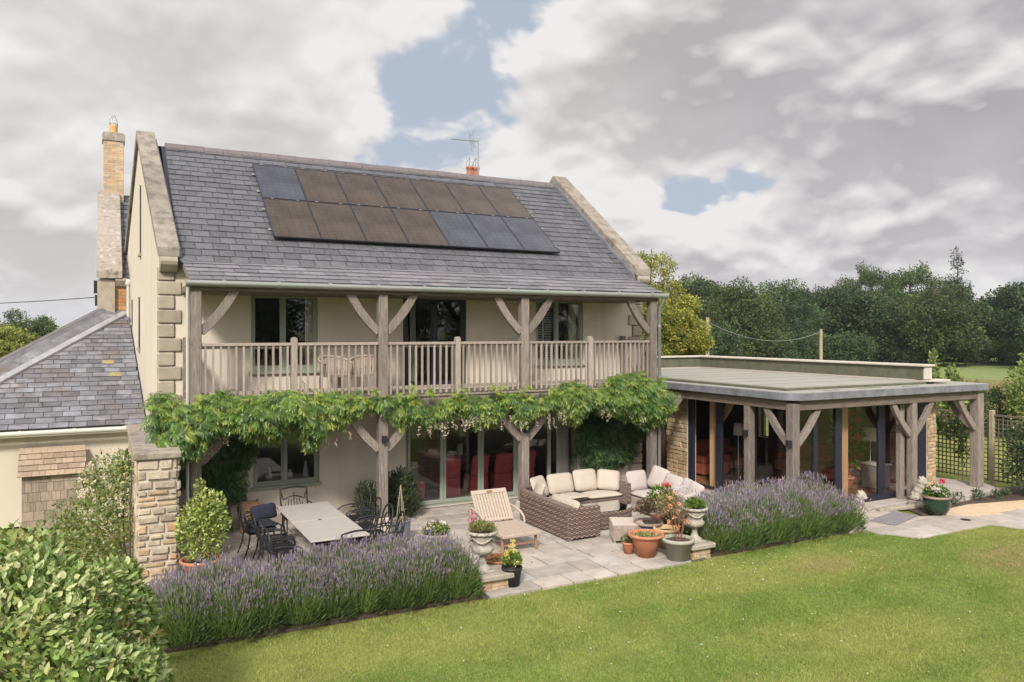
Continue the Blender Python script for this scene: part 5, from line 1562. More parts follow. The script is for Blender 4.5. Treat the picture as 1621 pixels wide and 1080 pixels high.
P = np.array([(6.02, 11.98, .26)]) + rg.normal(0, 1, (120, 3)) * (.10, .10, .03); scatter('foliage', LEAF, P, rg.normal(size=P.shape) + (0, 0, 1), .05, [pick(rg, 120, [(.42, .17, .06), (.3, .25, .08), (.15, .2, .05)])], m_leaf, bw_)
bt = thing('terracotta_pot', 'large flared terracotta pot with wide rim, emptiest of the cluster', 'plant pot', (9.0, 11.72, 0))
pot([(.001, 0), (.17, 0), (.28, .34), (.30, .37), (.335, .375), (.345, .40), (.335, .42), (.30, .425), (.285, .39), (.27, .35)], 9.0, 11.72, m_clay, parent=bt, soil=(.275, .36))
P = np.array([(9.0, 11.72, .38)]) + rg.normal(0, 1, (260, 3)) * (.13, .13, .015); scatter('foliage', LEAF, P, rg.normal(size=P.shape) + (0, 0, 1.5), .05, [pick(rg, 260, [(.25, .26, .09), (.17, .2, .06), (.3, .25, .12)])], m_leaf, bt)
sp_ = thing('terracotta_pot', 'small terracotta pot left of the flared terracotta pot', 'plant pot', (8.82, 12.02, 0))
pot(terracotta(.09, .125, .22, .018, .05), 8.82, 12.02, m_clay, parent=sp_, soil=(.12, .18))
P, d = blob_pts(rg, 130, (8.80, 12.0, .22), (.14, .12, .12), .8, True); scatter('foliage', LEAF, P, d + rg.normal(0, .4, d.shape), .06, [pick(rg, 130, [(.12, .17, .05), (.2, .14, .08), (.09, .12, .04)])], m_leaf, sp_)
gy = thing('grey_pot', 'grey stone-look round pot with a leggy peach rose in front of the right urn', 'plant pot', (9.40, 11.28, 0))
m_gpot = M('grey_green_pot', (.30, .29, .23), .85, .14, 6, bump=.2, spots=((.42, .41, .36), 4, .55, .75, .5))
pot([(.001, 0), (.205, 0), (.24, .31), (.275, .315), (.30, .335), (.305, .37), (.28, .39), (.25, .385), (.24, .34)], 9.40, 11.28, m_gpot, parent=gy, soil=(.24, .34))
mb = MB(); rr = random.Random(5); tips = []
for k in range(9):
    a = k * .7; q = (9.36 + .15 * math.cos(a) + rr.uniform(-.05, .05), 11.28 + .18 * math.sin(a), rr.uniform(.75, 1.05)); tips.append(q); mb.tube([(9.40 + .03 * math.cos(a), 11.28 + .03 * math.sin(a), .34), (9.40 + .09 * math.cos(a), 11.28 + .1 * math.sin(a), .55), q], .007, 5)
mb.build('stems', M('red_rose_stem', (.25, .10, .07), .7, bump=0), gy)
P = np.concatenate([np.array([q]) + rg.normal(0, 1, (34, 3)) * (.055, .055, .12) for q in tips]); scatter('foliage', LEAF, P, rg.normal(size=P.shape), rg.uniform(.03, .055, len(P)), [pick(rg, len(P), [(.09, .12, .045), (.14, .15, .06), (.2, .15, .08), (.1, .07, .04)])], m_leaf, gy)
for q in [(9.25, 11.2, .80), (9.27, 11.15, .63), (9.22, 11.3, .99), (9.50, 11.2, .70), (9.42, 11.3, .86), (9.40, 11.25, 1.02), (9.2, 11.3, .70)]:
    P = np.array([q]) + rg.normal(0, .019, (30, 3)); scatter('bloom', LEAF, P, rg.normal(size=P.shape), .045, [pick(rg, 30, [(.75, .36, .20), (.72, .44, .27), (.68, .26, .15)], .1)], m_petal, gy)
bl_ = thing('blue_pot', 'blue glazed pot with dark bronze foliage beside the grey footstool', 'plant pot', (9.66, 12.5, 0))
m_blue = M('blue_glaze', (.035, .06, .16), .3, .2, 5, bump=.05, spec=.5); m_bluerim = M('worn_pot_rim', (.22, .16, .13), .7, .2, 6, bump=.1)
pot([(.001, 0), (.18, 0), (.25, .30), (.27, .35)], 9.66, 12.5, m_blue, parent=bl_); pot([(.27, .351), (.30, .355), (.305, .39), (.28, .41), (.255, .40), (.25, .35)], 9.66, 12.5, m_bluerim, 'rim', bl_, (.255, .36))
P, d = blob_pts(rg, 900, (9.66, 12.5, .58), (.27, .25, .28), .9, True); scatter('foliage', LEAF, P, d + rg.normal(0, .5, d.shape) + (0, 0, .3), rg.uniform(.04, .07, 900), [pick(rg, 900, [(.085, .045, .045), (.12, .065, .055), (.16, .11, .06), (.06, .05, .04), (.22, .19, .08)])], m_leaf, bl_)
yp = thing('buff_pot', 'buff clay pot of yellow foliage behind the peach rose', 'plant pot', (9.72, 12.02, 0))
m_buff = M('buff_clay', (.50, .34, .18), .85, .12, 6, bump=.15)
pot(terracotta(.17, .23, .38, .025, .06), 9.72, 12.02, m_buff, parent=yp, soil=(.2, .30))
P, d = blob_pts(rg, 800, (9.78, 12.05, .68), (.24, .22, .42), .9, True); scatter('foliage', LEAF, P, d + rg.normal(0, .5, d.shape) + (0, 0, .4), rg.uniform(.04, .075, 800), [pick(rg, 800, [(.30, .28, .07), (.22, .23, .07), (.38, .3, .11), (.18, .13, .12), (.25, .2, .16)])], m_leaf, yp)
for q in [(9.7, 11.9, .98), (9.85, 11.95, .82), (9.62, 11.9, .75), (9.78, 11.85, 1.08)]:
    P = np.array([q]) + rg.normal(0, .019, (26, 3)); scatter('bloom', LEAF, P, rg.normal(size=P.shape), .045, [pick(rg, 26, [(.78, .5, .25), (.72, .40, .26)], .1)], m_petal, yp)
gm = thing('geranium_pot', 'pot of red geranium and white flowers in front of the two-seat sofa', 'plant pot', (10.2, 12.75, 0))
pot(terracotta(.15, .2, .38), 10.2, 12.75, m_clay, parent=gm, soil=(.18, .3))
P, d = blob_pts(rg, 700, (10.2, 12.75, .68), (.32, .26, .34), .8, True); scatter('foliage', LEAF, P, d + rg.normal(0, .5, d.shape) + (0, 0, .3), rg.uniform(.05, .09, 700), [pick(rg, 700, GRN)], m_leaf, gm)
for q, cc in (((10.18, 12.6, 1.06), (.65, .03, .04)), ((10.22, 12.62, 1.08), (.6, .02, .05)), ((10.42, 12.55, .96), (.62, .56, .66)), ((10.5, 12.6, .92), (.58, .52, .64)), ((10.36, 12.5, .88), (.64, .6, .68)), ((9.98, 12.6, .94), (.72, .7, .66)), ((10.6, 12.58, .98), (.6, .55, .66))):
    P = np.array([q]) + rg.normal(0, 1, (50, 3)) * (.045, .03, .02); scatter('bloom', LEAF, P, rg.normal(size=P.shape), .034, [pick(rg, 50, [cc], .1)], m_petal, gm)
gg = thing('green_glazed_pot', 'round dark green glazed pot with a red geranium by the doorstep', 'plant pot', (17.02, 11.32, 0))
m_gg = M('green_glaze', (.012, .035, .022), .18, .3, 5, bump=.03, spec=.6)
pot([(.001, 0), (.20, 0), (.27, .12), (.295, .25), (.285, .36)], 17.02, 11.32, m_gg, parent=gg); pot([(.285, .361), (.315, .37), (.32, .41), (.29, .425), (.265, .40)], 17.02, 11.32, m_bluerim, 'rim', gg, (.265, .37))
P, d = blob_pts(rg, 600, (17.02, 11.32, .42), (.27, .26, .2), .8, True); scatter('foliage', LEAF, P, d + rg.normal(0, .5, d.shape), rg.uniform(.05, .09, 600), [pick(rg, 600, GRN + DRK)], m_leaf, gg)
for q, cc in (((17.12, 11.25, .76), (.62, .05, .10)), ((17.16, 11.27, .73), (.55, .03, .08)), ((16.85, 11.15, .58), (.72, .7, .68)), ((17.0, 11.1, .5), (.7, .68, .66)), ((16.75, 11.2, .62), (.72, .6, .62))):
    P = np.array([q]) + rg.normal(0, .03, (40, 3)); scatter('bloom', LEAF, P, rg.normal(size=P.shape), .045, [pick(rg, 40, [cc], .1)], m_petal, gg)
# ------------------------------------------------------------------ dining set
tb = thing('dining_table', 'long pale stone topped outdoor dining table', 'table', (3.52, 14.3, 0))
mb = MB()
for y0_, y1_ in ((12.86, 14.29), (14.296, 15.74)):
    mb.prism([(3.02, y0_), (4.03, y0_), (4.03, y1_), (3.02, y1_)], 'z', .71, .745)
mb.build('tabletop', m_tabtop, tb, bevel=.012)
mb = MB(); mb.lathe([(.001, .7462), (.035, .7462)], 3.52, 14.29, 14); mb.build('parasol_hole', m_black, tb)
mb = MB(); mb.box(3.10, 3.95, 12.98, 13.03, .655, .708); mb.box(3.10, 3.95, 15.57, 15.62, .655, .708); mb.box(3.10, 3.15, 13.03, 15.57, .655, .708); mb.box(3.90, 3.95, 13.03, 15.57, .655, .708)
mb.build('apron', m_iron, tb)
for x in (3.16, 3.89):
    for y in (13.05, 15.55):
        mb = MB(); mb.tube([(x, y, .70), (x + (.05 if x > 3.5 else -.05), y, .45), (x, y, .2), (x + (.04 if x > 3.5 else -.04), y, 0)], [.03, .022, .022, .03], 8); mb.build('leg', m_iron, tb)


def dining_chair(label, wide):
    """cast metal armchair facing +X, seat centre at the origin"""
    t_ = thing('dining_chair', label, 'chair', (0, 0, 0), 'metal dining chairs round the long table')
    hw = .27 if wide else .23
    mb = MB()
    for k in range(9): mb.box(-.22 + k * .05, -.185 + k * .05, -hw + .02, hw - .02, .435, .45)
    mb.box(-.24, .24, -hw, -hw + .03, .425, .452); mb.box(-.24, .24, hw - .03, hw, .425, .452); mb.box(.21, .24, -hw + .03, hw - .03, .425, .452); mb.box(-.24, -.225, -hw + .03, hw - .03, .425, .452)
    mb.build('seat', m_iron, t_)
    for sy in (-1, 1):
        mb = MB(); mb.tube([(.22, sy * (hw - .02), .43), (.24, sy * (hw - .02), .25), (.28, sy * hw, 0)], [.016, .014, .012], 6); mb.build('leg', m_iron, t_)
        mb = MB(); mb.tube([(-.22, sy * (hw - .02), .43), (-.25, sy * (hw - .02), .22), (-.33, sy * hw, 0)], [.016, .014, .012], 6); mb.build('leg', m_iron, t_)
        mb = MB(); mb.tube([(-.27, sy * hw, .66), (-.1, sy * (hw + .03), .675), (.12, sy * (hw + .03), .65), (.19, sy * (hw + .02), .60), (.20, sy * (hw), .45)], .014, 6); mb.build('armrest', m_iron, t_)
    bx = lambda z: -.235 - (z - .44) * .24
    mb = MB()
    if wide:
        pts = [(bx(.44), -hw, .44), (bx(.70), -hw, .70), (bx(.93), -hw, .93)] + [(bx(.95), -hw + 2 * hw * k / 8, .93 + .04 * math.sin(math.pi * k / 8)) for k in range(1, 8)] + [(bx(.93), hw, .93), (bx(.70), hw, .70), (bx(.44), hw, .44)]
        mb.tube(pts, .017, 7)
        mb.tube([(bx(.9), -hw, .90)] + [(bx(.8), -hw + .06 + (2 * hw - .12) * k / 8, .72 + .07 * math.sin(math.pi * k / 8)) for k in range(9)] + [(bx(.9), hw, .90)], .013, 6)
        mb.tube([(bx(.7), 0, .72), (bx(.86), 0, .86)], .013, 6)
        for k in range(-3, 4): mb.tube([(bx(.46), k * .07, .46), (bx(.72), k * .055, .73 if abs(k) < 3 else .66)], .009, 5)
    else:
        pts = [(bx(.44), -hw + .03, .44), (bx(.70), -hw + .0, .70)] + [(bx(.74 + .21 * math.sin(a)), -(hw) * math.cos(a), .74 + .21 * math.sin(a)) for a in np.linspace(.15, math.pi - .15, 9)] + [(bx(.70), hw, .70), (bx(.44), hw - .03, .44)]
        mb.tube(pts, .017, 7)
        ring = [(bx(.70 + .10 * math.sin(a)), .105 * math.cos(a), .70 + .10 * math.sin(a)) for a in np.linspace(0, 2 * math.pi, 15)[:-1]]
        mb.tube(ring, .012, 6, closed=True)
        for s in (-1, 1):
            mb.tube([(bx(.50), s * .10, .50), (bx(.60), s * .02, .58), (bx(.63), 0, .61)], .011, 5); mb.tube([(bx(.66), s * .10, .66), (bx(.74), s * (hw - .01), .76)], .011, 5); mb.tube([(bx(.45), s * .06, .45), (bx(.55), s * .15, .56), (bx(.66), s * .12, .66)], .011, 5)
    mb.build('backrest', m_iron, t_)
    return t_


sc_ = dining_chair('', False); ec = dining_chair('', True)
for k, (y, nm) in enumerate(((15.35, 'nearest the house wall'), (14.68, 'second from the house wall'), (14.0, 'third from the house wall'), (13.32, 'nearest the lavender'))):
    place(sc_, k == 0, (4.42, y, 0), math.pi + (.05, -.04, .06, -.08)[k], None, 'dark metal arch backed chair on the right of the table, ' + nm)
for k, (y, nm) in enumerate(((15.25, 'holding the navy cushions'), (14.55, 'second from the house wall'), (13.9, 'third from the house wall'), (13.25, 'nearest the lavender'))):
    place(sc_, False, (2.72 - (.12 if k == 0 else 0), y, 0), (.12, -.05, .06, .02)[k], None, 'dark metal arch backed chair on the left of the table, ' + nm)
place(ec, True, (3.50, 16.08, 0), -math.pi / 2, None, 'wide dark metal armchair at the house end of the table')
place(ec, False, (3.66, 12.68, 0), math.pi / 2, None, 'wide dark metal armchair at the lavender end of the table')


def cushion(name, label, cat, cen, size, rot, mat, group=None, parent=None, seed=0, puff=.5):
    """plump pillow: a rounded, slightly creased box"""
    n = 10; rnd = random.Random(seed); v = []; f = []
    m = Euler(rot).to_matrix() if not isinstance(rot, Matrix) else rot
    ph = rnd.uniform(0, 6)
    for side in (1, -1):
        for j in range(n + 1):
            for i in range(n + 1):
                u, w = 2 * i / n - 1, 2 * j / n - 1
                e = max(0, (1 - abs(u) ** 3.2)) ** .6 * max(0, (1 - abs(w) ** 3.2)) ** .6
                pin = 1 - .02 * (1 - abs(w) ** 2) * abs(u) ** 2 - .11 * abs(u) ** 5 * abs(w) ** 5
                pin2 = 1 - .02 * (1 - abs(u) ** 2) * abs(w) ** 2 - .11 * abs(u) ** 5 * abs(w) ** 5
                cre = .05 * math.sin(u * 4 + ph) * math.sin(w * 3 + ph * 2) * e
                v.append(m @ Vector((u * size[0] / 2 * pin, w * size[1] / 2 * pin2, side * size[2] / 2 * (e * (1 + cre * 2) * (1 - puff * .0) + .03))) + Vector(cen))
    N = (n + 1) ** 2
    for s in (0, 1):
        for j in range(n):
            for i in range(n):
                a = s * N + j * (n + 1) + i; q = (a, a + 1, a + n + 2, a + n + 1); f.append(q if s == 0 else q[::-1])
    edge = [i for i in range(n + 1)] + [j * (n + 1) + n for j in range(1, n + 1)] + [n * (n + 1) + i for i in range(n - 1, -1, -1)] + [j * (n + 1) for j in range(n - 1, 0, -1)]
    for a, b in zip(edge, edge[1:] + edge[:1]): f.append((b, a, a + N, b + N))
    o = mesh_obj(name, v, f, mat, parent, None, [True] * len(f))
    if label: tag(o, label, cat, group)
    return o


m_navyc = M('navy_fabric', (.018, .02, .035), .9, .2, 6, bump=.3)
for k, z in enumerate((.50, .575)):
    cushion('seat_cushion', ('lower' if k == 0 else 'upper') + ' navy cushion stacked on the chair by the paper sack', 'cushion', (2.62 + .02 * k, 15.22, z), (.52, .56, .10), (.02, -.03 + .05 * k, .12 + .1 * k), m_navyc, 'navy cushions stacked on a dining chair', seed=k)
cushion('seat_cushion', 'navy cushion leaning upright on the stack by the paper sack', 'cushion', (2.72, 15.42, .74), (.55, .30, .10), (1.25, 0, .35), m_navyc, 'navy cushions stacked on a dining chair', seed=7)

# paper sack by the wall
sk = thing('paper_sack', 'brown paper sack printed in black, standing against the wall', 'sack', (2.72, 17.0, 0))
m_paper = M('kraft_paper', (.43, .245, .13), .85, .14, 5, bump=.4, bscale=18, spots=((.28, .15, .08), 3, .55, .8, .5))
v = []; f = []; nz, na = 8, 16; rnd = random.Random(4)
for j in range(nz + 1):
    z = .62 * j / nz; t = j / nz
    for k in range(na):
        a = 2 * math.pi * k / na; ca, sa = math.cos(a), math.sin(a)
        rx = .19 * (1 - .08 * t) * (abs(ca) ** .4 * (1 if ca > 0 else -1)); ry = (.10 * (1 - .55 * t ** 3)) * (abs(sa) ** .5 * (1 if sa > 0 else -1))
        v.append((2.72 + rx + rnd.uniform(-.008, .008), 17.0 + ry + .06 * t + rnd.uniform(-.008, .008), z + (.05 * math.sin(a * 2 + 1) if j == nz else 0)))
for j in range(nz):
    for k in range(na): f.append((j * na + k, j * na + (k + 1) % na, (j + 1) * na + (k + 1) % na, (j + 1) * na + k))
f.append(tuple(range(na))[::-1]); f.append(tuple(nz * na + k for k in range(na)))
mesh_obj('bag', v, f, m_paper, sk, None, [True] * len(f))
mb = MB(); rnd = random.Random(9)
for z, w in ((.44, .15), (.41, .20)):
    x = 2.72 - w / 2
    while x < 2.72 + w / 2: mb.obox((x, 16.905 + z * .09 - .003, z), (.016, .006, .02), (-.1, rnd.uniform(-.4, .4), 0)); x += .024
for k in range(26):
    a = rnd.uniform(0, 6.28); r = rnd.uniform(.02, .085); mb.obox((2.72 + r * math.cos(a), 16.905 + (.29 + r * .8 * math.sin(a)) * .09 - .003, .29 + r * .8 * math.sin(a)), (rnd.uniform(.012, .04), .006, .010), (-.1, rnd.uniform(-1.5, 1.5), 0))
mb.build('printed_emblem', m_black, sk)

# ------------------------------------------------------------------ steamer lounger
lo = thing('steamer_lounger', 'silvered teak steamer lounger with raised slatted back', 'sun lounger', (7.0, 13.8, 0))
mb = MB()
for k in range(11):
    x = 6.69 + k * .066; mb.box(x, x + .052, 13.03, 14.03, .335, .352)
mb.build('seat_slats', m_teak, lo, bevel=.003)
mb = MB(); mb.box(6.63, 6.675, 12.98, 14.62, .30, .36); mb.box(7.41, 7.455, 12.98, 14.62, .30, .36); mb.box(6.676, 7.409, 12.98, 13.025, .30, .36); mb.box(6.676, 7.409, 14.035, 14.07, .30, .345); mb.box(6.676, 7.409, 14.58, 14.62, .30, .345)
mb.build('frame', m_teak, lo, bevel=.006)
for x in (6.68, 7.41):
    for y, dx in ((13.12, 0), (14.5, 0)):
        mb = MB(); mb.bar((x, y, .31), (x, y + (-.03 if y < 14 else .05), 0), .05, .035); mb.build('leg', m_teakd, lo, bevel=.005)
mb = MB(); mb.box(6.69, 7.40, 13.10, 13.13, .12, .15); mb.build('stretcher', m_teakd, lo)
bd = Vector((0, .56, .828)); b0 = Vector((0, 14.08, .36)); mb = MB()
for k in range(11):
    x = 6.70 + k * .065; mb.bar((x + .024, b0.y, b0.z), (x + .024, b0.y + bd.y * .63, b0.z + bd.z * .63), .05, .016, up=(0, -.866, .5))
for u in (.05, .65):
    p = b0 + bd * u; mb.bar((6.655, p.y - .012, p.z), (7.43, p.y - .012, p.z), .06 if u < .5 else .085, .028, up=(0, -.866, .5))
for x in (6.665, 7.42): mb.bar((x, b0.y, b0.z), (x, b0.y + bd.y * .69, b0.z + bd.z * .69), .045, .03, up=(0, -.866, .5))
mb.build('backrest', m_teak, lo, bevel=.003)
for x in (6.60, 7.485):
    mb = MB(); mb.tube([(x, 14.35, .62), (x, 14.1, .60), (x, 13.85, .55), (x, 13.72, .47), (x, 13.70, .36)], [.022, .026, .026, .022, .02], 8); mb.tube([(x, 14.35, .62), (x, 14.38, .31)], .02, 6); mb.build('armrest', m_teak, lo)
mb = MB(); p = b0 + bd * .65; mb.box(6.98, 7.10, p.y - .05, p.y - .03, p.z - .01, p.z + .025); mb.build('handle_slot', m_teakd, lo)


# ------------------------------------------------------------------ rattan sofas
def weave(mb, u0, u1, z0, z1, fn, cw=.05, ch=.022, seed=0, cols=((.85, .85, .85), (.55, .53, .52), (1.75, 1.65, 1.55)), th=.009, band=2):
    """woven strips as small raised pillows, alternate over and under"""
    rnd = random.Random(seed); nz = max(1, int(round((z1 - z0) / ch))); nu = max(1, int(round((u1 - u0) / cw)))
    for j in range(nz):
        for i in range(nu):
            a, b = u0 + (u1 - u0) * i / nu, u0 + (u1 - u0) * (i + 1) / nu; za, zb = z0 + (z1 - z0) * j / nz + .002, z0 + (z1 - z0) * (j + 1) / nz - .002
            over = (i + (j // 1)) % 2; o = th if over else th * .25
            c = cols[2] if (j % (band * 2)) < band and over else cols[0] if over else cols[1]; k = rnd.uniform(.85, 1.15)
            m_ = (a + b) / 2
            q = [fn(a, .0, za), fn(b, .0, za), fn(b, .0, zb), fn(a, .0, zb), fn(m_ - (b - a) * .28, o, za + .002), fn(m_ + (b - a) * .28, o, za + .002), fn(m_ + (b - a) * .28, o, zb - .002), fn(m_ - (b - a) * .28, o, zb - .002)]
            mb.add(q, [(4, 5, 6, 7), (0, 1, 5, 4), (1, 2, 6, 5), (2, 3, 7, 6), (3, 0, 4, 7)], tuple(x * k for x in c))


SX0, SX1, SY0, SY1 = 8.20, 10.95, 13.20, 15.62
sf = thing('corner_sofa', 'brown rattan corner sofa with curved outer corner', 'sofa', (9.3, 14.6, 0))
RC = .55
outer = [(SX0, SY0)] + [(SX0, y) for y in (SY0 + .6, SY0 + 1.2)] + [(SX0 + RC - RC * math.cos(a), SY1 - RC + RC * math.sin(a)) for a in np.linspace(0, math.pi / 2, 9)] + [(9.6, SY1), (SX1, SY1)]
def offset(path, d):
    out = []
    for i, p in enumerate(path):
        a = Vector(path[max(i - 1, 0)]); b = Vector(path[min(i + 1, len(path) - 1)]); t = (b - a).normalized(); n_ = Vector((t.y, -t.x)); out.append((p[0] + n_.x * d, p[1] + n_.y * d))
    return out
inner = offset(outer, .13)
mb = MB(); v = []
for (z, pth) in ((.03, outer), (.645, outer), (.645, inner), (.03, inner)): v += [(x, y, z) for x, y in pth]
n = len(outer); fs = []
for k in range(4):
    for i in range(n - 1): fs.append((k * n + i, k * n + i + 1, ((k + 1) % 4) * n + i + 1, ((k + 1) % 4) * n + i))
fs += [(0, n, 2 * n, 3 * n), (n - 1, 4 * n - 1, 3 * n - 1, 2 * n - 1)]
mb.add(v, fs); sfb = mb.build('back_frame', m_wick, sf)
mb = MB(); L = [0]
for a, b in zip(outer[:-1], outer[1:]): L.append(L[-1] + (Vector(b) - Vector(a)).length)
def along(u, o, z):
    for i in range(n - 1):
        if u <= L[i + 1] + 1e-6 or i == n - 2:
            t = (u - L[i]) / (L[i + 1] - L[i]); a, b = Vector(outer[i]), Vector(outer[i + 1]); p = a.lerp(b, t); d = (b - a).normalized(); return (p.x - d.y * (o + .004), p.y + d.x * (o + .004), z)
weave(mb, 0, L[-1], .05, .635, along, .075, .026, 1)
mb.build('weave', m_wick, sfb)
mb = MB(); mb.tube([(x, y, .648) for x, y in offset(outer, .065)], .068, 8); mb.build('top_roll', m_wick, sfb)
mb = MB(); mb.box(SX0 + .131, SX0 + .77, SY0 + .0, SY1 - .6, .05, .33); mb.box(SX0 + .14, SX1 - .131, SY1 - .78, SY1 - .14, .05, .331); base = mb.build('seat_base', m_wick, sf)
mb = MB(); weave(mb, SX0 + .01, SX0 + .77, .05, .64, lambda u, o, z: (u, SY0 - .006 - o, z), .058, .024, 2)
mb.box(SX0 + .13, SX0 + .775, SY0 - .003, SY0 + .12, .332, .645); weave(mb, SX0 + .79, SX1 - .13, .05, .33, lambda u, o, z: (u, SY1 - .783 - o, z), .058, .024, 3); weave(mb, SY0, SY1 - .8, .05, .33, lambda u, o, z: (SX0 + .773 + o, u, z), .058, .024, 4)
mb.box(SX1 - .13, SX1, SY1 - .78, SY1 - .132, .05, .64)
weave(mb, SX1 - .13, SX1, .05, .63, lambda u, o, z: (u, SY1 - .783 - o, z), .058, .024, 5)
mb.build('arm_weave', m_wick, base)
for x, y in ((SX0 + .04, SY0 + .03), (SX0 + .70, SY0 + .03), (SX1 - .08, SY1 - .74), (SX0 + .05, SY1 - .6)):
    mb = MB(); mb.box(x, x + .06, y, y + .06, 0, .05); mb.build('foot', m_clip, sf)
G_ = 'cream cushions on the corner sofa'
for lb, c, s, r in (('cream seat cushion on the near arm of the corner sofa', (SX0 + .47, 13.80, .385), (.62, .95, .14), (0, 0, 0)), ('cream seat cushion in the corner of the corner sofa', (SX0 + .50, 14.92, .385), (.66, 1.15, .14), (0, 0, 0)),
                    ('cream seat cushion left of centre on the far run of the corner sofa', (9.42, 15.18, .385), (.80, .64, .14), (0, 0, .02)), ('cream seat cushion at the right end of the corner sofa', (10.32, 15.18, .385), (.98, .64, .14), (0, 0, -.02)),
                    ('loose cream seat pad lying on top of the corner sofa seat', (9.45, 14.98, .475), (.66, .5, .07), (.04, .05, .25))):
    cushion('seat_cushion', lb, 'cushion', c, s, r, m_cush, G_, seed=len(lb))
for lb, c, s, r in (('cream back cushion lying low along the near arm of the corner sofa', (SX0 + .24, 13.78, .60), (.36, 1.1, .135), (0, -1.05, .02)), ('crumpled cream back cushion in the curve of the corner sofa', (SX0 + .32, 14.95, .66), (.46, .55, .15), (0, -1.15, -.25)),
                    ('cream back cushion angled in the corner of the corner sofa', (8.75, 15.30, .68), (.60, .5, .14), (1.15, 0, .5)), ('wide cream back cushion left of the button gap on the corner sofa', (9.38, 15.42, .68), (.72, .48, .14), (1.2, 0, .04)),
                    ('cream back cushion right of the button gap on the corner sofa', (10.06, 15.42, .70), (.64, .52, .14), (1.2, 0, -.05)), ('cream scatter cushion leaning on the right arm of the corner sofa', (10.62, 15.28, .68), (.56, .5, .135), (1.1, .1, -.45))):
    cushion('back_cushion', lb, 'cushion', c, s, r, m_cush, G_, seed=len(lb))

ct = thing('coffee_table', 'low rounded rattan coffee table with a glass top', 'coffee table', (9.75, 13.95, 0))
cp = [(9.28, 13.62), (9.75, 13.58)] + [(9.75 + .58 * math.sin(a), 14.16 - .58 * math.cos(a)) for a in np.linspace(0.15, math.pi / 2, 7)] + [(10.30, 14.42), (9.28, 14.42)]
mb = MB(); mb.prism(cp, 'z', .03, .385); cb = mb.build('base', m_wick, ct)
mb = MB(); LL = [0]; cpp = cp + [cp[0]]
for a, b in zip(cpp[:-1], cpp[1:]): LL.append(LL[-1] + (Vector(b) - Vector(a)).length)
def alc(u, o, z):
    for i in range(len(cpp) - 1):
        if u <= LL[i + 1] + 1e-6:
            t = (u - LL[i]) / (LL[i + 1] - LL[i]); a, b = Vector(cpp[i]), Vector(cpp[i + 1]); p = a.lerp(b, t); d = (b - a).normalized(); return (p.x + d.y * (o + .003), p.y - d.x * (o + .003), z)
weave(mb, 0, LL[-1] - .01, .04, .38, alc, .055, .024, 6); mb.build('weave', m_wick, cb)
m_tglass = glassmat('table_glass', (.45, .45, .45), 2.0)
mb = MB(); mb.prism(cp, 'z', .388, .397); mb.build('glass_top', m_tglass, ct)

ot = thing('footstool', 'square grey rattan footstool', 'footstool', (9.36, 12.82, 0)); ot.rotation_euler = (0, 0, R(-28))
mb = MB(); q = .31; mb.box(-q, q, -q, q, .05, .35); o = mb.build('body', m_wick2); o.parent = ot
wv = MB()
CW = ((1, 1, 1), (.85, .85, .85), (1.15, 1.15, 1.15))
for fn in (lambda u, o, z: (u, -q - .002 - o, z), lambda u, o, z: (-q - .002 - o, u, z), lambda u, o, z: (q + .002 + o, u, z), lambda u, o, z: (u, q + .002 + o, z)): weave(wv, -q, q, .05, .345, fn, .02, .05, 7, CW, .005)
wv = wv.build('weave', m_wick2); wv.parent = o
mb = MB(); mb.box(-q - .008, q + .008, -q - .008, q + .008, .351, .375); p_ = mb.build('woven_top', m_cush2, None, bevel=.008); p_.parent = ot; p_.data.materials[0] = M('pale_woven_top', (.46, .385, .335), .85, .1, 30, bump=.4, bscale=90)
for x in (-q + .03, q - .03):
    for y in (-q + .03, q - .03): mb = MB(); mb.box(x - .02, x + .02, y - .02, y + .02, 0, .05); l_ = mb.build('foot', m_wick2); l_.parent = ot

s2 = thing('two_seat_sofa', 'grey rattan sofa with stone coloured cushions beside the post', 'sofa', (11.4, 14.2, 0))
ax0, ax1, ay0, ay1 = 10.98, 11.80, 13.0, 15.15
mb = MB(); mb.box(ax0, ax1 - .10, ay0, ay1 - .08, .05, .33); b_ = mb.build('seat_base', m_wick2, s2)
mb = MB(); weave(mb, ay0, ay1 - .6 - .01, .06, .33, lambda u, o, z: (ax0 - .004 - o, u, z), .02, .05, 8, CW, .005); weave(mb, ay1 - .6 + .01, ay1 - .08, .06, .33, lambda u, o, z: (ax0 - .004 - o, u, z), .02, .05, 9, CW, .005); weave(mb, ax0, ax1 - .1, .06, .33, lambda u, o, z: (u, ay0 - .004 - o, z), .02, .05, 9, CW, .005); mb.build('weave', m_wick2, b_)
mb = MB(); mb.box(ax1 - .099, ax1, ay0, ay1, .05, .66); mb.build('back_frame', m_wick2, s2, bevel=.015)
mb = MB(); mb.box(ax0, ax1 - .10, ay1 - .079, ay1, .05, .60); mb.build('side_arm', m_wick2, s2, bevel=.012)
mb = MB(); mb.box(ax0 + .3, ax1 - .10, ay0 - .0, ay0 + .08, .331, .62); mb.build('side_arm', m_wick2, s2, bevel=.012)
for x in (ax0 + .03, ax1 - .08):
    for y in (ay0 + .03, ay1 - .08): mb = MB(); mb.box(x, x + .05, y, y + .05, 0, .05); mb.build('foot', m_wick2, s2)
G_ = 'stone cushions on the grey sofa'
for lb, c, s, r in (('stone seat cushion at the wall end of the grey sofa', (11.33, 14.72, .385), (.70, .70, .14), (0, 0, .02)), ('stone seat cushion in the middle of the grey sofa', (11.32, 13.95, .385), (.72, .82, .14), (0, 0, -.02)), ('stone seat cushion at the lavender end of the grey sofa', (11.33, 13.27, .385), (.70, .5, .13), (0, 0, 0))):
    cushion('seat_cushion', lb, 'cushion', c, s, r, m_cush2, G_, seed=len(lb))
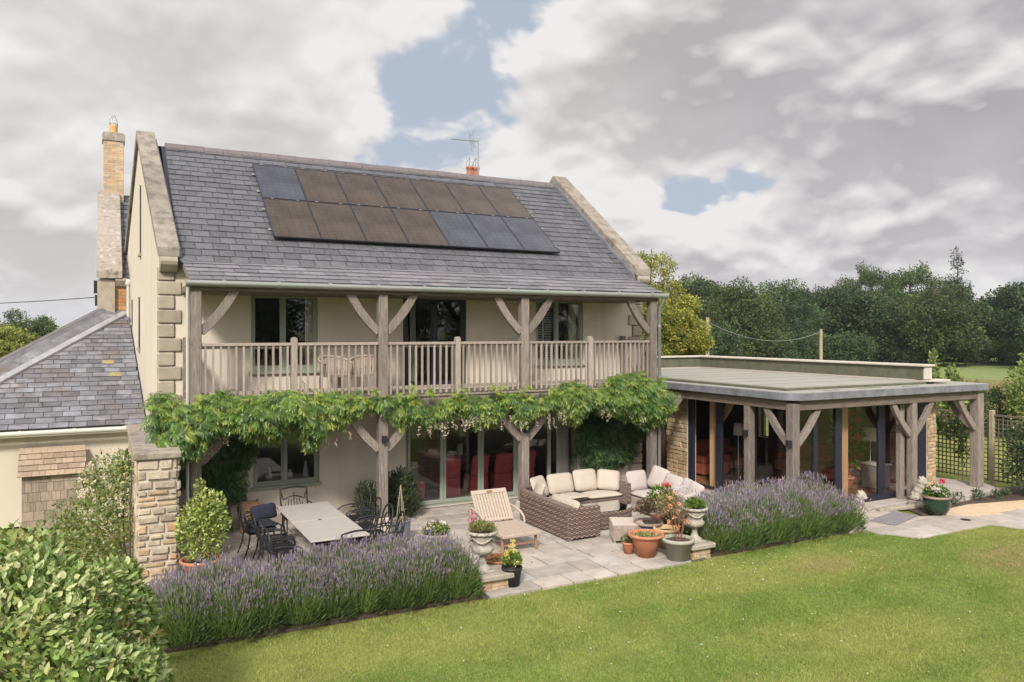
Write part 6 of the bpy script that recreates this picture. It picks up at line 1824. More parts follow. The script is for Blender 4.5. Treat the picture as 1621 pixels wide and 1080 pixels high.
for lb, c, s, r in (('upright stone cushion on the left arm of the grey sofa', (11.25, 14.98, .66), (.62, .48, .14), (1.2, 0, .06)), ('tall tilted stone cushion, highest on the grey sofa', (11.58, 14.62, .74), (.54, .54, .14), (1.2, .2, -1.35)), ('stone back cushion in the middle of the grey sofa', (11.56, 14.08, .66), (.62, .52, .14), (1.15, .1, -1.5)),
                    ('stone back cushion right of the middle on the grey sofa', (11.60, 13.60, .64), (.5, .5, .13), (1.15, .2, -1.5)), ('tilted small stone cushion near the right end of the grey sofa', (11.55, 13.3, .66), (.42, .42, .14), (1.2, .22, -1.5)), ('pale bolster cushion at the right end of the grey sofa', (11.42, 13.12, .58), (.75, .32, .15), (.5, 0, .35))):
    cushion('back_cushion', lb, 'cushion', c, s, r, m_cush2, G_, seed=len(lb))


# ------------------------------------------------------------------ balcony chairs
def tub_chair(label):
    t_ = thing('balcony_chair', label, 'chair', (0, 0, 0), 'wooden tub chairs on the balcony')
    mb = MB()
    for k in range(10): mb.box(-.28 + k * .056, -.235 + k * .056, -.26, .26, .40, .42)
    mb.build('seat', m_teak, t_)
    mb = MB()
    for a in np.linspace(-1.9, 1.9, 21):
        x, y = -.05 + -.30 * math.cos(a), .33 * math.sin(a); top = .66 + .16 * math.cos(a * .8); mb.bar((x, y, .40), (x * 1.12, y * 1.1, top), .034, .014, up=(math.cos(a), -math.sin(a), 0))
    mb.build('back_slats', m_teak, t_)
    mb = MB(); mb.tube([((-.05 - .30 * math.cos(a)) * 1.13, .33 * math.sin(a) * 1.11, .67 + .16 * math.cos(a * .8)) for a in np.linspace(-1.95, 1.95, 19)], .026, 6); mb.build('top_rail', m_teak, t_)
    for x in (-.26, .24):
        for y in (-.24, .24): mb = MB(); mb.box(x - .025, x + .025, y - .025, y + .025, 0, .40); mb.build('leg', m_teak, t_)
    return t_


tc = tub_chair('')
place(tc, True, (4.45, 16.55, 2.83), R(-70), 1.0, 'silvered slatted tub chair at left on the balcony')
place(tc, False, (5.12, 16.62, 2.83), R(-110), 1.0, 'rounder silvered tub chair hard behind the second post')

# ------------------------------------------------------------------ dining room seen through the doors
rug = MB(); rug.box(5.6, 10.6, 17.8, 21.4, .017, .028); tag(rug.build('rug', m_rug), 'blue grey patterned rug on the dining room floor', 'rug')
mat_ = MB(); mat_.prism([(7.4, 18.0), (8.6, 17.95), (9.3, 18.3), (7.9, 18.7)], 'z', .03, .036); tag(mat_.build('mat', M('ochre_mat', (.35, .24, .09), .95, .15, 8)), 'ochre runner mat behind the glazed doors', 'mat')
dt = thing('indoor_table', 'long dark wood dining table behind the glazed doors', 'table', (8.2, 19.6, 0)); m_mah = M('mahogany', (.16, .05, .03), .3, .2, 5, (1, 6, 6), bump=.05, spec=.5)
mb = MB(); mb.box(6.7, 10.2, 18.7, 19.8, .72, .76); mb.build('tabletop', m_mah, dt, bevel=.008)
for x in (6.85, 10.05):
    for y in (18.8, 19.7): mb = MB(); mb.box(x - .04, x + .04, y - .04, y + .04, .03, .719); mb.build('leg', m_mah, dt)


def slip_chair():
    t_ = thing('slipcover_chair', '', 'chair', (0, 0, 0), 'red slipcovered chairs in the dining room')
    mb = MB(); v = []
    prof = [(-.25, .0), (.25, .0), (.24, .48), (.23, .50), (-.23, .5)]
    mb.prism([(-.26, .03), (.26, .03), (.24, .49), (-.24, .49)], 'x', -.25, .22); mb.build('skirt', m_redcloth, t_, bevel=.02)
    mb = MB(); mb.add([(-.25, -.25, .491), (-.25, .25, .491), (-.14, .24, .491), (-.14, -.24, .491), (-.36, -.24, 1.02), (-.36, .24, 1.02), (-.29, .23, 1.02), (-.29, -.23, 1.02)], [(0, 1, 2, 3), (4, 5, 6, 7), (0, 1, 5, 4), (1, 2, 6, 5), (2, 3, 7, 6), (3, 0, 4, 7)]); mb.build('backrest', m_redcloth, t_, bevel=.03)
    mb = MB(); mb.box(-.253, -.247, -.006, .006, .04, .46); mb.build('pleat', m_roomdark, t_)
    return t_


slp = slip_chair(); first = True
for x, y, rz, lb in ((6.75, 18.15, .3, 'red slipcovered chair nearest the door handle'), (7.75, 18.25, 1.5, 'red slipcovered chair behind the middle door leaf'), (8.55, 18.3, 1.6, 'red slipcovered chair behind the gap of the door leaves'), (9.25, 18.3, 1.5, 'red slipcovered chair behind the second post, left'), (9.95, 18.35, 1.6, 'red slipcovered chair behind the second post, right'), (8.3, 20.5, -1.6, 'red slipcovered chair on the far side of the indoor table')):
    place(slp, first, (x, y, .02), rz, None, lb); first = False
tl = thing('candle_lamp', 'white pillar lamp on the indoor dining table', 'lamp', (8.45, 19.1, .76)); mb = MB(); mb.lathe([(.001, .76), (.06, .76), (.05, .79), (.02, .82), (.02, .9)], 8.45, 19.1, 12); mb.build('base', m_white, tl); mb = MB(); mb.lathe([(.085, .9), (.085, 1.2), (.08, 1.2)], 8.45, 19.1, 16); mb.build('lamp_shade', m_curtain, tl)


def curtain(label, x0, x1, y, z0, z1, mat=None, axis='x', seed=0):
    v = []; f = []; n = 40
    for k in range(n + 1):
        t = k / n; u = x0 + (x1 - x0) * t; w = .035 * math.sin(t * 38 + seed) + .012 * math.sin(t * 91)
        for z, q in ((z0, 1.15), (z1, .8)):
            for o in (0, .006): v.append((u, y + w * q + o, z) if axis == 'x' else (y + w * q + o, u, z))
    for k in range(n):
        a = 4 * k; f += [(a, a + 4, a + 6, a + 2), (a + 1, a + 3, a + 7, a + 5)]
    o = mesh_obj('curtain', v, f, mat or m_curtain, None, None, [True] * len(f)); return tag(o, label, 'curtain')


curtain('pale curtain gathered at the right end of the glazed doors', 10.66, 11.02, 17.72, .03, 2.38, seed=1)
curtain('cream curtain at the right of the left balcony window', 4.0, 4.2, 17.56, 3.2, 5.1, seed=2)
curtain('cream curtain at the right of the louvred balcony window', 10.92, 11.16, 17.56, 3.2, 5.1, seed=3)
curtain('dim curtain beside the dark balcony door', 6.55, 6.68, 17.75, 2.85, 5.0, seed=4)
lv = MB(); z = 3.45
while z < 4.98: lv.obox((9.92, 17.52, z), (.30, .05, .008), (.6, 0, 0)); lv.obox((10.26, 17.52, z), (.20, .05, .008), (.6, 0, 0)); z += .062
lv.box(10.09, 10.13, 17.50, 17.54, 3.4, 5.0); tag(lv.build('louvre_shutter', m_white), 'white louvred shutter inside the right balcony window', 'shutter')
bl = MB(); bl.box(3.55, 4.18, 17.42, 17.44, 1.98, 2.08); bl.box(2.9, 3.46, 17.42, 17.44, 2.0, 2.08); tag(bl.build('roller_blind', m_curtain), 'pale roller blind pulled up in the kitchen window', 'blind')
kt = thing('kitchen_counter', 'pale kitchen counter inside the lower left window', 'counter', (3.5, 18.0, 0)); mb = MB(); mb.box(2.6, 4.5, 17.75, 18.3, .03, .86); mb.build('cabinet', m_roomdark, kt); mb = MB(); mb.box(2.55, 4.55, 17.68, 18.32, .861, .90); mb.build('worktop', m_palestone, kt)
for x, y, h_, r, lb in ((2.98, 17.85, .24, .05, 'small white jug at the left of the kitchen window'), (3.28, 17.9, .27, .055, 'pale bottle left of the kitchen window mullion'), (4.06, 17.8, .36, .06, 'tall white vase at the right of the kitchen window'), (3.72, 17.85, .18, .07, 'squat pot right of the kitchen window mullion')):
    mb = MB(); mb.lathe([(.001, .902), (r, .902), (r * 1.1, .902 + h_ * .4), (r * .5, .902 + h_ * .75), (r * .45, .902 + h_)], x, y, 14); tag(mb.build('vase', m_white), lb, 'vase')
for x0, x1, z0, z1, lb, ss in ((3.2, 3.42, 4.1, 4.5, 'dark framed picture in the left bedroom', .0), ):
    mb = MB(); mb.box(x0 - .25, x1 + .1, 20.94, 20.97, z0, z1); tag(mb.build('picture', m_mah), lb, 'picture')

# ------------------------------------------------------------------ inside the garden room
def sofa(label, x0, x1, y0, y1, back):
    t_ = thing('red_sofa', label, 'sofa', ((x0 + x1) / 2, (y0 + y1) / 2, .085)); m_ = M('rust_sofa', (.36, .095, .06), .9, .15, 8, bump=.2) if 'rust_sofa' not in MATS else MATS['rust_sofa']
    mb = MB(); mb.box(x0, x1, y0, y1, .13, .45); mb.build('seat', m_, t_, bevel=.05, seg=2)
    mb = MB(); mb.box(x1 - .22, x1, y0 + .2, y1 - .2, .451, .9) if back == 'x' else mb.box(x0 + .2, x1 - .2, y1 - .22, y1, .451, .9); mb.build('backrest', m_, t_, bevel=.06, seg=2)
    for a in (0, 1):
        mb = MB()
        if back == 'x': mb.box(x0, x1, (y0, y1 - .2)[a], (y0 + .2, y1)[a], .455, .66)
        else: mb.box((x0, x1 - .2)[a], (x0 + .2, x1)[a], y0, y1, .455, .66)
        mb.build('armrest', m_, t_, bevel=.05, seg=2)
    for x in (x0 + .05, x1 - .1):
        for y in (y0 + .05, y1 - .1): mb = MB(); mb.box(x, x + .05, y, y + .05, .086, .13); mb.build('foot', m_mah, t_)
    return t_


sofa('rust red sofa along the right wall inside the garden room', 17.6, 18.55, 14.2, 16.8, 'x')
sofa('rust red sofa in the middle of the garden room', 15.6, 17.4, 17.4, 18.4, 'y')
sofa('rust red armchair just inside the left glazing of the garden room', 15.0, 16.0, 16.9, 17.9, 'y')


def floor_lamp(label, x, y, h_, r):
    t_ = thing('floor_lamp', label, 'lamp', (x, y, .085)); mb = MB(); mb.lathe([(.001, .086), (.14, .086), (.13, .11), (.015, .13), (.013, h_)], x, y, 14); mb.build('stand', m_clip, t_)
    mb = MB(); mb.lathe([(r, h_ - .02), (r * .9, h_ + .3), (r * .86, h_ + .3), (r * .96, h_ - .01)], x, y, 20); mb.build('lamp_shade', m_curtain, t_)


floor_lamp('floor lamp with drum shade behind the right hand glazing', 18.1, 13.9, 1.32, .22); floor_lamp('slim floor lamp with cream shade behind the left glazing', 15.05, 15.6, 1.45, .13)
st_ = thing('side_table', 'side table draped in pale cloth below the drum shade lamp', 'table', (18.0, 13.6, 0)); mb = MB(); mb.prism([(17.75, 13.4), (18.3, 13.4), (18.3, 13.95), (17.75, 13.95)], 'z', .70, .73); mb.build('top', m_curtain, st_); mb = MB(); mb.box(17.77, 18.28, 13.42, 13.93, .09, .69); mb.build('cloth', m_room, st_, bevel=.03)
bk_ = thing('brass_pot', 'round brass coal pot inside the garden room', 'pot', (15.15, 14.2, .09)); mb = MB(); mb.lathe([(.001, .09), (.12, .09), (.2, .2), (.22, .33), (.19, .42), (.2, .44)], 15.15, 14.2, 20); mb.build('bowl', M('brass', (.55, .38, .10), .3, .1, 6, bump=0, metal=.9), bk_); mb = MB(); mb.tube([(14.93, 14.2, .42), (14.95, 14.2, .56), (15.15, 14.2, .64), (15.35, 14.2, .56), (15.37, 14.2, .42)], .01, 6); mb.build('handle', m_iron, bk_)
hp = thing('house_plant', 'tall indoor plant with red blooms behind the garden room doors', 'plant', (17.3, 14.0, .09)); pot(terracotta(.14, .18, .3), 17.3, 14.0, m_clay, parent=hp, z=.09); rg = np.random.default_rng(3); P, d = blob_pts(rg, 420, (17.3, 14.0, 1.35), (.4, .4, .9), .9); scatter('foliage', LEAF, P, d + (0, 0, .3), rg.uniform(.1, .18, 420), [pick(rg, 420, DRK)], m_leaf, hp)
for q in ((17.1, 13.75, 2.1), (17.0, 13.75, 1.72), (17.3, 13.7, 1.45), (17.35, 13.75, 1.9)):
    P = np.array([q]) + rg.normal(0, .045, (40, 3)); scatter('bloom', LEAF, P, rg.normal(size=P.shape), .08, [pick(rg, 40, [(.55, .02, .03)], .1)], m_petal, hp)

# ------------------------------------------------------------------ statues, doormat, edging, trellis
def lion(x, y, label, rz):
    t_ = thing('lion_statue', label, 'statue', (x, y, 0), 'stone lions by the garden room step'); t_.rotation_euler = (0, 0, rz)
    mb = MB(); mb.box(-.2, .2, -.17, .17, 0, .13); o = mb.build('base', m_quoin, None, bevel=.015); o.parent = t_
    bm_ = bmesh.new(); lay = [((0, .05, .25), (.13, .15, .14)), ((0, .02, .36), (.11, .12, .16)), ((0, -.03, .48), (.10, .11, .13)), ((0, -.07, .60), (.105, .105, .11)), ((0, -.15, .575), (.055, .06, .05)), ((-.07, -.1, .24), (.04, .045, .13)), ((.07, -.1, .24), (.04, .045, .13)), ((-.07, -.15, .155), (.045, .06, .03)), ((.07, -.15, .155), (.045, .06, .03)), ((-.11, .06, .19), (.06, .11, .07)), ((.11, .06, .19), (.06, .11, .07)), ((-.07, -.05, .69), (.028, .02, .03)), ((.07, -.05, .69), (.028, .02, .03)), ((0, .2, .17), (.03, .08, .03))]
    for c, r_ in lay:
        mt = Matrix.Translation(c) @ Matrix.Diagonal((*r_, 1)); bmesh.ops.create_icosphere(bm_, subdivisions=3, radius=1, matrix=mt)
    me = bpy.data.meshes.new('lion'); bm_.to_mesh(me); bm_.free(); me.materials.append(m_urn)
    at = me.attributes.new('Col', 'FLOAT_COLOR', 'FACE'); at.data.foreach_set('color', np.ones(len(me.polygons) * 4, dtype=np.float32))
    b = bpy.data.objects.new('body', me); COL.objects.link(b); b.parent = t_
    rm_ = b.modifiers.new('remesh', 'REMESH'); rm_.mode = 'VOXEL'; rm_.voxel_size = .011; rm_.use_smooth_shade = True
    tx = bpy.data.textures.new('curls', 'CLOUDS'); tx.noise_scale = .035; dm = b.modifiers.new('curls', 'DISPLACE'); dm.texture = tx; dm.strength = .035
    return t_


lion(14.68, 11.58, 'stone lion by the end of the lavender hedge', .2); lion(17.42, 12.02, 'stone lion beside the green glazed pot', .1)
kb = MB(); kb.obox((16.75, 11.98, .035), (1.5, .16, .09), (0, 0, -.14)); kb.obox((15.9, 12.28, .03), (.35, .2, .08), (0, 0, .3)); kb.obox((17.42, 11.84, .05), (.42, .3, .1), (0, 0, .1))
tag(kb.build('step_edging', m_quoin, None, bevel=.015), 'broken stone edging blocks under the right lion', 'edging stone')
dm_ = MB(); dm_.prism([(15.15, 11.0), (16.4, 11.35), (16.25, 11.85), (15.0, 11.55)], 'z', .006, .022); tag(dm_.build('doormat', M('grey_doormat', (.22, .20, .21), 1, .3, 30, bump=.8, bscale=120)), 'worn grey doormat in front of the garden room doors', 'doormat')
dr = MB(); dr.lathe([(.001, .014), (.10, .014), (.11, .008)], 17.0, 10.62, 16); tag(dr.build('drain_cover', m_iron), 'small dark drain cover in the flagstone path', 'drain cover')

tr = thing('trellis_fence', 'square lattice trellis fence beyond the garden room', 'trellis', (21.4, 13.3, 0))
TX = 21.42
for y0_, y1_ in ((9.6, 12.58), (12.72, 15.2)):
    mb = MB(); y = y0_ + .04
    while y < y1_: mb.box(TX - .012, TX + .002, y - .014, y + .014, .12, 1.84); y += .118
    z = .16
    while z < 1.84: mb.box(TX + .003, TX + .017, y0_, y1_, z - .014, z + .014); z += .118
    mb.build('lattice', m_trellis, tr)
    mb = MB(); mb.box(TX - .03, TX + .03, y0_, y1_, 1.90, 1.95); mb.build('top_rail', m_trellis, tr)
for y in (9.55, 12.65, 15.25):
    mb = MB(); mb.box(TX - .06, TX + .06, y - .06, y + .06, -.05, 2.06); mb.build('post', m_post2 if y < 13 else m_trellis, tr, bevel=.01)
bush('trellis_shrub', 'thin dark climber threaded through the trellis', 'climbing plant', [((21.3, 13.5, 1.45), (.1, .5, .35)), ((21.3, 13.4, .9), (.1, .22, .45)), ((21.3, 14.2, 1.6), (.1, .35, .25))], 420, LEAF, (.08, .14), DRK + [(.14, .09, .04)], 91, (21.3, 13.5, 0), mat=m_leaf, shell=.9, stems=[([(21.33, 13.4, 0), (21.33, 13.45, .9), (21.33, 13.6, 1.8)], .012)])
# ------------------------------------------------------------------ shrubs beyond, hedge, trees
bush('dark_shrub', 'dark glossy shrub in front of the trellis at the right edge', 'shrub', [((20.95, 11.15, 1.15), (.55, .55, .65)), ((20.75, 11.5, .75), (.45, .45, .55)), ((21.2, 10.8, .8), (.6, .6, .7)), ((21.0, 11.2, 1.75), (.3, .35, .35)), ((20.9, 11.75, 1.45), (.25, .3, .35))], 5200, LEAF, (.06, .11), [(.03, .05, .02), (.045, .075, .028), (.06, .095, .035), (.09, .12, .05), (.03, .045, .025)], 95, (20.9, 11.2, 0), shell=.7,
     stems=[([(20.9, 11.25, 0), (20.9, 11.2, .6), (21.0, 11.1, 1.6)], .03), ([(20.95, 11.3, 0), (20.8, 11.5, 1.0)], .02)])
bush('border_plants', 'low grey green plants dotted along the bark mulch bed', 'plants', [((x, y, .06), (.13, .12, .14)) for x, y in ((17.75, 11.75), (18.3, 11.72), (18.75, 11.9), (19.3, 11.75), (19.9, 11.65), (20.4, 11.7), (20.9, 11.45), (18.0, 11.95), (19.6, 11.95))], 1500, SLIM, (.06, .11), [(.07, .095, .05), (.1, .13, .075), (.05, .075, .035)], 96, (19, 11.7, 0), T=SLIM, mat=m_leaf, shell=.9, up_bias=.9)
rk = MB(); rr = random.Random(4)
for k in range(6): rk.obox((19.9 + k * .22, 12.05 + rr.uniform(-.06, .06), .04), (.2, .14, .1), (rr.uniform(-.2, .2), rr.uniform(-.2, .2), rr.uniform(0, 2)), None, .02, rr)
tag(rk.build('rockery_stones', m_quoin, None, bevel=.02), 'row of pale stones edging the mulch bed', 'stones')

for lb, x, y, h_, w, sd in (('tall slender young sapling rising behind the flat roof', 25.5, 17.1, 3.6, .26, 1), ('bushier young sapling beside the slender one behind the flat roof', 27.0, 17.45, 3.05, .45, 2), ('light green young tree at the right edge of the meadow', 31.6, 17.3, 3.6, .75, 3), ('small leafy sapling between parapet and slender sapling', 24.6, 17.3, 2.9, .2, 4)):
    bush('sapling', lb, 'sapling', [((x, y, h_ * .55), (w, w, h_ * .3)), ((x + w * .3, y, h_ * .8), (w * .5, w * .5, h_ * .2)), ((x - w * .4, y, h_ * .4), (w * .7, w * .7, h_ * .25))], int(900 * (w / .4) + 500), LEAF, (.10, .19), [(.13, .20, .05), (.19, .25, .07), (.25, .28, .09), (.09, .15, .04)], 100 + sd, (x, y, 0), mat=m_leaf, shell=.9, group='young saplings behind the garden room', stems=[([(x, y, 0), (x + .03, y, h_ * .5), (x, y, h_ * .97)], .022)])


def hedge(name, label, p, q, w, h_, n, pal, seed, size=(.14, .24)):
    rg = np.random.default_rng(seed); root = thing(name, label, 'hedge', ((p[0] + q[0]) / 2, (p[1] + q[1]) / 2, 0)); L = math.hypot(q[0] - p[0], q[1] - p[1]); t = rg.random(n); a = rg.uniform(-.2, math.pi + .2, n)
    ux, uy = (q[0] - p[0]) / L, (q[1] - p[1]) / L; lum = 1 + .16 * (vnoise(t * L * .9, a * 2, seed) - .5) * 2; k = lum * (1 - .2 * rg.random(n))
    side = np.sign(np.cos(a)) * np.abs(np.cos(a)) ** .5 * w * k; z = np.abs(np.sin(a)) ** .5 * h_ * k * np.where(rg.random(n) < .5, rg.random(n), 1)
    P = np.stack([p[0] + ux * t * L - uy * side, p[1] + uy * t * L + ux * side, z], 1); E = np.stack([-uy * np.cos(a), ux * np.cos(a), np.sin(a)], 1)
    scatter('foliage', CLUMP, P, E + rg.normal(0, .6, (n, 3)), rg.uniform(size[0], size[1], n), [pick(rg, n, pal, .25)], m_tree, root, seed=seed)
    mb = MB(); nn = int(L / 1.2)
    for k in range(nn): mb.tube([(p[0] + ux * (k + .5) * 1.2, p[1] + uy * (k + .5) * 1.2, -.05), (p[0] + ux * (k + .5) * 1.2 + .05, p[1] + uy * (k + .5) * 1.2, h_ * .75)], .03, 5)
    mb.build('trunks', m_bark, root); return root


hedge('garden_hedge', 'dense dark garden hedge across the right of the meadow', (30.6, 21.3), (34.5, 14.5), .7, 1.8, 5200, [(.035, .06, .022), (.05, .08, .028), (.07, .105, .035), (.025, .045, .018)], 3)

# rough grass strip in the meadow: tussocks
rg = np.random.default_rng(12); n = 9000
px = rg.uniform(-40, 120, n); py = rg.uniform(5, 110, n); dd = px * .80 + py * .60; k = (dd > 48) & (dd < 77); px, py = px[k], py[k]; n = len(px)
tw = ([(-.5, 0, 0), (.5, 0, 0), (0, 1, .2), (-.2, 0, .4), (.35, .85, .4), (.45, 0, -.3), (-.4, .9, -.3)], [(0, 1, 2), (3, 1, 4), (0, 5, 6)], [0] * 3)
s = rg.uniform(.25, .6, n); o = scatter('meadow_grass', tw, np.stack([px, py, np.full(n, -.06)], 1), np.stack([rg.normal(0, .2, n), rg.normal(0, .2, n), np.ones(n)], 1), np.stack([s * .9, s, s], 1), [pick(rg, n, [(.20, .155, .08), (.24, .19, .10), (.15, .15, .06), (.27, .20, .11), (.12, .13, .05)], .2)], m_tree, seed=3)
tag(o, 'rough tan meadow grass between hedge and far field', 'grass', kind='stuff')


def tree_mesh(seed, H, Rr, pal, trunk_r, base=.18, nlobes=26, n=3000, clump_s=.55, conical=False, airy=.0, lobe=(.28, .42)):
    """one tree at the origin: tapered trunk with limbs, and a crown of leaf clumps gathered in lobes"""
    rg = np.random.default_rng(seed); lobes = []
    zc = H * (base + 1) / 2; hz = H * (1 - base) / 2
    for k in range(nlobes):
        if conical:
            t = rg.random() ** .7; z = H * (base + (1 - base) * (1 - t)); r = Rr * (t * .85 + .06); a = rg.uniform(0, 6.28); lobes.append(((r * .65 * math.cos(a), r * .65 * math.sin(a), z), (r * .5 + .25, r * .5 + .25, H * .045)))
        else:
            d = nrm(rg.normal(size=3)); rr = .72 * rg.random() ** .35; c = (d[0] * Rr * rr, d[1] * Rr * rr, zc + d[2] * hz * rr * (1.0 if d[2] > 0 else .9)); s = Rr * rg.uniform(*lobe) * (1 - .25 * max(d[2], 0)); lobes.append((c, (s, s, s * rg.uniform(.65, .9))))
    if conical: lobes.append(((0, 0, H * .96), (.2, .2, H * .05)))
    tot = sum(r[0] * r[0] for _, r in lobes); Ps, Es, Cs = [], [], []
    for c, r in lobes:
        m = max(6, int(n * r[0] * r[0] / tot)); p, d = blob_pts(rg, m, c, r, .55); Ps.append(p); Es.append(d); tone = rg.uniform(.78, 1.25)
        Cs.append(pick(rg, m, pal, .2) * tone)
    P = np.concatenate(Ps); E = np.concatenate(Es); C = np.concatenate(Cs)
    if airy: k = vnoise(P[:, 0] * .9 + P[:, 1] * .7 + 50, P[:, 2] * .9 + 20, seed) > airy; P, E, C = P[k], E[k], C[k]
    m = len(P); me = ('foliage', CLUMP, P, E + rg.normal(0, .5, (m, 3)) + (0, 0, .15), rg.uniform(clump_s * .7, clump_s * 1.3, m), [C])
    mb = MB(); mb.tube([(0, 0, -.1), (.02 * H * .3, 0, H * .25), (0, .02 * H, H * .55), (.01 * H, 0, H * .9)], [trunk_r, trunk_r * .8, trunk_r * .5, trunk_r * .1], 8)
    for k in range(0 if conical else 9):
        c, r = lobes[int(rg.integers(0, len(lobes)))]; z0_ = H * rg.uniform(.2, .5); mb.tube([(0, 0, z0_), (c[0] * .5, c[1] * .5, (z0_ + c[2]) / 2), c], [trunk_r * .4, trunk_r * .25, trunk_r * .06], 6)
    return me, mb


def tree_proto(name, *a, mat=None, **kw):
    root = thing(name, '', 'tree', (0, 0, 0)); me, mb = tree_mesh(*a, **kw)
    scatter('crown', me[1], me[2], me[3], me[4], me[5], mat or m_tree, root, seed=a[0]); mb.build('trunk', m_bark, root); return root


DK = [(.03, .048, .026), (.042, .064, .03), (.055, .08, .036), (.075, .10, .044), (.022, .036, .02)]
OL = [(.055, .078, .03), (.075, .10, .036), (.10, .125, .045), (.036, .054, .024)]
MG = [(.05, .085, .034), (.07, .11, .04), (.095, .138, .05), (.034, .06, .026)]
BG = [(.03, .055, .036), (.042, .072, .044), (.055, .088, .05), (.025, .045, .032)]
AT = [(.20, .225, .035), (.26, .275, .045), (.32, .31, .055), (.14, .18, .035), (.34, .26, .06), (.10, .14, .03), (.38, .37, .08)]
YG = [(.20, .23, .05), (.25, .27, .07), (.15, .19, .045), (.30, .29, .09)]
proto = {
    'dark': tree_proto('dark_tree', 201, 10, 4.6, DK, .35, base=-.1, nlobes=40, n=5400, clump_s=.50),
    'olive': tree_proto('olive_tree', 202, 10, 4.8, OL, .35, base=-.1, nlobes=42, n=5400, clump_s=.48),
    'mid': tree_proto('green_tree', 203, 10, 4.4, MG, .32, base=-.06, nlobes=36, n=4600, clump_s=.48, airy=.22),
    'blue': tree_proto('blue_green_tree', 204, 10, 4.6, BG, .35, base=-.1, nlobes=40, n=5400, clump_s=.5),
    'airy': tree_proto('airy_tree', 205, 10, 3.9, MG + OL, .28, base=.25, nlobes=24, n=2300, clump_s=.42, airy=.38, lobe=(.2, .34)),
    'conifer': tree_proto('conifer', 206, 10, 2.7, BG + DK, .25, base=.05, nlobes=90, n=5200, clump_s=.36, conical=True),
    'thicket': tree_proto('thicket', 207, 3.5, 2.8, MG + DK, .12, base=.0, nlobes=22, n=1800, clump_s=.36),
}
used = {}
def put(kind, x, y, H, Rr, label, group='trees beyond the meadow', rz=None, name=None):
    pr = proto[kind]; h0, r0 = {'dark': (10, 4.6), 'olive': (10, 4.8), 'mid': (10, 4.4), 'blue': (10, 4.6), 'airy': (10, 3.9), 'conifer': (10, 2.7), 'thicket': (3.5, 2.8)}[kind]
    o = place(pr, kind not in used, (x, y, -.1), rz if rz is not None else (x * 1.7 + y * 2.3) % 6.28, (Rr / r0, Rr / r0, H * 1.13 / h0), label); used[kind] = 1; o['group'] = group; o['category'] = 'conifer' if kind == 'conifer' else 'shrub' if kind == 'thicket' else 'tree'; return o


for k, x, y, H, Rr, lb in (
        ('airy', 67.7, 77.4, 11.6, 5.6, 'loose brownish green tree just right of the autumn tinted tree'),
        ('olive', 59.1, 61.6, 9.2, 5.0, 'broad round olive tree behind the left utility pole'),
        ('mid', 85.2, 79.5, 11.6, 5.8, 'mid green airy tree right of the broad olive tree'),
        ('dark', 92.5, 80.1, 11.2, 5.4, 'dark narrow tree behind the right utility pole'),
        ('olive', 97.4, 80.5, 11.6, 5.6, 'olive tree second from the centre of the far tree line'),
        ('airy', 108.3, 83.1, 15.0, 4.4, 'feathery tall tree poking above the centre of the tree line'),
        ('dark', 84.0, 65.2, 9.6, 6.0, 'large dark tree at the centre front of the tree line'),
        ('mid', 88.5, 66.5, 9.7, 5.4, 'grey green tree right of the large dark central tree'),
        ('airy', 108.5, 76.3, 14.4, 5.0, 'sparse topped tree right of the feathery tall tree'),
        ('olive', 88.9, 59.5, 9.8, 6.4, 'big olive tree at the left of the open field'),
        ('conifer', 112.8, 71.8, 14.6, 3.8, 'pointed dark conifer above the tree line'),
        ('blue', 105.3, 67.6, 10.4, 6.4, 'blue green tree left below the conifer'),
        ('blue', 108.3, 62.6, 10.2, 6.6, 'blue green tree right of the conifer at the back of the field'),
        ('dark', 104.3, 57.2, 11.2, 6.2, 'dark tree at the back of the field near the right edge'),
        ('mid', 92.0, 46.5, 12.0, 4.6, 'tall green tree cut by the right edge'),
        ('dark', 112.0, 56.0, 11.5, 6.0, 'dark tree furthest right at the back of the field'),
        ('thicket', 51.4, 56.6, 4.6, 3.4, 'green thicket left of the broad olive tree'), ('thicket', 69.1, 63.1, 4.2, 3.6, 'green thicket by the right utility pole'),
        ('thicket', 63.0, 61.0, 3.4, 3.4, 'low thicket between the utility poles'), ('thicket', 75.0, 61.0, 3.8, 4.0, 'dark low thicket right of the right utility pole'),
        ('dark', 74.0, 84.0, 10.5, 5.6, 'dark tree behind the broad olive tree'), ('blue', 99.0, 68.5, 9.5, 5.6, 'blue green tree filling in behind the central trees'),
        ('dark', 79.0, 74.0, 9.0, 5.0, 'dark tree between the two utility poles')):
    put(k, x, y, H, Rr, lb)

for i, (x, y) in enumerate([(77 + 4.6 * i, 66.0 - 1.6 * i) for i in range(9)]):
    put('thicket', x, y, 3.6 + .5 * math.sin(i * 2.3), 3.4, ['first', 'second', 'third', 'fourth', 'fifth', 'sixth', 'seventh', 'eighth', 'ninth'][i] + ' dark bush from the left along the foot of the far trees')

# autumn tinted tree right behind the house end
at_ = tree_proto('autumn_tree', 211, 9.5, 2.7, AT, .25, base=.10, nlobes=42, n=9000, clump_s=.24, lobe=(.2, .34), mat=m_leaf)
at_.location = (24.9, 32.1, -.1); at_['label'] = 'yellow green tree with autumn tints behind the right gable'
t2 = tree_proto('autumn_tree', 212, 7.0, 2.0, AT, .2, base=.05, nlobes=36, n=7000, clump_s=.23, lobe=(.2, .34), mat=m_leaf)
t2.location = (25.6, 30.9, -.1); t2['label'] = 'lower yellow green tree beside the parapet'
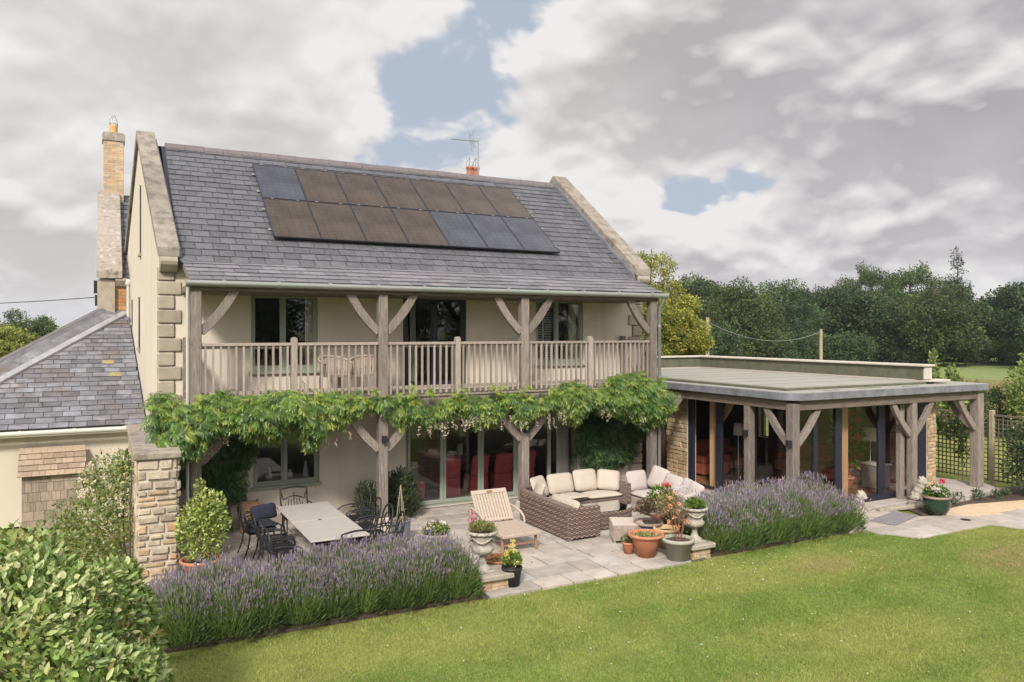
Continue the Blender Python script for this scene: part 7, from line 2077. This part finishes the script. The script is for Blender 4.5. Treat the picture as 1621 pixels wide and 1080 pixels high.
# trees on the left
t3 = tree_proto('round_tree', 213, 6.3, 2.6, MG + OL, .2, base=.15, nlobes=30, n=5200, clump_s=.26, airy=.2, lobe=(.2, .34)); t3.location = (-4.9, 64.7, -.1); t3['label'] = 'dark green round tree beyond the cottage wing'
t4 = tree_proto('pale_tree', 214, 5.2, 2.5, YG, .2, base=.05, nlobes=34, n=5200, clump_s=.26, lobe=(.2, .34), mat=m_leaf); t4.location = (-5.4, 53.5, -.1); t4['label'] = 'pale yellow green tree at the left edge'
t5 = tree_proto('pale_tree', 215, 4.1, 1.7, YG + OL, .16, base=.05, nlobes=26, n=3200, clump_s=.24, lobe=(.2, .34), mat=m_leaf); t5.location = (-2.6, 46.6, -.1); t5['label'] = 'small yellow green tree just left of the chimney gable'
# garden trees behind the viewpoint, seen mirrored in the windows
for k, x, y, H, Rr, lb in (('olive', -14, -30, 11, 6.5, 'olive tree mirrored in the left windows'), ('dark', -2, -36, 12, 7, 'dark tree mirrored in the balcony door'), ('mid', 10, -34, 11, 6.5, 'green tree mirrored in the glazed doors'), ('dark', 22, -36, 12, 7, 'dark tree mirrored in the garden room front'), ('olive', 34, -30, 11, 7, 'olive tree mirrored in the garden room corner'), ('mid', -26, -24, 11, 6.5, 'green tree mirrored at the far left')):
    put(k, x, y, H, Rr, lb, 'trees behind the viewpoint')

# utility poles and their cable
for x, y, h_, lb in ((41.3, 46.1, 5.3, 'pale timber utility pole left of the pair'), (57.2, 49.0, 4.4, 'thin utility pole right of the pair')):
    t_ = thing('utility_pole', lb, 'utility pole', (x, y, 0), 'utility poles in the meadow'); mb = MB(); mb.tube([(x, y, -.1), (x, y, h_)], [.17, .13], 8); mb.build('pole', m_post2, t_); mb = MB(); mb.box(x - .5, x + .5, y - .04, y + .04, 1.5, 1.58); mb.build('crossbar', m_post2, t_)
wr = MB(); wr.tube([(41.3 + 15.9 * t, 46.1 + 2.9 * t, 4.95 - 4.6 * t * (1 - t) - .75 * t) for t in np.linspace(0, 1, 14)], .02, 5); tag(wr.build('overhead_cable', M('pale_cable', (.25, .25, .25), .6, bump=0)), 'slack cable strung between the two utility poles', 'cable')

# ------------------------------------------------------------------ air between here and the far hills
hz = MB(); hz.box(-3900, 3900, -3900, 3900, -1.2, 75)
hm = bpy.data.materials.new('haze_air'); hm.use_nodes = True
t = NT(hm.node_tree); out = t.n('ShaderNodeOutputMaterial')
vol = t.n('ShaderNodeVolumePrincipled', {'Color': (.86, .90, .98, 1), 'Density': .00022, 'Anisotropy': .2})
t.nt.links.new(vol.outputs[0], out.inputs['Volume'])
ho = hz.build('haze', hm); ho['kind'] = 'stuff'; ho['label'] = 'thin bluish haze in the air towards the far hills'
